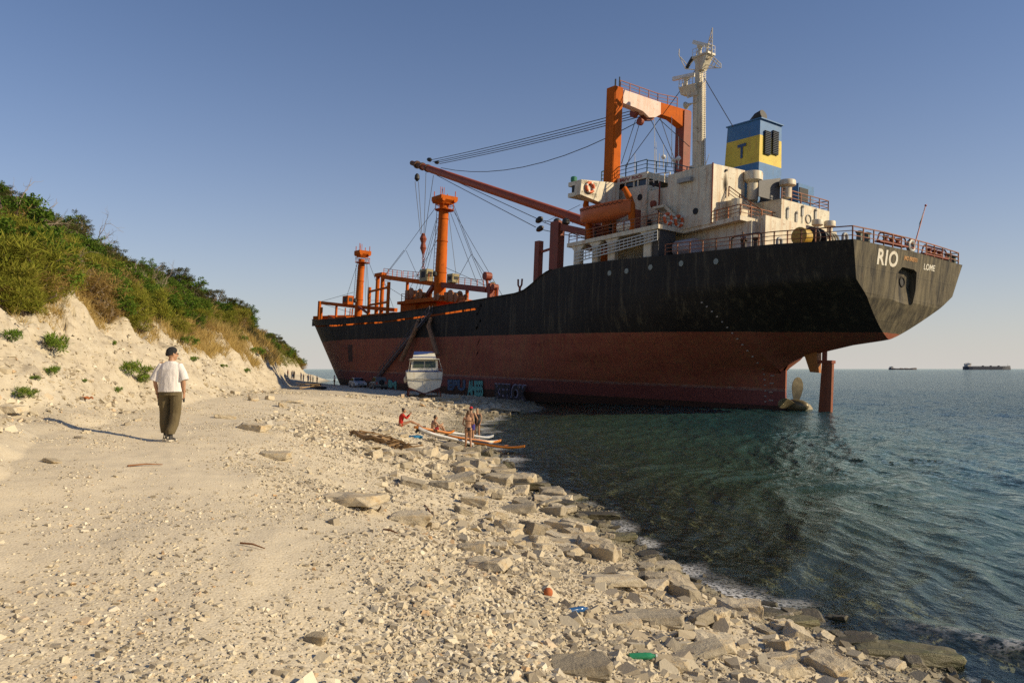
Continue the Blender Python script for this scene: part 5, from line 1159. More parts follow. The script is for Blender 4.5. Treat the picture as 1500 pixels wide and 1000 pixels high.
m = bpy.data.materials.new('shingle stones'); t, p = nodes(m); co = coord(t)
sc_ = ramp(t, attr(t, 'tone'), [(0, (.22, .19, .145)), (.22, (.38, .32, .23)), (.5, (.52, .45, .32)), (.8, (.61, .54, .40)), (.94, (.72, .66, .53)), (1, (.50, .31, .14))])
sc_ = mixc(t, mth(t, 'MULTIPLY', noise(t, co, 30, 5, .7), .35), sc_, (.36, .31, .22)); sc_ = mixc(t, mth(t, 'MULTIPLY', attr(t, 'wet'), .8), sc_, (.10, .085, .05))
t.links.new(sc_, p.inputs['Base Color']); p.inputs['Roughness'].default_value = .85; bump(t, p, noise(t, co, 40, 4), .4, .01)
sh_ = bpy.data.objects.new('shingle', np_mesh('shingle', V1, F1, m, False, dict(tone=T1, wet=W1))); COL.objects.link(sh_); tag(sh_, kind='stuff')
rb_ = bpy.data.objects.new('rubble', np_mesh('rubble', V2, F2, m, False, dict(tone=T2, wet=W2))); COL.objects.link(rb_); tag(rb_, kind='stuff')

# ------------------------------------------------------------------ plants
def leaf_mat(name, a, b, dry=None, trans=.35):
    m = bpy.data.materials.new(name); t, p = nodes(m); t.nodes.remove(p); oi = t.nodes.new('ShaderNodeObjectInfo')
    f_ = mth(t, 'ADD', mth(t, 'MULTIPLY', attr(t, 'tone'), .7), mth(t, 'MULTIPLY', oi.outputs['Random'], .3))
    st = [(0, a), (.75, b)]+([(1, dry)] if dry else []); c = ramp(t, f_, st)
    d_ = t.nodes.new('ShaderNodeBsdfDiffuse'); tl = t.nodes.new('ShaderNodeBsdfTranslucent'); mx = t.nodes.new('ShaderNodeMixShader'); mx.inputs[0].default_value = trans
    t.links.new(c, d_.inputs[0]); t.links.new(c, tl.inputs[0]); t.links.new(d_.outputs[0], mx.inputs[1]); t.links.new(tl.outputs[0], mx.inputs[2]); t.links.new(mx.outputs[0], t.nodes['Material Output'].inputs[0]); return m
L_BROOM = leaf_mat('broom leaves', (.15, .18, .025), (.31, .30, .05), (.42, .31, .09)); L_OAK = leaf_mat('dark shrub leaves', (.05, .105, .016), (.15, .235, .035), (.28, .25, .06)); L_PINE = leaf_mat('scrub pine needles', (.045, .055, .020), (.11, .11, .036), (.22, .15, .06)); L_DRY = leaf_mat('dry bush', (.24, .16, .055), (.40, .28, .10), (.34, .17, .05)); L_PLANT = leaf_mat('green plant leaves', (.08, .15, .022), (.18, .27, .045), (.28, .27, .06)); L_GRASS = leaf_mat('dry grass blades', (.36, .255, .085), (.55, .41, .16), (.24, .22, .06))
BARK = simple('grey bark', (.27, .215, .15), .85, .35, 8); BARKD = simple('dark bark', (.09, .065, .045), .85, .35, 8)
def leaves(g_, centres, n, spread, ln, wd, up, taper=.15):
    """n leaf quads round each clump centre"""
    k = len(centres)*n; c = np.repeat(np.array(centres), n, 0)
    dirn = g_.normal(0, 1, (k, 3)); dirn /= np.linalg.norm(dirn, axis=1)[:, None]
    pos = c+dirn*(g_.random((k, 1))**.5)*np.asarray(spread)
    ax = g_.normal(0, 1, (k, 3))+dirn*.6+np.array([0, 0, up]); ax /= np.linalg.norm(ax, axis=1)[:, None]
    sd = np.cross(ax, g_.normal(0, 1, (k, 3))); sd /= np.linalg.norm(sd, axis=1)[:, None]
    L = ln*g_.uniform(.6, 1.4, (k, 1)); W = wd*g_.uniform(.6, 1.4, (k, 1))
    v = np.stack([pos-sd*W*.5*.5, pos+ax*L*.45-sd*W*.5, pos+ax*L, pos+ax*L*.45+sd*W*.5], 1).reshape(-1, 3)
    return v, np.arange(k*4).reshape(-1, 4), np.repeat(g_.random(k), 4)
def twig_tubes(mb, base, tips, r):
    for q in tips:
        b = Vector(base); q = Vector(q); md = b.lerp(q, .5)+Vector((rr_.gauss(0, .1), rr_.gauss(0, .1), .12)); mb.tube([b, md, q], [r, r*.6, r*.25], 5)
def shrub(kind, seed):
    g_ = np.random.default_rng(seed); n = {'broom': 42, 'oak': 46, 'pine': 30, 'dry': 34, 'plant': 16}[kind]
    ctr = []
    while len(ctr) < n:
        q = g_.uniform(-1, 1, 3)*np.array([.52, .52, .5]); q[2] += .55
        rad_ = math.hypot(q[0], q[1])/.52; lim = {'broom': 1-.35*q[2], 'oak': 1.0, 'pine': 1.05-.2*q[2], 'dry': 1, 'plant': 1}[kind]
        if rad_ < lim and (q[2]-.5)**2/.27+rad_**2 < 1.35*g_.uniform(.6, 1.1) and (q[2] > .18 or kind == 'plant'): ctr.append(q)
    if kind == 'plant': ctr = [np.array([c[0], c[1], c[2]*.35]) for c in ctr]
    a = dict(broom=(60, (.13, .13, .17), .17, .016, 1.6), oak=(60, (.12, .12, .10), .052, .036, .2), pine=(70, (.10, .10, .07), .085, .016, .5), dry=(46, (.15, .15, .15), .15, .012, .7), plant=(46, (.14, .14, .10), .15, .030, 1.1))[kind]
    v, f, tone = leaves(g_, ctr, *a); return v, f, tone, ctr
SH = {}; LM = dict(broom=L_BROOM, oak=L_OAK, pine=L_PINE, dry=L_DRY, plant=L_PLANT)
for kind in LM:
    SH[kind] = []
    for i in range(4 if kind != 'plant' else 3):
        v, f, tone, ctr = shrub(kind, _hk(kind)+i); mb = MB(); tw = [tuple(c) for c in ctr[::2]]
        twig_tubes(mb, (0, 0, 0 if kind != 'plant' else -.05), tw, .035 if kind != 'plant' else .008)
        SH[kind].append((np_mesh(kind, v, f, LM[kind], False, dict(tone=tone)), mb.mesh('stems', BARK if kind in ('pine', 'dry') else BARKD)))
def put_shrub(kind, p, w, h, name, label, group, i=None):
    i = rr_.randrange(len(SH[kind])) if i is None else i; root = empty(name, p, rr_.uniform(0, 6.28), label, 'shrub' if kind != 'plant' else 'plant', group); root.scale = (w, w, h)
    o = bpy.data.objects.new('foliage', SH[kind][i][0]); COL.objects.link(o); o.parent = root
    o = bpy.data.objects.new('stems', SH[kind][i][1]); COL.objects.link(o); o.parent = root; return root
SKY_PX = np.array([(0, 282), (40, 300), (100, 338), (150, 365), (200, 392), (250, 418), (300, 440), (350, 466), (390, 490), (430, 512), (470, 538)]); LOW_PX = np.array([(0, 448), (60, 476), (110, 490), (160, 495), (230, 492), (270, 500), (330, 478), (390, 490), (400, 525), (440, 532), (478, 543)])
LAB = dict(broom=('shrub', 'bright yellow green feathery shrub in the thicket on the hillside', 'feathery shrubs of the hillside thicket'), oak=('shrub', 'dark green dense leafy shrub in the thicket on the hillside', 'dark leafy shrubs of the hillside thicket'), pine=('scrub_pine', 'low olive brown scrub pine along the top of the hillside', 'scrub pines of the hillside'), dry=('shrub', 'dry tan brown bush in the thicket on the hillside', 'dry bushes of the hillside thicket'))
n_sh = 0
for k in range(400):
    if n_sh >= 275: break
    px = 470*rr_.random()**1.15-12; f_ = rr_.random(); s0 = np.interp(px, SKY_PX[:, 0], SKY_PX[:, 1]); s1 = np.interp(px, LOW_PX[:, 0], LOW_PX[:, 1]); py = s0+(s1-s0)*f_
    p = gp(px, py, 4)
    if p is None:
        for dy in range(2, 40, 3):
            p = gp(px, py+dy, 4)
            if p is not None: break
    if p is None: continue
    e_ = float(np.interp(p.y, FTX[:, 0], FTX[:, 1]))-p.x
    if e_ < (2.8 if p.y < 125 else 1.0): continue
    u = rr_.random(); kind = 'pine' if f_ < .32 and u < .75 else ('oak' if u < .36 else 'broom' if u < .72 else 'dry' if f_ > .35 else 'oak'); kind = 'broom' if (f_ > .78 and kind == 'oak') else kind
    h = rr_.uniform(.9, 1.7)*(1.15 if kind in ('pine', 'oak') else .9)*(1 if p.y < 90 else 1.5); w = h*rr_.uniform(1.0, 1.6)
    if f_ > .8: h *= .6; w *= .75
    nm, lab, grp = LAB[kind]; put_shrub(kind, (p.x, p.y, p.z-.1), w, h, nm, lab, grp); n_sh += 1
def branch(mb, a, d, L, r, depth, g):
    pts = [Vector(a)]; dd = Vector(d)
    for i in range(4):
        dd = (dd+Vector((g.gauss(0, .25), g.gauss(0, .25), g.gauss(.02, .2)))).normalized(); pts.append(pts[-1]+dd*L/4)
    mb.tube(pts, [r, r*.85, r*.7, r*.55, r*.35], 5)
    if depth:
        for k in range(g.randint(3, 4)):
            q = pts[g.randint(1, 4)]; nd = (dd+Vector((g.gauss(0, .8), g.gauss(0, .8), g.gauss(.1, .6)))).normalized(); branch(mb, q, nd, L*g.uniform(.5, .8), r*.5, depth-1, g)
for i, (px, py, L, lab, lean) in enumerate([(18, 352, 1.7, 'pale bare dead tree reaching above the crest of the hill at the photo edge', (.35, 0, .8)), (40, 362, 1.9, 'fallen grey tangle of dead branches on the upper hillside', (.9, -.2, .25)), (118, 372, 1.7, 'bare dead branches leaning over dark scrub below the crest', (.8, -.1, .35)), (150, 372, 1.0, 'forked pale dead stem standing near the crest', (.1, 0, 1)), (240, 452, 1.5, 'grey dead bush with many bare twigs above the walker', (-.4, -.2, .7)), (215, 418, .9, 'short bare dead branch sticking out between green shrubs', (.7, 0, .4)), (70, 398, 1.0, 'thin fallen dead branch lying on green shrubs', (1, 0, .1))]):
    p = gp(px, py, 4); g = random.Random(40+i); mb = MB(); 
    for k in range(3 if i != 4 else 5): branch(mb, (0, 0, 0), Vector(lean)+Vector((g.gauss(0, .35), g.gauss(0, .35), g.gauss(0, .25))), L, .055*L/1.5, 3, g)
    o = mb.build('dead_tree', BARK); o.location = (p.x, p.y, p.z+.2); tag(o, lab, 'dead tree')
PLANTS = [(74, 512, 52, 'wide green plant growing on the bank below the dry grass'), (194, 552, 46, 'thick bright green plant on the bank beside the walker'), (206, 560, 26, 'small green plant at the foot of the thick one beside the walker'), (36, 582, 30, 'sparse yellow green plant low on the bank'), (78, 548, 26, 'small pale green plant in the middle of the bank'), (10, 500, 36, 'grey green plant spilling down the bank at the photo edge'), (172, 575, 18, 'tiny green plant where the bank meets the track'), (166, 505, 12, 'tiny tuft on the upper bank above the track'), (276, 505, 26, 'green plant behind the head of the walker'), (283, 530, 16, 'small green plant beside the shoulder of the walker'), (352, 500, 18, 'green tuft high on the cliff towards the ship'), (376, 520, 22, 'low green plants on the cliff crease towards the ship'), (362, 545, 12, 'little tuft low on the cliff towards the ship'), (328, 538, 10, 'little dry tuft in the middle of the cliff'), (122, 560, 10, 'tiny tuft beside a loose stone on the bank'), (52, 556, 14, 'dry grey tuft on the bank between two pale green plants')]
for px, py, w, lab in PLANTS:
    p = gp(px, py, 4); wm_ = w*p.y/F; put_shrub('plant', (p.x, p.y, p.z), wm_, wm_*1.05, 'bank_plant', lab, None)
# dry grass and low scrub filling the slope: uncountable
g_ = np.random.default_rng(77); N = 26000
y = np.exp(g_.uniform(math.log(6), math.log(150), N)); ft = np.interp(y, FTX[:, 0], FTX[:, 1]); e = 2.4+np.abs(g_.normal(0, 1, N))*3.0; x = ft-e
ok = (x/y > -.75); ok &= (fbm(x*.6, y*.5, 3, 401) > -.12); x, y = x[ok], y[ok]; z = land(x, y); C3 = np.stack([x, y, z+.05], 1)
sc2 = np.clip(y/30, .7, 3)
v, f, tone = leaves(g_, C3, 7, (.16, .16, .04), .42, .014, 3.0); v = (v.reshape(-1, 28, 3)-C3[:, None])*np.repeat(sc2, 1)[:, None, None]*np.array([1, 1, .75])+C3[:, None]
go = bpy.data.objects.new('dry_grass', np_mesh('dry_grass', v.reshape(-1, 3), f, L_GRASS, False, dict(tone=tone))); COL.objects.link(go); tag(go, kind='stuff')
N = 30000; y = np.exp(g_.uniform(math.log(6), math.log(290), N)); ft = np.interp(y, FTX[:, 0], FTX[:, 1]); e = np.where(y > 128, 2.0, 5.0)+g_.random(N)**1.3*26; x = ft-e; ok = x/y > -.8; x, y = x[ok], y[ok]; z = land(x, y); hh = .55*np.clip(.6+fbm(x*.4, y*.4, 3, 411), .1, 1)
C3 = np.stack([x, y, z+hh*g_.random(len(x))], 1); sc2 = np.clip(y/26, .8, 5)
v, f, tone = leaves(g_, C3, 9, (.24, .24, .18), .17, .030, 1.2); v = (v.reshape(-1, 36, 3)-C3[:, None])*sc2[:, None, None]*.8+C3[:, None]
go = bpy.data.objects.new('low_scrub', np_mesh('low_scrub', v.reshape(-1, 3), f, leaf_mat('low scrub leaves', (.09, .11, .02), (.24, .23, .05), (.42, .30, .11)), False, dict(tone=tone))); COL.objects.link(go); tag(go, kind='stuff')
# ------------------------------------------------------------------ people
SKIN = simple('skin', (.42, .235, .14), .55, .12, 20); SKIN2 = simple('tanned skin', (.36, .19, .105), .5, .12, 20)
HAIR = simple('dark hair', (.028, .018, .012), .55, .4, 30)
def cloth(name, c, wr=.35, sc=9):
    if name in MATS: return MATS[name]
    m = bpy.data.materials.new(name); t, p = nodes(m); co = coord(t); n1 = noise(t, co, sc, 3, .55, (1.2, 1.2, .55)); n2 = noise(t, co, sc*9, 3)
    t.links.new(ramp(t, n1, [(.3, [v*.88 for v in c]), (.7, [min(1, v*1.08) for v in c])]), p.inputs['Base Color']); p.inputs['Roughness'].default_value = .9
    bump(t, p, mth(t, 'ADD', n1, mth(t, 'MULTIPLY', n2, .06)), wr, .05); MATS[name] = m; return m
def remeshed(mb, name, mat, parent, vox, it=3, extra=()):
    me = mb.mesh('tmp', mat, True); o = bpy.data.objects.new('tmp', me); COL.objects.link(o)
    r_ = o.modifiers.new('r', 'REMESH'); r_.mode = 'VOXEL'; r_.voxel_size = vox; r_.use_smooth_shade = True
    s_ = o.modifiers.new('s', 'SMOOTH'); s_.iterations = it; s_.factor = .5
    dg = bpy.context.evaluated_depsgraph_get(); me2 = bpy.data.meshes.new_from_object(o.evaluated_get(dg)); bpy.data.objects.remove(o)
    me2.name = name; me2.materials.clear(); me2.materials.append(mat)
    ob = bpy.data.objects.new(name, me2); COL.objects.link(ob); ob.parent = parent; return ob
def ring(c, X, Y, a, b, n=18, pw=.85):
    c, X, Y = Vector(c), Vector(X), Vector(Y); out = []
    for k in range(n):
        th = 2*math.pi*k/n; cx_, sy_ = math.cos(th), math.sin(th)
        out.append(c+X*(a*math.copysign(abs(cx_)**pw, cx_))+Y*(b*math.copysign(abs(sy_)**pw, sy_)))
    return out
V = Vector
def pose_stand(**kw):
    J = dict(pelvis=V((0, 0, .93)), waist=V((0, 0, 1.10)), chest=V((0, 0, 1.30)), neck=V((0, .0, 1.47)), head=V((0, .03, 1.62)),
             shR=V((.19, 0, 1.43)), elR=V((.25, -.02, 1.14)), wrR=V((.24, .06, .88)), shL=V((-.19, 0, 1.43)), elL=V((-.25, -.02, 1.14)), wrL=V((-.24, .06, .88)),
             hipR=V((.09, 0, .92)), knR=V((.10, .02, .50)), anR=V((.10, -.02, .09)), hipL=V((-.09, 0, .92)), knL=V((-.10, .02, .50)), anL=V((-.10, -.02, .09)), hy=0., toe=V((0, 1, 0)), fwd=V((0, 1, 0)))
    for k, v in kw.items(): J[k] = V(v) if isinstance(v, tuple) else v
    return J
def hand(mb, w, d, side, curl=.6):
    """palm, four curled fingers and a thumb off its side"""
    w = V(w); d = V(d).normalized(); up = V((0, 1, 0)) if abs(d.y) < .8 else V((0, 0, 1)); u = (up-d*up.dot(d)).normalized(); s = d.cross(u)*side
    mb.loft([ring(w-d*.01, s, u, .022, .03, 10), ring(w+d*.04, s, u, .016, .043, 10), ring(w+d*.085, s, u, .015, .042, 10)])
    inn = -s
    for i, (off, ln) in enumerate(((.033, .070), (.011, .080), (-.011, .074), (-.032, .056))):
        p0 = w+d*.078+u*off; c1 = (d+inn*curl*.5).normalized(); c2 = (d+inn*curl*1.4).normalized(); c3 = (d*.6+inn*curl*2.0).normalized()
        p1 = p0+c1*ln*.45; p2 = p1+c2*ln*.33; p3 = p2+c3*ln*.26; mb.tube([p0-d*.01, p0, p1, p2, p3], [.0085, .009, .0085, .0078, .006], 7)
    q = w+d*.025+u*.038; mb.tube([q-u*.012, q+u*.012+d*.02+inn*.008, q+u*.018+d*.05+inn*.02, q+u*.012+d*.072+inn*.03], [.012, .012, .010, .007], 7)
def spine_rings(J, grow=0., top=True, a0=1.0):
    Xh = (J['hipR']-J['hipL']).normalized(); Xs = (J['shR']-J['shL']).normalized(); pts = ['pelvis', 'waist', 'chest']
    up = (J['waist']-J['pelvis']).normalized(); up2 = (J['neck']-J['chest']).normalized()
    Yh = up.cross(Xh); Ys = up2.cross(Xs); Xm = (Xh+Xs).normalized(); Ym = (Yh+Ys).normalized()
    g = grow; rs = [ring(J['pelvis']-up*.09, Xh, Yh, (.13+g)*a0, .095+g), ring(J['pelvis'], Xh, Yh, (.165+g)*a0, .115+g), ring(J['waist'], Xm, Ym, (.135+g)*a0, .095+g), ring(J['chest'], Xs, Ys, (.16+g)*a0, .115+g)]
    if top: rs += [ring(J['chest'].lerp(J['neck'], .55), Xs, Ys, (.165+g)*a0, .095+g), ring(J['chest'].lerp(J['neck'], .9), Xs, Ys, (.10+g)*a0, .07+g)]
    return rs
def foot(mb, an, toe, g=0, L=.19):
    t_ = V(toe).normalized(); sd = t_.cross(V((0, 0, 1))).normalized(); z = V((0, 0, 1)); a = V(an); b = a-z*(a.z*0+.055)
    rs = [(-.065, .028, .035), (-.03, .036, .05), (.04, .038, .042), (.11, .046, .030), (.16, .040, .022), (L, .015, .012)]
    mb.loft([ring(b+t_*d-z*(.055-h_)*.0+z*(h_-.035), sd, z, w_+g, h_+g, 12) for d, w_, h_ in rs]); mb.tube([a+z*.06, a, a-z*.045+t_*.02], [.042+g, .042+g, .045+g], 10)
def body(J, mb, hands=True, curl=.6, feet=True, female=False):
    k = .9 if female else 1.0
    mb.loft(spine_rings(J, 0, True, .92 if female else 1))
    mb.tube([J['neck']-V((0, 0, .06)), J['neck'].lerp(J['head'], .6)], [.062*k, .054*k], 12)
    f = J['fwd'].normalized(); s = f.cross(V((0, 0, 1))).normalized(); h = J['head']
    mb.loft([ring(h+V((0, 0, z_))+f*o_, s, f, a_, b_, 16, 1) for z_, a_, b_, o_ in ((-.115, .03, .03, .045), (-.09, .052, .06, .03), (-.04, .068, .088, .008), (.02, .074, .097, 0), (.07, .068, .088, -.006), (.105, .042, .055, -.01), (.12, .01, .015, -.01))])
    mb.tube([h+f*.085+V((0, 0, .018)), h+f*.108-V((0, 0, .012)), h+f*.112-V((0, 0, .028)), h+f*.09-V((0, 0, .036))], [.010, .013, .016, .010], 8)
    for sg in (-1, 1): mb.ball(h+s*.075*sg-f*.005, (.012+.01*abs(s.x), .012+.014*abs(s.y), .03), 8, 6)
    mb.tube([h+f*.082-V((0, 0, .062))-s*.02, h+f*.088-V((0, 0, .062)), h+f*.082-V((0, 0, .062))+s*.02], .008, 6)
    if female:
        Xs = (J['shR']-J['shL']).normalized(); Ys = (J['neck']-J['chest']).normalized().cross(Xs)
        for sg in (-1, 1): mb.ball(J['chest']+Xs*.07*sg+Ys*.085, .062, 12, 8)
        for sg in (-1, 1): mb.ball(J['pelvis']+Xs*.075*sg-Ys*.055-V((0, 0, .03)), .095, 12, 8)
    for sd, sg in (('R', 1), ('L', -1)):
        mb.tube([J['chest'].lerp(J['sh'+sd], .55), J['sh'+sd], J['sh'+sd].lerp(J['el'+sd], .35), J['el'+sd], J['el'+sd].lerp(J['wr'+sd], .3), J['wr'+sd]], [.06*k, .056*k, .048*k, .036*k, .038*k, .026*k], 12)
        d = J['wr'+sd]-J['el'+sd]
        if hands: hand(mb, J['wr'+sd], d, sg, curl)
        mb.tube([J['hip'+sd]+V((0, 0, .02)), J['hip'+sd].lerp(J['kn'+sd], .3), J['kn'+sd], J['kn'+sd].lerp(J['an'+sd], .3), J['an'+sd]], [.088, .080, .054, .056, .038], 12)
        if feet: foot(mb, J['an'+sd], J.get('toe'+sd, J['toe']))
def face(J, root):
    f = J['fwd'].normalized(); s = f.cross(V((0, 0, 1))).normalized(); mb = MB()
    for sg in (-1, 1): mb.ball(J['head']+f*.088+s*.032*sg+V((0, 0, .012)), .011, 8, 6); mb.beam(J['head']+f*.095+s*.018*sg+V((0, 0, .033)), J['head']+f*.085+s*.05*sg+V((0, 0, .032)), .008, .006)
    mb.build('eyes', HAIR, root)
def hair(J, root, vox, style='short', mat=None):
    f = J['fwd'].normalized(); s = f.cross(V((0, 0, 1))).normalized(); h = J['head']; mb = MB()
    mb.loft([ring(h+V((0, 0, z_))+f*o_, s, f, a_, b_, 16, 1) for z_, a_, b_, o_ in ((-.045, .066, .055, -.045), (.0, .083, .075, -.032), (.05, .084, .094, -.014), (.095, .066, .076, -.012), (.125, .034, .04, -.014), (.134, .01, .01, -.014))])
    if style == 'bun': mb.ball(h-f*.07+V((0, 0, .10)), .048, 10, 8)
    if style == 'long': mb.tube([h-f*.06, h-f*.10-V((0, 0, .1)), h-f*.10-V((0, 0, .22))], [.06, .06, .03], 10)
    return remeshed(mb, 'hair', mat or HAIR, root, vox)
def garment(root, name, mat, vox, parts, it=3):
    mb = MB()
    for kind, *a in parts:
        if kind == 'tube': mb.tube(*a)
        elif kind == 'loft': mb.loft(*a)
        elif kind == 'ball': mb.ball(*a)
    return remeshed(mb, name, mat, root, vox, it)
# --- the walker
SHIRT = cloth('white shirt cloth', (.74, .70, .67), .5, 7); OLIVEC = cloth('olive trouser cloth', (.115, .088, .042), .6, 8); BLK = cloth('black knit', (.016, .015, .015), .4, 40)
pm_ = gp(246, 645.5); mpp = pm_.y/F
def mx_(px, py, y=0): return V(((px-247)*mpp, y, (645-py)*mpp))
man = empty('person', (pm_.x+(247-246)*mpp, pm_.y, pm_.z), 0, 'person in white shirt, olive cargo trousers and black beanie walking up the track', 'person')
J = pose_stand(pelvis=(.02, 0, .95), waist=(.02, 0, 1.12), chest=(.02, 0, 1.31), neck=(.025, 0, 1.49), head=(.035, .02, 1.645), shR=(.205, 0, 1.44), elR=(.28, -.03, 1.14), wrR=(.262, .04, .90), shL=(-.17, 0, 1.44), elL=(-.26, -.04, 1.13), wrL=(-.245, .05, .88),
               hipR=(.11, 0, .93), knR=(.10, .05, .49), anR=(.065, -.10, .095), hipL=(-.07, 0, .93), knL=(-.10, .10, .50), anL=(-.10, .13, .10), fwd=(.72, .70, -.05))
mb = MB(); body(J, mb, True, .9, False); remeshed(mb, 'body', SKIN, man, .0065, 2)
pr_ = []
pr_.append(('loft', [ring((.02, -.01, .93), (1, 0, 0), (0, 1, 0), .222, .152), ring((.02, -.01, 1.02), (1, 0, 0), (0, 1, 0), .215, .148), ring((.02, -.01, 1.2), (1, 0, 0), (0, 1, 0), .212, .142), ring((.02, 0, 1.36), (1, 0, 0), (0, 1, 0), .220, .135), ring((.022, 0, 1.445), (1, 0, 0), (0, 1, 0), .19, .10), ring((.024, 0, 1.495), (1, 0, 0), (0, 1, 0), .105, .078), ring((.024, 0, 1.512), (1, 0, 0), (0, 1, 0), .072, .068)]))
for sd, sg in (('R', 1), ('L', -1)): pr_.append(('tube', [J['chest'].lerp(J['sh'+sd], .35)+V((0, 0, .0)), J['sh'+sd]+V((-.012*sg, 0, -.022)), J['sh'+sd].lerp(J['el'+sd], .55)+V((.012*sg, 0, 0)), J['sh'+sd].lerp(J['el'+sd], .98)+V((.022*sg, 0, 0))], [.066, .076, .080, .086], 14))
sh_o = garment(man, 'shirt', SHIRT, .010, pr_, 3)
tr_ = [('loft', [ring((.02, 0, .86), (1, 0, 0), (0, 1, 0), .205, .150), ring((.02, 0, .96), (1, 0, 0), (0, 1, 0), .190, .135), ring((.02, 0, 1.06), (1, 0, 0), (0, 1, 0), .165, .120)])]
for sd in 'RL':
    h_, k_, a_ = J['hip'+sd], J['kn'+sd], J['an'+sd]; sg = 1 if sd == 'R' else -1
    tr_.append(('tube', [h_+V((.012*sg, 0, .02)), h_.lerp(k_, .35)+V((.022*sg, -.01, 0)), k_+V((.012*sg, -.02, .03)), k_.lerp(a_, .45)+V((.02*sg, -.02, 0)), a_+V((.012*sg, -.01, .085)), a_+V((.010*sg, -.01, .045))], [.108, .106, .096, .092, .088, .084], 16))
    tr_.append(('ball', tuple(h_.lerp(k_, .62)+V((.075*sg, -.03, 0))), (.035, .06, .085)))
garment(man, 'trousers', OLIVEC, .010, tr_, 2)
f = J['fwd'].normalized(); s = f.cross(V((0, 0, 1))).normalized(); h_ = J['head']
garment(man, 'beanie', BLK, .008, [('loft', [[v+V((0, 0, .38*(v-h_).dot(f)*(1 if z_ < .06 else .5)+.008)) for v in ring(h_+V((0, 0, z_))+f*o_, s, f, a_, b_, 18, 1)] for z_, a_, b_, o_ in ((-.012, .086, .098, -.022), (.02, .091, .104, -.016), (.07, .088, .102, -.012), (.105, .070, .082, -.014), (.13, .038, .045, -.016), (.137, .01, .012, -.016))])])
mb = MB(); mb.tube([h_+s*.076+V((0, 0, .012)), h_+s*.070+f*.075+V((0, 0, .012))], .004, 6); mb.ball(h_+f*.098+s*.036+V((0, 0, .010)), (.012, .012, .016), 10, 7); mb.ball(h_+f*.098-s*.036+V((0, 0, .010)), (.012, .012, .016), 10, 7); mb.build('sunglasses', BLACK, man)
SHOE = simple('dark shoe', (.03, .027, .025), .7); SOLE = simple('pale sole', (.52, .47, .38), .8)
for sd in 'RL':
    a_ = J['an'+sd]; mb = MB(); foot(mb, a_+V((0, 0, -.012)), V((.08, 1, 0)), .012, .21); so_ = remeshed(mb, 'shoe', SHOE, man, .008, 2)
    mb = MB(); b = V((a_.x, a_.y, max(a_.z-.092, .004)))
    t_ = V((.08, 1, 0)).normalized(); sdv = t_.cross(V((0, 0, 1)))
    rings = [[b+t_*d+sdv*w+V((0, 0, z)) for w, z in ((-w_, 0), (w_, 0), (w_, .03), (-w_, .03))] for d, w_ in ((-.09, .03), (-.06, .048), (.05, .048), (.13, .055), (.2, .045), (.225, .02))]
    mb.loft(rings); mb.build('sole', SOLE, so_); mb = MB(); 
    for k in range(3): mb.beam(b+t_*(.05+k*.03)-sdv*.03+V((0, 0, .075-k*.012)), b+t_*(.05+k*.03)+sdv*.03+V((0, 0, .075-k*.012)), .012, .008)
    mb.beam(b-t_*.07+V((0, 0, .05)), b-t_*.075+V((0, 0, .09)), .03, .01); mb.build('laces', SOLE, so_)
mb = MB(); mb.torus(tuple(J['wrL']+V((0, 0, .01))), .031, .009, 14, 6, (1, 0, 0), (0, 1, .2)); mb.build('bracelet', simple('brown leather', (.12, .045, .02), .6), man)
def held(name, mb, mat, at_, lab, cat): 
    o = mb.build(name, mat, None, True); o.location = man.matrix_basis @ V(at_); return tag(o, lab, cat)
mb = MB(); mb.lathe([(.026, -.10), (.03, -.09), (.03, .02), (.026, .04), (.012, .065), (.012, .09)], (0, 0, 0), 14); held('bottle', mb, BLACK, J['wrL']+V((.03, .02, -.115)), 'dark bottle hanging from the left hand of the walker', 'bottle')
mb = MB(); mb.box((-.006, -.035, -.07), (.006, .035, .07)); held('phone', mb, BLACK, J['wrR']+V((-.02, .045, -.10)), 'black phone held in the right hand of the walker', 'phone')
# --- bathers on the shore
def figure(p, yaw, label, J, clothes, female=False, hs='short', vox=.011, hm=None, group=None, skin=None, scale=1., name='person', hands=True):
    root = empty(name, p, yaw, label, 'person', group); root.scale = (scale,)*3
    mb = MB(); body(J, mb, hands, .5, True, female); remeshed(mb, 'body', skin or SKIN2, root, vox, 2); face(J, root); hair(J, root, vox, hs, hm)
    for nm, mat, parts in clothes: garment(root, nm, mat, vox, parts, 2)
    return root
def trunk(J, g=.012, lo=0, hi=6, a0=1.0): return ('loft', spine_rings(J, g, True, a0)[lo:hi])
def legs_cover(J, frac, r0=.1, r1=.1): return [('tube', [J['hip'+s_]+V((0, 0, .02)), J['hip'+s_].lerp(J['kn'+s_], frac*.5), J['hip'+s_].lerp(J['kn'+s_], frac)], [r0, (r0+r1)/2, r1], 12) for s_ in 'RL']
def sit(lean=-.12, hand_up=False):
    J = pose_stand(pelvis=(0, 0, .13), waist=(0, lean*.35+.02, .29), chest=(0, lean*.5+.06, .48), neck=(0, lean*.3+.10, .65), head=(0, lean*.3+.16, .80), hipR=(.09, .03, .12), hipL=(-.09, .03, .12), knR=(.13, .42, .42), knL=(-.13, .40, .36), anR=(.12, .62, .09), anL=(-.10, .68, .09), shR=(.185, lean*.35+.08, .61), shL=(-.185, lean*.35+.08, .61), elR=(.22, .22, .42), wrR=(.15, .42, .46), elL=(-.22, .22, .38), wrL=(-.14, .38, .40))
    if hand_up: J.update(elR=V((.22, .24, .42)), wrR=V((.10, .40, .60)), elL=V((-.22, .24, .42)), wrL=V((-.08, .40, .60)), knR=V((.12, .46, .28)), knL=V((-.10, .46, .24)), anR=V((.12, .84, .09)), anL=V((-.10, .86, .09)))
    return J
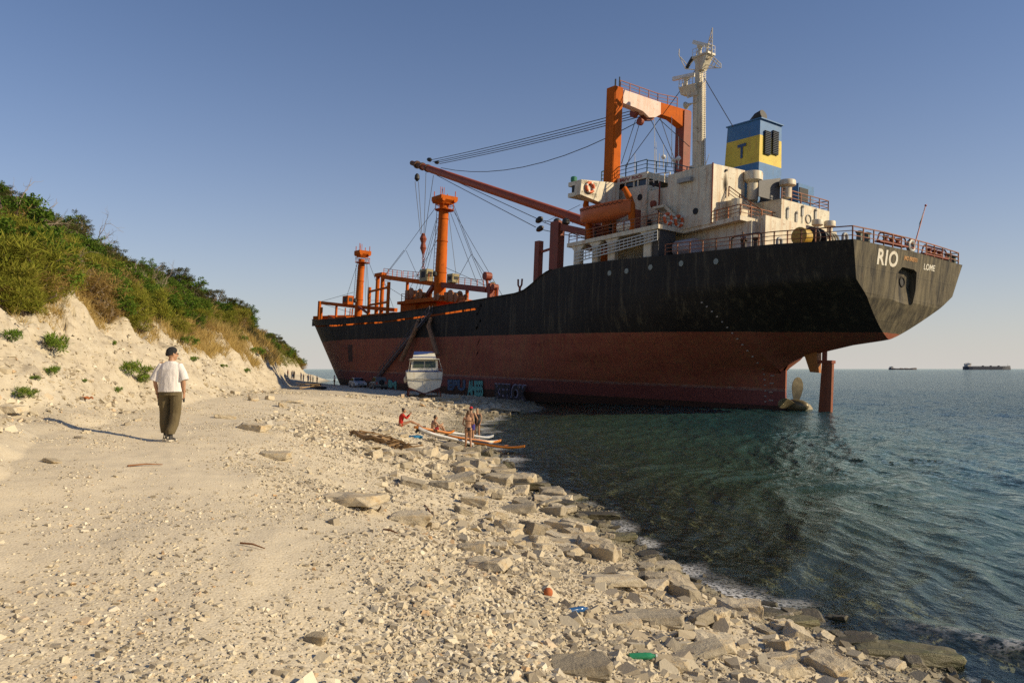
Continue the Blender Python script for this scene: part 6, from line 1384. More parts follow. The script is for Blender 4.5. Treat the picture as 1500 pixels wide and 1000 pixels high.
REDC = cloth('red swimsuit', (.50, .022, .012), .2); REDS = cloth('dark red shorts', (.30, .018, .02), .3); BLKS = cloth('black swimsuit', (.015, .014, .018), .2); BLUS = cloth('blue violet shorts', (.05, .04, .22), .3)
J = sit(-.12, True); p = gp(588, 625); figure(p, -R(72), 'person in a red long sleeved swimsuit sitting on the shingle looking at a phone', J, [('swimsuit', REDC, [trunk(J, .012, 0, 6, .94)]+[('tube', [J['chest'].lerp(J['sh'+s_], .4), J['sh'+s_], J['el'+s_], J['el'+s_].lerp(J['wr'+s_], .9)], [.068, .066, .05, .038], 12) for s_ in 'RL'])], True, 'bun', name='person')
q = Matrix.Rotation(-R(72), 3, 'Z') @ V((.01, .47, .70)); mb = MB(); mb.box((-.035, -.006, -.07), (.035, .006, .07)); o = mb.build('phone', BLACK); o.location = V(p)+q; o.rotation_euler = (.3, 0, -R(72)); tag(o, 'black phone held up by the person in the red swimsuit', 'phone')
J = sit(-.05); p = gp(634, 637); figure((p.x, p.y, p.z+.08), -R(62), 'bare chested person in red shorts sitting on the white paddleboard with knees up', J, [('shorts', REDS, [trunk(J, .02, 0, 2)]+legs_cover(J, .55, .108, .10))], hs='short')
J = pose_stand(elR=(.26, .06, 1.13), wrR=(.12, .22, 1.05), elL=(-.25, .06, 1.13), wrL=(-.12, .22, 1.02), knR=(.10, .04, .5), anR=(.11, -.06, .09), anL=(-.12, .05, .09)); p = gp(686, 657); 
figure(p, R(8), 'person in a black bikini with hair in a bun standing at the water edge', J, [('bikini', BLKS, [('loft', [ring(J['pelvis']+V((0, -.01, z_)), (1, 0, 0), (0, 1, 0), a_, b_) for z_, a_, b_ in ((-.10, .09, .11), (-.05, .165, .15), (.02, .172, .135), (.05, .168, .125))])]), ('bikini_top', BLKS, [('loft', [ring(J['chest']+V((0, 0, z_)), (1, 0, 0), (0, 1, 0), .157, .122) for z_ in (-.035, -.01)])])], True, 'bun', name='person', hm=simple('brown hair', (.10, .05, .022), .6), scale=.97)
J = pose_stand(elR=(.30, .08, 1.16), wrR=(.22, .26, 1.02), head=(0, .05, 1.62)); p = gp(690, 651)
p2 = V((p.x-.02, p.y+.15, p.z)); figure(p2, R(-15), 'person in a red cap and blue shorts standing behind the bikini wearer', J, [('shorts', BLUS, [trunk(J, .02, 0, 2)]+legs_cover(J, .6, .11, .105)), ('cap', cloth('red cap', (.42, .02, .025), .2), [('loft', [ring(J['head']+V((0, -.01, z_)), (1, 0, 0), (0, 1, 0), a_, b_, 16, 1) for z_, a_, b_ in ((.035, .09, .108), (.08, .084, .10), (.12, .055, .065), (.138, .01, .01))]), ('tube', [J['head']+V((-.05, .08, .045)), J['head']+V((0, .17, .035)), J['head']+V((.05, .08, .045))], .012, 6)])], hs='short', scale=1.05)
J = pose_stand(elL=(-.24, .0, 1.14), wrL=(-.20, .08, .90), elR=(.24, .02, 1.15), wrR=(.16, .12, .95)); p = gp(699, 643); figure(p, R(170), 'person in a black one piece swimsuit standing by the paddleboards', J, [('swimsuit', BLKS, [trunk(J, .012, 0, 5, .94), ('ball', tuple(J['chest']+V((.07, .085, 0))), .068), ('ball', tuple(J['chest']+V((-.07, .085, 0))), .068)])], True, 'long', hm=simple('fair hair', (.28, .18, .08), .6), scale=.96, name='person')
# --- people farther off
COLS_ = [('dark blue', (.02, .03, .07)), ('black', (.015, .015, .017)), ('grey', (.12, .12, .12)), ('dark red', (.14, .02, .02)), ('white', (.6, .58, .55)), ('teal', (.02, .10, .11))]
def clothed(J, ct, cb): return [('top', cloth(ct[0]+' top', ct[1], .2), [trunk(J, .03, 1, 6)]+[('tube', [J['chest'].lerp(J['sh'+s_], .4), J['sh'+s_], J['sh'+s_].lerp(J['el'+s_], .8)], [.08, .075, .066], 10) for s_ in 'RL']), ('trousers', cloth(cb[0]+' trousers', cb[1], .2), [trunk(J, .02, 0, 2)]+[('tube', [J['hip'+s_], J['kn'+s_], J['an'+s_]+V((0, 0, .05))], [.105, .078, .062], 10) for s_ in 'RL'])]
FAR = [(421.5, 552.5, 0, 'person in a dark red top at the cliff foot in the distant group', 3, 1), (428, 553, 1, 'person in grey in the distant group close to the cliff foot', 2, 0), (430.5, 554, 0, 'person in black just beside the grey one near the cliff foot', 1, 1), (441, 551.5, 1, 'person in dark blue at the back of the distant group', 0, 1), (444.5, 553.5, 0, 'person in black standing before the dark blue one in the distant group', 1, 0), (451.5, 552.5, 1, 'tall person in dark blue in the middle of the distant group with a bag', 0, 0), (455, 553, 0, 'person in grey top next to the orange bag in the distant group', 2, 1), (458.5, 552.5, 1, 'person in teal in the distant group', 5, 1), (464.5, 552, 0, 'person in black walking alone at the seaward side of the distant group', 1, 1)]
for k, (px, py, st, lab, ct, cb) in enumerate(FAR):
    D = 165+2*(k % 3); q = at(px, py, D); p = V((q.x, q.y, lz(q.x, q.y))); g = random.Random(k)
    J = pose_stand(anR=(.1, -.15 if st else 0, .09), knR=(.1, 0, .5), anL=(-.1, .16 if st else 0, .09), elR=(.26, -.08, 1.15), wrR=(.24, .1, .95)); figure(p, g.uniform(0, 6.28), lab, J, clothed(J, COLS_[ct], COLS_[cb]), vox=.02, scale=g.uniform(.95, 1.08), hands=True)
q = at(490, 560, 126); p = V((q.x, q.y, lz(q.x, q.y))); J = pose_stand(knR=(.1, .04, .5)); figure(p, 2.2, 'person in white top and dark shorts standing between the ship bow and the silver car', J, [clothed(J, COLS_[4], COLS_[1])[0], ('shorts', cloth('black trousers', COLS_[1][1], .2), [trunk(J, .02, 0, 2)]+legs_cover(J, .8, .11, .1))], vox=.02, scale=.96)
def aboard(px, py, t_, z_, yaw, lab, ct, cb, J=None):
    J = J or pose_stand(elR=(.25, .15, 1.15), wrR=(.18, .38, 1.08), elL=(-.25, .15, 1.15), wrL=(-.18, .38, 1.08)); q = SU(px, py, t=t_); r_ = figure((0, 0, 0), 0, lab, J, clothed(J, COLS_[ct], COLS_[cb]), vox=.018); zz = z_ if z_ is not None else float(zt(q.x))-.05
    r_.matrix_world = SM @ Matrix.Translation((q.x, t_, zz)) @ Matrix.Rotation(yaw, 4, 'Z')
aboard(1088, 352, 7.2, None, R(70), 'person in dark blue leaning on the poop rail above the mooring bitts', 0, 2)
aboard(871, 345, 7.9, 16.8, R(10), 'person in dark red standing on the boat deck under the lifeboat', 3, 1); aboard(894, 338, 7.3, 16.85, R(60), 'person in black bending beside the liferaft canister on the boat deck', 1, 1)
# ------------------------------------------------------------------ cars
GLASS = simple('dark car glass', (.012, .013, .015), .08, .1); TYRE = simple('tyre rubber', (.018, .018, .018), .85); RIM = simple('wheel rim', (.28, .28, .29), .35, .1, 6, .8); LAMP = simple('headlamp glass', (.55, .55, .52), .15, .1); TAIL = simple('tail lamp red', (.30, .015, .012), .25, .1); PLATE = simple('number plate', (.6, .6, .58), .5, .05); TRIM = simple('dark trim', (.025, .025, .026), .6)
def paint(name, c):
    m = bpy.data.materials.new(name); t, p = nodes(m); n = noise(t, coord(t), 8, 5); t.links.new(ramp(t, n, [(.3, [v*.85 for v in c]), (.7, c)]), p.inputs['Base Color']); p.inputs['Metallic'].default_value = .1; p.inputs['Roughness'].default_value = .34; p.inputs['Coat Weight'].default_value = .4; return m
def car(name, label, p, yaw, prof, roof, W, wheel_r, wb, pm, suv=False):
    """prof: (y, z) side outline of the lower body; roof: (y, z) glasshouse outline"""
    root = empty(name, p, yaw, label, 'car'); f = MB(); n = len(prof)
    secs = [(-1, -.06), (-.94, 0), (-.5, .012), (.5, .012), (.94, 0), (1, -.06)]
    rings = []
    for k, dz in secs: rings.append([(k*W/2, y*(1-.012*abs(k)), z+(dz if z > .5 else 0)) for y, z in prof])
    f.loft(rings); f.build('body', pm, root, True, .03)
    f = MB(); f.loft([[(k*W/2*s_, y, z) for (y, z), s_ in zip(roof, [(.94 if z < max(q[1] for q in roof)-.1 else .76) for y, z in roof])] for k in (-1, -.6, .6, 1)]); cab = f.build('cabin', pm, root, True, .04)
    z0 = min(q[1] for q in roof); z1 = max(q[1] for q in roof); bl = [q for q in roof if q[1] < z1-.1]; tl = [q for q in roof if q[1] >= z1-.1]
    yb0, yb1 = min(q[0] for q in bl), max(q[0] for q in bl); yt0, yt1 = min(q[0] for q in tl), max(q[0] for q in tl)
    def quad(a, b, c, d, nm):
        g = MB(); nrm = ((V(b)-V(a)).cross(V(d)-V(a))).normalized()*.014; g.hexa([V(x)-nrm for x in (a, b, c, d)], [V(x)+nrm for x in (a, b, c, d)]); g.build(nm, GLASS, root)
    lw, tw = W/2*.94, W/2*.76; L = lambda y0, y1, k: y0+(y1-y0)*k
    quad((-lw*.92, L(yb1, yt1, .12), L(z0, z1, .12)), (lw*.92, L(yb1, yt1, .12), L(z0, z1, .12)), (tw*.95, L(yb1, yt1, .88), L(z0, z1, .88)), (-tw*.95, L(yb1, yt1, .88), L(z0, z1, .88)), 'windscreen')
    quad((lw*.92, L(yb0, yt0, .14), L(z0, z1, .14)), (-lw*.92, L(yb0, yt0, .14), L(z0, z1, .14)), (-tw*.95, L(yb0, yt0, .86), L(z0, z1, .86)), (tw*.95, L(yb0, yt0, .86), L(z0, z1, .86)), 'rear_window')
    ym = (yb0+yb1)/2-.05
    for sg in (-1, 1):
        for (ya, yb, a0, a1) in ((yb0+.22, ym-.05, .16, .04), (ym+.05, yb1-.28, .04, .2)):
            x0, x1 = sg*(L(lw, tw, .12)+.004), sg*(L(lw, tw, .82)+.004); za, zb = L(z0, z1, .12), L(z0, z1, .82)
            yta = max(ya, yt0+.1) if ya < ym-.3 else ya; ytb = min(yb, yt1-.1) if yb > ym+.3 else yb; quad((x0, ya, za), (x0, yb, za), (x1, ytb, zb), (x1, yta, zb), 'side_window')
    y0, y1 = min(q[0] for q in prof), max(q[0] for q in prof); zb_ = z0-.28
    for sg in (-1, 1):
        f = MB(); f.ball((sg*W*.34, y1-.06, zb_+.02), (.19, .09, .085), 12, 8); f.build('headlight', LAMP, root, True)
        f = MB(); f.box((sg*W*.36-.13, y0-.015, zb_-.02), (sg*W*.36+.13, y0+.05, zb_+(.30 if suv else .14))); f.build('tail_light', TAIL, root)
        f = MB(); f.ball((sg*(W/2+.09), yb1-.35, z0+.07), (.10, .05, .07), 10, 6); f.build('wing_mirror', TRIM, root, True)
        for yy in wb:
            f = MB(); f.lathe([(wheel_r*.6, -.1), (wheel_r*.97, -.1), (wheel_r, -.05), (wheel_r, .05), (wheel_r*.97, .1), (wheel_r*.6, .1)], (sg*(W/2-.09), yy, wheel_r), 20, 'x'); w = f.build('wheel', TYRE, root, True); f = MB(); f.lathe([(wheel_r*.1, -.112), (wheel_r*.62, -.108), (wheel_r*.64, 0), (wheel_r*.62, .108), (wheel_r*.1, .112)], (sg*(W/2-.09), yy, wheel_r), 16, 'x'); f.build('rim', RIM, w, True)
            f = MB(); f.torus((sg*(W/2-.02), yy, wheel_r), wheel_r+.05, .035, 20, 6, (0, 1, 0), (0, 0, 1)); f.build('wheel_arch', TRIM, root, True)
    f = MB(); f.box((-W*.25, y1-.03, .48), (W*.25, y1+.012, .62)); f.box((-W*.42, y1-.02, .27), (W*.42, y1+.02, .40)); f.build('grille', TRIM, root)
    for yy in (y1+.022, y0-.022): f = MB(); f.box((-.26, yy-.008, .42 if not suv else .6), (.26, yy+.008, .53 if not suv else .71)); f.build('number_plate', PLATE, root)
    f = MB(); f.box((-W*.44, y0-.03, .30), (W*.44, y0+.05, .48)); f.build('rear_bumper', TRIM if suv else pm, root)
    if suv:
        f = MB(); f.lathe([(.1, -.12), (.36, -.1), (.38, 0), (.36, .1), (.1, .12)], (.05, y0-.14, 1.0), 20, 'y'); f.build('spare_wheel', TYRE, root, True)
        f = MB(); [f.beam((sg*W*.33, yt0+.1, z1+.08), (sg*W*.33, yt1-.1, z1+.08), .05) for sg in (-1, 1)]; f.build('roof_rail', TRIM, root)
    return root
q = at(524, 565, 121); car('car', 'silver saloon car parked beside the ship with its nose towards the sea', (q.x, q.y, lz(q.x, q.y)+.01), math.pi+R(24), [(-2.25, .35), (-2.28, .75), (-2.1, .93), (-1.6, .97), (.95, .93), (1.9, .80), (2.2, .68), (2.25, .35), (1.9, .22), (-1.95, .22)], [(-1.75, .93), (-1.05, 1.40), (-.75, 1.45), (.1, 1.45), (.35, 1.41), (1.12, .92)], 1.76, .32, (-1.32, 1.38), paint('silver car paint', (.52, .54, .56)))
q = at(554, 569.2, 112); car('car', 'dark grey off-road car with a spare wheel on its back parked by the silver saloon', (q.x, q.y, lz(q.x, q.y)+.01), R(22), [(-1.95, .45), (-1.98, .95), (-1.9, 1.08), (.8, 1.06), (1.75, .98), (1.98, .85), (2.0, .45), (1.6, .34), (-1.6, .34)], [(-1.88, 1.06), (-1.78, 1.68), (-1.6, 1.74), (.0, 1.74), (.25, 1.70), (.82, 1.05)], 1.78, .37, (-1.2, 1.25), paint('dark car paint', (.13, .135, .13)), True)
# ------------------------------------------------------------------ the motorboat on its cradle
BW_ = rusty('boat white gelcoat', (.68, .66, .56), (.28, .2, .1), .15, .4); BB_ = simple('boat blue', (.02, .05, .20), .5, .3); BRED = simple('antifouling dark red', (.085, .022, .018), .7, .4, 4); WOODD = simple('old timber', (.16, .12, .075), .85, .4, 5)
q = at(622, 578, 80); bo = empty('motorboat', (q.x, q.y, lz(q.x, q.y)), R(9), 'white motorboat with blue stripes and flying bridge propped up ashore beside the ship', 'boat')
def bsec(y, wt, wm, wb_, zk, zc, zr, zg, n=1):
    return [(0, y, zk), (wb_, y, zc), (wm*.97, y, zc+.62), (wm, y, zr), (wt, y, zg), (-wt, y, zg), (-wm, y, zr), (-wm*.97, y, zc+.62), (-wb_, y, zc)]
S = [(-.05, 1.80, 1.72, 1.50, .42, .98, 1.95, 2.65), (2.0, 1.85, 1.76, 1.52, .38, .98, 1.98, 2.68), (4.5, 1.80, 1.62, 1.25, .36, 1.05, 2.05, 2.75), (6.5, 1.45, 1.15, .65, .42, 1.2, 2.2, 2.88), (7.8, .85, .55, .25, .75, 1.6, 2.4, 3.0), (8.7, .12, .06, .03, 1.7, 2.1, 2.6, 3.1)]
f = MB(); f.loft([bsec(*s_) for s_ in S]); f.v = [(x, y-(.12*(1-abs(x)/1.8) if y < 0 else 0), z) for x, y, z in f.v]; f.build('boat_hull', BW_, bo)
f = MB(); f.loft([[(0, y-.0-(.14 if y < 0 else 0), zk-.015), (wb_+.02, y-.02, zc), (wm*.97*.3+wb_*.71, y-.02, zc+.16), (-(wm*.97*.3+wb_*.71), y-.02, zc+.16), (-wb_-.02, y-.02, zc)] for (y, wt, wm, wb_, zk, zc, zr, zg) in S[:5]]); f.build('bottom_paint', BRED, bo)
f = MB()
for sg in (-1, 1):
    pts = [(sg*(s_[2]+.03), s_[0], s_[6]) for s_ in S]; f.tube(pts, .05, 6)
f.tube([(-1.76, -.14, 1.95), (0, -.26, 1.95), (1.76, -.14, 1.95)], .045, 6); f.build('rub_rail', simple('rub rail grey', (.35, .34, .3), .6), bo)
f = MB(); f.tube([(0, -.19, .9), (0, -.19, 1.9)], .02, 5); f.build('transom_seam', BW_, bo)
f = MB(); f.hexa([(-1.38, .35, 2.66), (1.38, .35, 2.66), (1.25, 5.6, 2.8), (-1.25, 5.6, 2.8)], [(-1.30, .55, 3.92), (1.30, .55, 3.92), (1.12, 4.6, 3.95), (-1.12, 4.6, 3.95)]); cab = f.build('boat_cabin', BW_, bo)
for x0, x1 in ((-1.12, -.06), (.06, 1.12)):
    f = MB(); f.hexa([(x0, .36, 3.10), (x1, .36, 3.10), (x1, .5, 3.10), (x0, .5, 3.10)], [(x0*.98, .485, 3.76), (x1*.98, .485, 3.76), (x1*.98, .6, 3.76), (x0*.98, .6, 3.76)]); f.build('cabin_window', simple('greenish window glass', (.06, .075, .045), .12), cab)
f = MB(); f.box((-1.385, .30, 2.68), (1.385, .345, 2.80)); f.build('stripe', BB_, cab)
for sg in (-1, 1):
    f = MB(); f.hexa([(sg*1.36, 1.0, 3.1), (sg*1.37, 3.6, 3.1), (sg*1.30, 3.6, 3.1), (sg*1.29, 1.0, 3.1)], [(sg*1.33, 1.0, 3.72), (sg*1.28, 3.4, 3.72), (sg*1.2, 3.4, 3.72), (sg*1.2, 1.0, 3.72)]); f.build('cabin_window', GLASS, cab)
f = MB(); f.box((-1.45, .05, 3.925), (1.45, 4.8, 4.0)); fr2 = f.build('cabin_roof', BW_, bo)
f = MB(); f.hexa([(-1.2, .7, 4.003), (1.2, .7, 4.003), (1.1, 3.6, 4.003), (-1.1, 3.6, 4.003)], [(-1.05, .85, 4.55), (1.05, .85, 4.55), (.9, 3.0, 4.65), (-.9, 3.0, 4.65)]); fly = f.build('flying_bridge', BW_, bo)
f = MB(); f.box((-1.17, .70, 4.12), (1.17, .745, 4.20)); f.build('stripe', BB_, fly)
f = MB(); f.hexa([(-1.07, .78, 4.38), (.3, .82, 4.50), (.3, 2.9, 4.50), (-1.07, 2.9, 4.4)], [(-1.02, .82, 4.72), (1.0, .9, 4.72), (.9, 2.9, 4.78), (-.95, 2.9, 4.78)]); f.build('blue_cover', BB_, fly)
f = MB(); f.tube([(1.42, .1, 3.95), (1.78, -.02, 2.7)], .03, 6); f.build('stay', STEEL, bo); f = MB(); f.tube([(-1.42, .1, 3.95), (-1.62, .3, 2.7)], .03, 6); f.build('stay', STEEL, bo); f = MB(); f.tube([(1.2, .05, 2.95), (1.8, -.02, 2.95), (1.83, 2.5, 2.98)], .025, 6); f.build('handrail', STEEL, bo)
f = MB(); [f.ball((-1.9, .5+.5*k, 1.9-.02*k), (.16, .16, .34), 10, 7) for k in range(2)]; f.tube([(-1.9, .5, 2.2), (-1.82, .5, 2.65)], .02, 5); f.build('fender', simple('fender grey', (.45, .43, .38), .6), bo)
crd = empty('boat_cradle', (q.x, q.y, lz(q.x, q.y)), R(9), 'rusty timber and steel cradle under the white motorboat', 'cradle')
for yy in (.4, 4.8): f = MB(); f.box((-1.7, yy-.15, -.1), (1.7, yy+.15, .22)); f.box((-.35, yy-.2, .22), (.35, yy+.2, .36)); f.build('beam', WOODD, crd)
for sg in (-1, 1):
    f = MB(); f.box((sg*1.2-.12, 0, -.1), (sg*1.2+.12, 5.4, .12)); f.build('runner', DARKRUST, crd)
    for yy in (.4, 4.8): f = MB(); f.beam((sg*1.65, yy, .1), (sg*1.42, yy, 1.22), .12); f.build('prop', DARKRUST, crd)
# ------------------------------------------------------------------ paddleboards
def zpt(px, py, z): d = ray(px, py); k = (z-CH)/d[2]; return V((d[0]*k, d[1]*k, z))
def board(a, b, w, deck, rail, label, pads=(), name='paddleboard'):
    a, b = V(a), V(b); L = (b-a).length; root = empty(name, a, 0, label, 'paddleboard', 'paddleboards at the water edge'); ax = (b-a).normalized(); root.rotation_euler = ax.to_track_quat('Y', 'Z').to_euler()
    def outline(g, z, zn): return [[(k*w*.5*max(.04, (1-abs(2*u-1.06)**3.2))*g, u*L, z+.14*max(0, u-.75)**1.5*2) for k in ()] for u in ()]
    us = [i/16 for i in range(17)]; hw = [max(.03, w*.5*(1-abs((u-.46)/.54)**3.0 if u > .46 else 1-abs((.46-u)/.46)**4*.75)) for u in us]; rk = [.16*max(0, (u-.72)/.28)**2 for u in us]
    f = MB(); f.loft([[(-h_, u*L, r_+.05), (-h_*.85, u*L, r_), (h_*.85, u*L, r_), (h_, u*L, r_+.05), (h_*.9, u*L, r_+.11), (-h_*.9, u*L, r_+.11)] for u, h_, r_ in zip(us, hw, rk)]); f.build('board_body', rail, root, True)
    f = MB(); f.loft([[(-h_*.8, u*L, r_+.111), (h_*.8, u*L, r_+.111), (h_*.8, u*L, r_+.119), (-h_*.8, u*L, r_+.119)] for u, h_, r_ in list(zip(us, hw, rk))[1:-1]]); dk_ = f.build('deck_pad', deck, root)
    for (u0, u1, ww, mt) in pads:
        f = MB(); f.box((-w*ww/2, u0*L, .12), (w*ww/2, u1*L, .128)); f.build('deck_stripe', mt, root)
    f = MB(); f.hexa([(-.008, .12, 0), (.008, .12, 0), (.008, .34, 0), (-.008, .34, 0)], [(-.006, .05, -.2), (.006, .05, -.2), (.006, .15, -.2), (-.006, .15, -.2)]); f.build('fin', BLACK, root); return root
SUPW = simple('board white', (.46, .46, .46), .4, .15); SUPO = simple('board orange rail', (.50, .17, .02), .4, .2); SUPB = simple('board black deck', (.03, .028, .028), .7); SUPU = simple('board blue grey', (.10, .14, .22), .5)
board(zpt(667, 645, .42), zpt(768, 660, .06), .72, SUPB, SUPO, 'orange edged black paddleboard with its nose afloat, lying nearest the bikini wearer', [(.5, .54, .5, SUPW), (.72, .75, .5, SUPO)])
board(zpt(692, 652, .30), zpt(612, 633, 1.05), .74, SUPW, SUPW, 'white inflatable paddleboard with black bands under the person in red shorts', [(.30, .36, .6, SUPB), (.48, .53, .6, SUPB), (.7, .74, .6, SUPB), (.85, .9, .5, SUPU)])
board(zpt(607, 627, 1.15), zpt(664, 637.5, .72), .66, SUPB, SUPO, 'orange edged dark paddleboard farthest up the beach beside the feet of the person in red', [(.4, .45, .5, SUPW)])
board(zpt(650, 634, .72), zpt(722, 644, .20), .66, SUPU, SUPW, 'blue grey paddleboard with white edge lying behind the standing bathers', [(.5, .56, .6, SUPB), (.7, .76, .6, SUPB)])
board(zpt(656, 640, .60), zpt(733, 651, .16), .64, SUPW, SUPO, 'orange edged white paddleboard lying between the blue grey one and the black one', [(.4, .5, .5, SUPB), (.75, .8, .5, SUPB)])
q = zpt(609, 634.5, 1.0); mb = MB(); mb.loft([ring((k*.12-.3, .05*math.sin(k*2), .10), (0, 1, 0), (0, 0, 1), .05+.10*math.sin(math.pi*(k+.4)/6), .03+.06*math.sin(math.pi*(k+.4)/6), 12) for k in range(6)]); o = mb.build('dry_bag', cloth('blue bag', (.02, .16, .32), .6, 12), None, True); o.location = (q.x, q.y, lz(q.x, q.y)); tag(o, 'crumpled bright blue bag lying at the end of the white paddleboard', 'bag')
# ------------------------------------------------------------------ driftwood and litter
DRIFT = simple('driftwood', (.30, .19, .09), .85, .4, 7, 0, (1, 6, 6), .5); g = random.Random(5)
a, b = gp(512, 640), gp(588, 660); mb = MB(); pts = [a.lerp(b, k/9)+V((0, 0, .10+.05*math.sin(k*1.7)+(.06 if k < 5 else 0))) for k in range(10)]; mb.tube(pts, [.03, .06, .09, .10, .08, .10, .08, .06, .04, .02], 9); pts2 = [a.lerp(b, .35+k*.13)+V((.05*k, -.25+.05*k, .12+.10*math.sin(k*1.3))) for k in range(6)]; mb.tube(pts2, [.02, .04, .06, .055, .04, .015], 7)
for k in range(26): q = a.lerp(b, g.uniform(.02, .95))+V((0, g.uniform(-.3, .15), .08)); mb.tube([q, q+V((g.uniform(-.1, .5), g.uniform(-.3, .15), g.uniform(-.06, .2))), q+V((g.uniform(.2, .9), g.uniform(-.4, .1), g.uniform(-.06, .16)))], [.035, .03, .01], 5)
for v_ in range(len(mb.v)): x, y, z = mb.v[v_]; mb.v[v_] = (x+g.gauss(0, .012), y+g.gauss(0, .012), z+g.gauss(0, .012))
o = mb.build('driftwood_log', DRIFT, None, True); tag(o, 'long weathered driftwood log with broken branches lying on the shingle', 'driftwood')
for lab, px0, py0, px1, py1, r_ in (('reddish brown stick standing out of the stones below the crest slab', 622, 741, 634, 758, .018), ('short dark stick lying on the gravel beside the ochre block', 562, 778, 582, 783, .014), ('thin pale stick lying across the track behind the walker', 187, 684, 238, 682, .012), ('thin brown stick on the track with gravel round it', 352, 798, 388, 806, .010)):
    a, b = gp(px0, py0), gp(px1, py1); mb = MB(); mb.tube([a+V((0, 0, .02)), a.lerp(b, .5)+V((0, 0, .035)), b+V((0, 0, .02))], [r_, r_*.9, r_*.5], 6); tag(mb.build('stick', simple('stick wood', (.22, .10, .04), .8)), lab, 'stick')
for k, (x0, x1, lab) in enumerate(((617, 643, 'long weathered plank on top of the rubble spit, the landward one of the pair'), (644, 672, 'long weathered plank on top of the rubble spit, the seaward one of the pair'))):
    a, b = gp(x0, 587.5), gp(x1, 587.5+k*.3); mb = MB(); n = 6
    a.z = b.z = max(a.z, b.z)+.12; mb.beam(a, b, .5, .24); tag(mb.build('plank', simple('bleached timber', (.46, .37, .24), .85, .3, 4), None, False, .03), lab, 'plank', None)
WOODP = simple('scrap timber', (.40, .28, .15), .85, .4, 4)
for k in range(9):
    px, py = 441+g.uniform(-6, 24), 569+g.uniform(-2.5, 2.5); p = gp(px, py); a_ = g.uniform(0, 3.1); L = g.uniform(.7, 1.6); mb = MB(); d = V((math.cos(a_), math.sin(a_)*.5, g.uniform(-.1, .3))).normalized()*L/2; mb.beam(p-d+V((0, 0, .25+.06*k)), p+d+V((0, 0, .25+.06*k)), .24, .07); tag(mb.build('board', WOODP), 'broken board in the pile of scrap timber at the end of the stony ground', 'board', 'boards of the scrap timber pile')
for k, (px, py) in enumerate(((462, 568.5), (470, 570))): 
    p = gp(px, py); mb = MB(); [mb.torus((0, 0, .12+.22*j), .34, .12, 18, 8, (1, 0, 0), (0, 1, 0)) for j in range(2 if k == 0 else 1)]; o = mb.build('tyre', TYRE, None, True); o.location = p; o.scale = (1.5, 1.5, 1.3); tag(o, ('stack of old black tyres behind the scrap timber', 'single old black tyre lying beside the tyre stack')[k], 'tyre')
def bottle(px, py, mat, capm, lab, L, yaw):
    p = gp(px, py); root = empty('plastic_bottle', (p.x, p.y, p.z+.05), yaw, lab, 'bottle'); mb = MB(); mb.lathe([(.02, -L/2), (.032, -L/2+.01), (.034, -L*.1), (.031, 0), (.034, L*.1), (.03, L*.3), (.014, L*.42), (.013, L*.47)], (0, 0, 0), 16, 'x'); mb.build('bottle_body', mat, root, True); mb = MB(); mb.lathe([(.016, L*.47), (.016, L*.53)], (0, 0, 0), 12, 'x'); mb.build('bottle_cap', capm, root)
def plastic(n, c): 
    m = bpy.data.materials.new(n); t, p = nodes(m); nn = noise(t, coord(t), 20, 3); t.links.new(ramp(t, nn, [(.3, [v*.8 for v in c]), (.7, c)]), p.inputs['Base Color']); p.inputs['Roughness'].default_value = .15; p.inputs['Transmission Weight'].default_value = .45; return m
bottle(846, 900, plastic('blue plastic', (.05, .18, .45)), SUPU, 'empty blue plastic bottle lying among the foreshore stones', .24, .5); bottle(941, 969, plastic('green plastic', (.06, .42, .20)), simple('white cap', (.6, .6, .55), .4), 'empty green plastic bottle lying on the stones at the lower photo edge', .26, .1)
p = gp(803, 876); mb = MB(); mb.ball((0, 0, 0), (.05, .035, .055), 12, 8); o = mb.build('brick_pebble', simple('red brick', (.42, .12, .04), .85, .3, 10), None, True); o.location = (p.x, p.y, p.z+.06); tag(o, 'small orange red brick pebble resting on the foreshore stones', 'brick')
p = gp(121, 585); mb = MB(); mb.loft([ring((k*.05, .02*math.sin(k*2), .04+.02*math.cos(k*3)), (0, 1, 0), (0, 0, 1), .06+.03*math.sin(k), .02, 10) for k in range(6)]); o = mb.build('rusty_tin', simple('rusty tin', (.30, .10, .03), .8, .4, 15), None, True); o.location = p; tag(o, 'flattened rusty tin at the foot of the bank', 'tin')
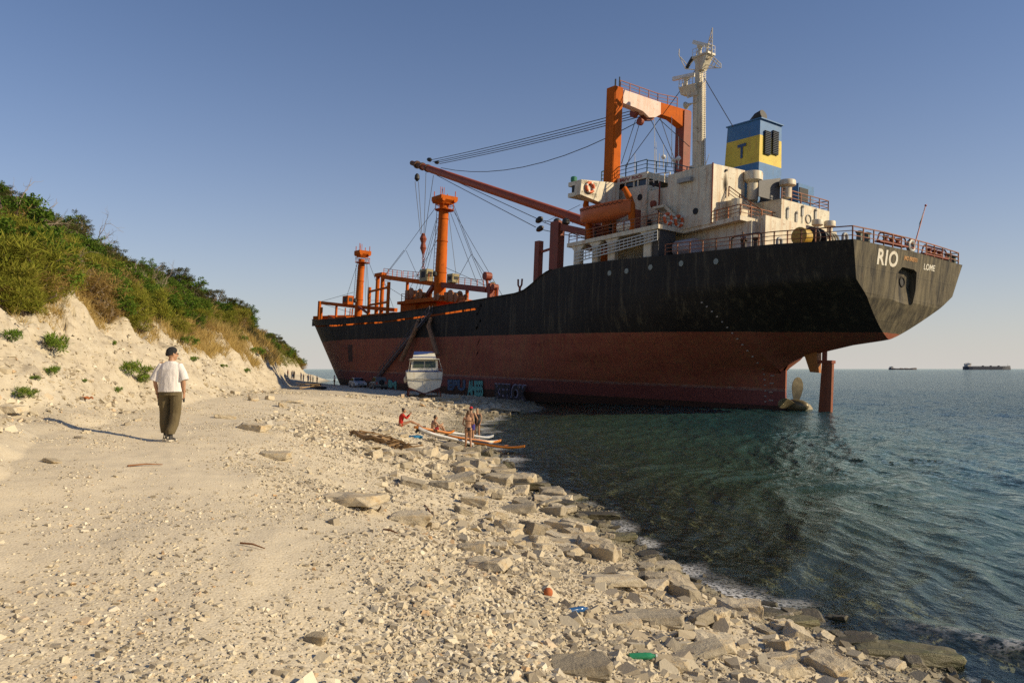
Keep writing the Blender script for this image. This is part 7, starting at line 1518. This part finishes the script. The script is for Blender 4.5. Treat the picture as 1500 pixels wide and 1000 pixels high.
# ------------------------------------------------------------------ ships at anchor
def far_ship(name, label, px0, px1, L, hull_c, beam, hh, tanker):
    D = F*L/(px1-px0); c = at((px0+px1)/2, 540, D); root = empty(name, (c.x, c.y, 0), R(3), label, 'ship', 'ships at anchor on the horizon'); HM = simple(name+' '+hull_c[0], hull_c[1], .6); WM = simple('far ship white', (.62, .58, .52), .6); f = MB()
    n = 14; rings = []
    for i in range(n+1):
        u = i/n; w = beam/2*(min(1, (1-u)*5+.05) if u > .8 else min(1, .6+u*4)); shx = -L/2+L*u; zt_ = hh+(hh*.25*max(0, (u-.86)/.14) if tanker else hh*.5*max(0, (u-.8)/.2)**.5+hh*.35*max(0, (.2-u)/.2)**.5)
        rings.append([(shx, -w, zt_), (shx+(3 if u == 1 else 0), -w*.9, -2), (shx+(3 if u == 1 else 0), w*.9, -2), (shx, w, zt_)])
    f.loft(rings); hl = f.build('hull', HM, root)
    f = MB(); x0 = -L/2+L*.045; f.box((x0, -beam*.42, hh+.01), (x0+L*.075, beam*.42, hh+L*.055)); f.box((x0+L*.03, -beam*.5, hh+L*.055), (x0+L*.07, beam*.5, hh+L*.07)); sp_ = f.build('superstructure', WM, root)
    f = MB(); f.box((x0-L*.03, -beam*.14, hh+.01), (x0-.02, beam*.14, hh+L*.062)); f.build('funnel', WM, root)
    f = MB(); f.tube([(x0+L*.05, 0, hh+L*.07), (x0+L*.05, 0, hh+L*.10)], L*.003, 6); f.tube([(L*.45, 0, hh), (L*.45, 0, hh+L*.055)], L*.003, 6); f.build('mast', WM, root)
    f = MB()
    for k in range(3 if tanker else 2): xx = -L*.1+L*.17*k; f.box((xx, -beam*.15, hh+.01), (xx+L*(.02 if tanker else .10), beam*.15, hh+L*(.02 if tanker else .016)))
    if tanker: f.beam((-L*.32, 0, hh+1.2), (L*.42, 0, hh+1.2), 3, 1.2)
    f.build('deck_gear', HM if tanker else WM, root); return root
far_ship('tanker', 'long dark tanker with white stern house far out on the horizon', 1411, 1481, 200, ('hull', (.05, .055, .075)), 30, 13.5, True)
far_ship('coaster', 'small dark freighter with white stern house on the horizon nearer the beached ship', 1302, 1343, 118, ('hull', (.06, .05, .06)), 18, 5.5, False)
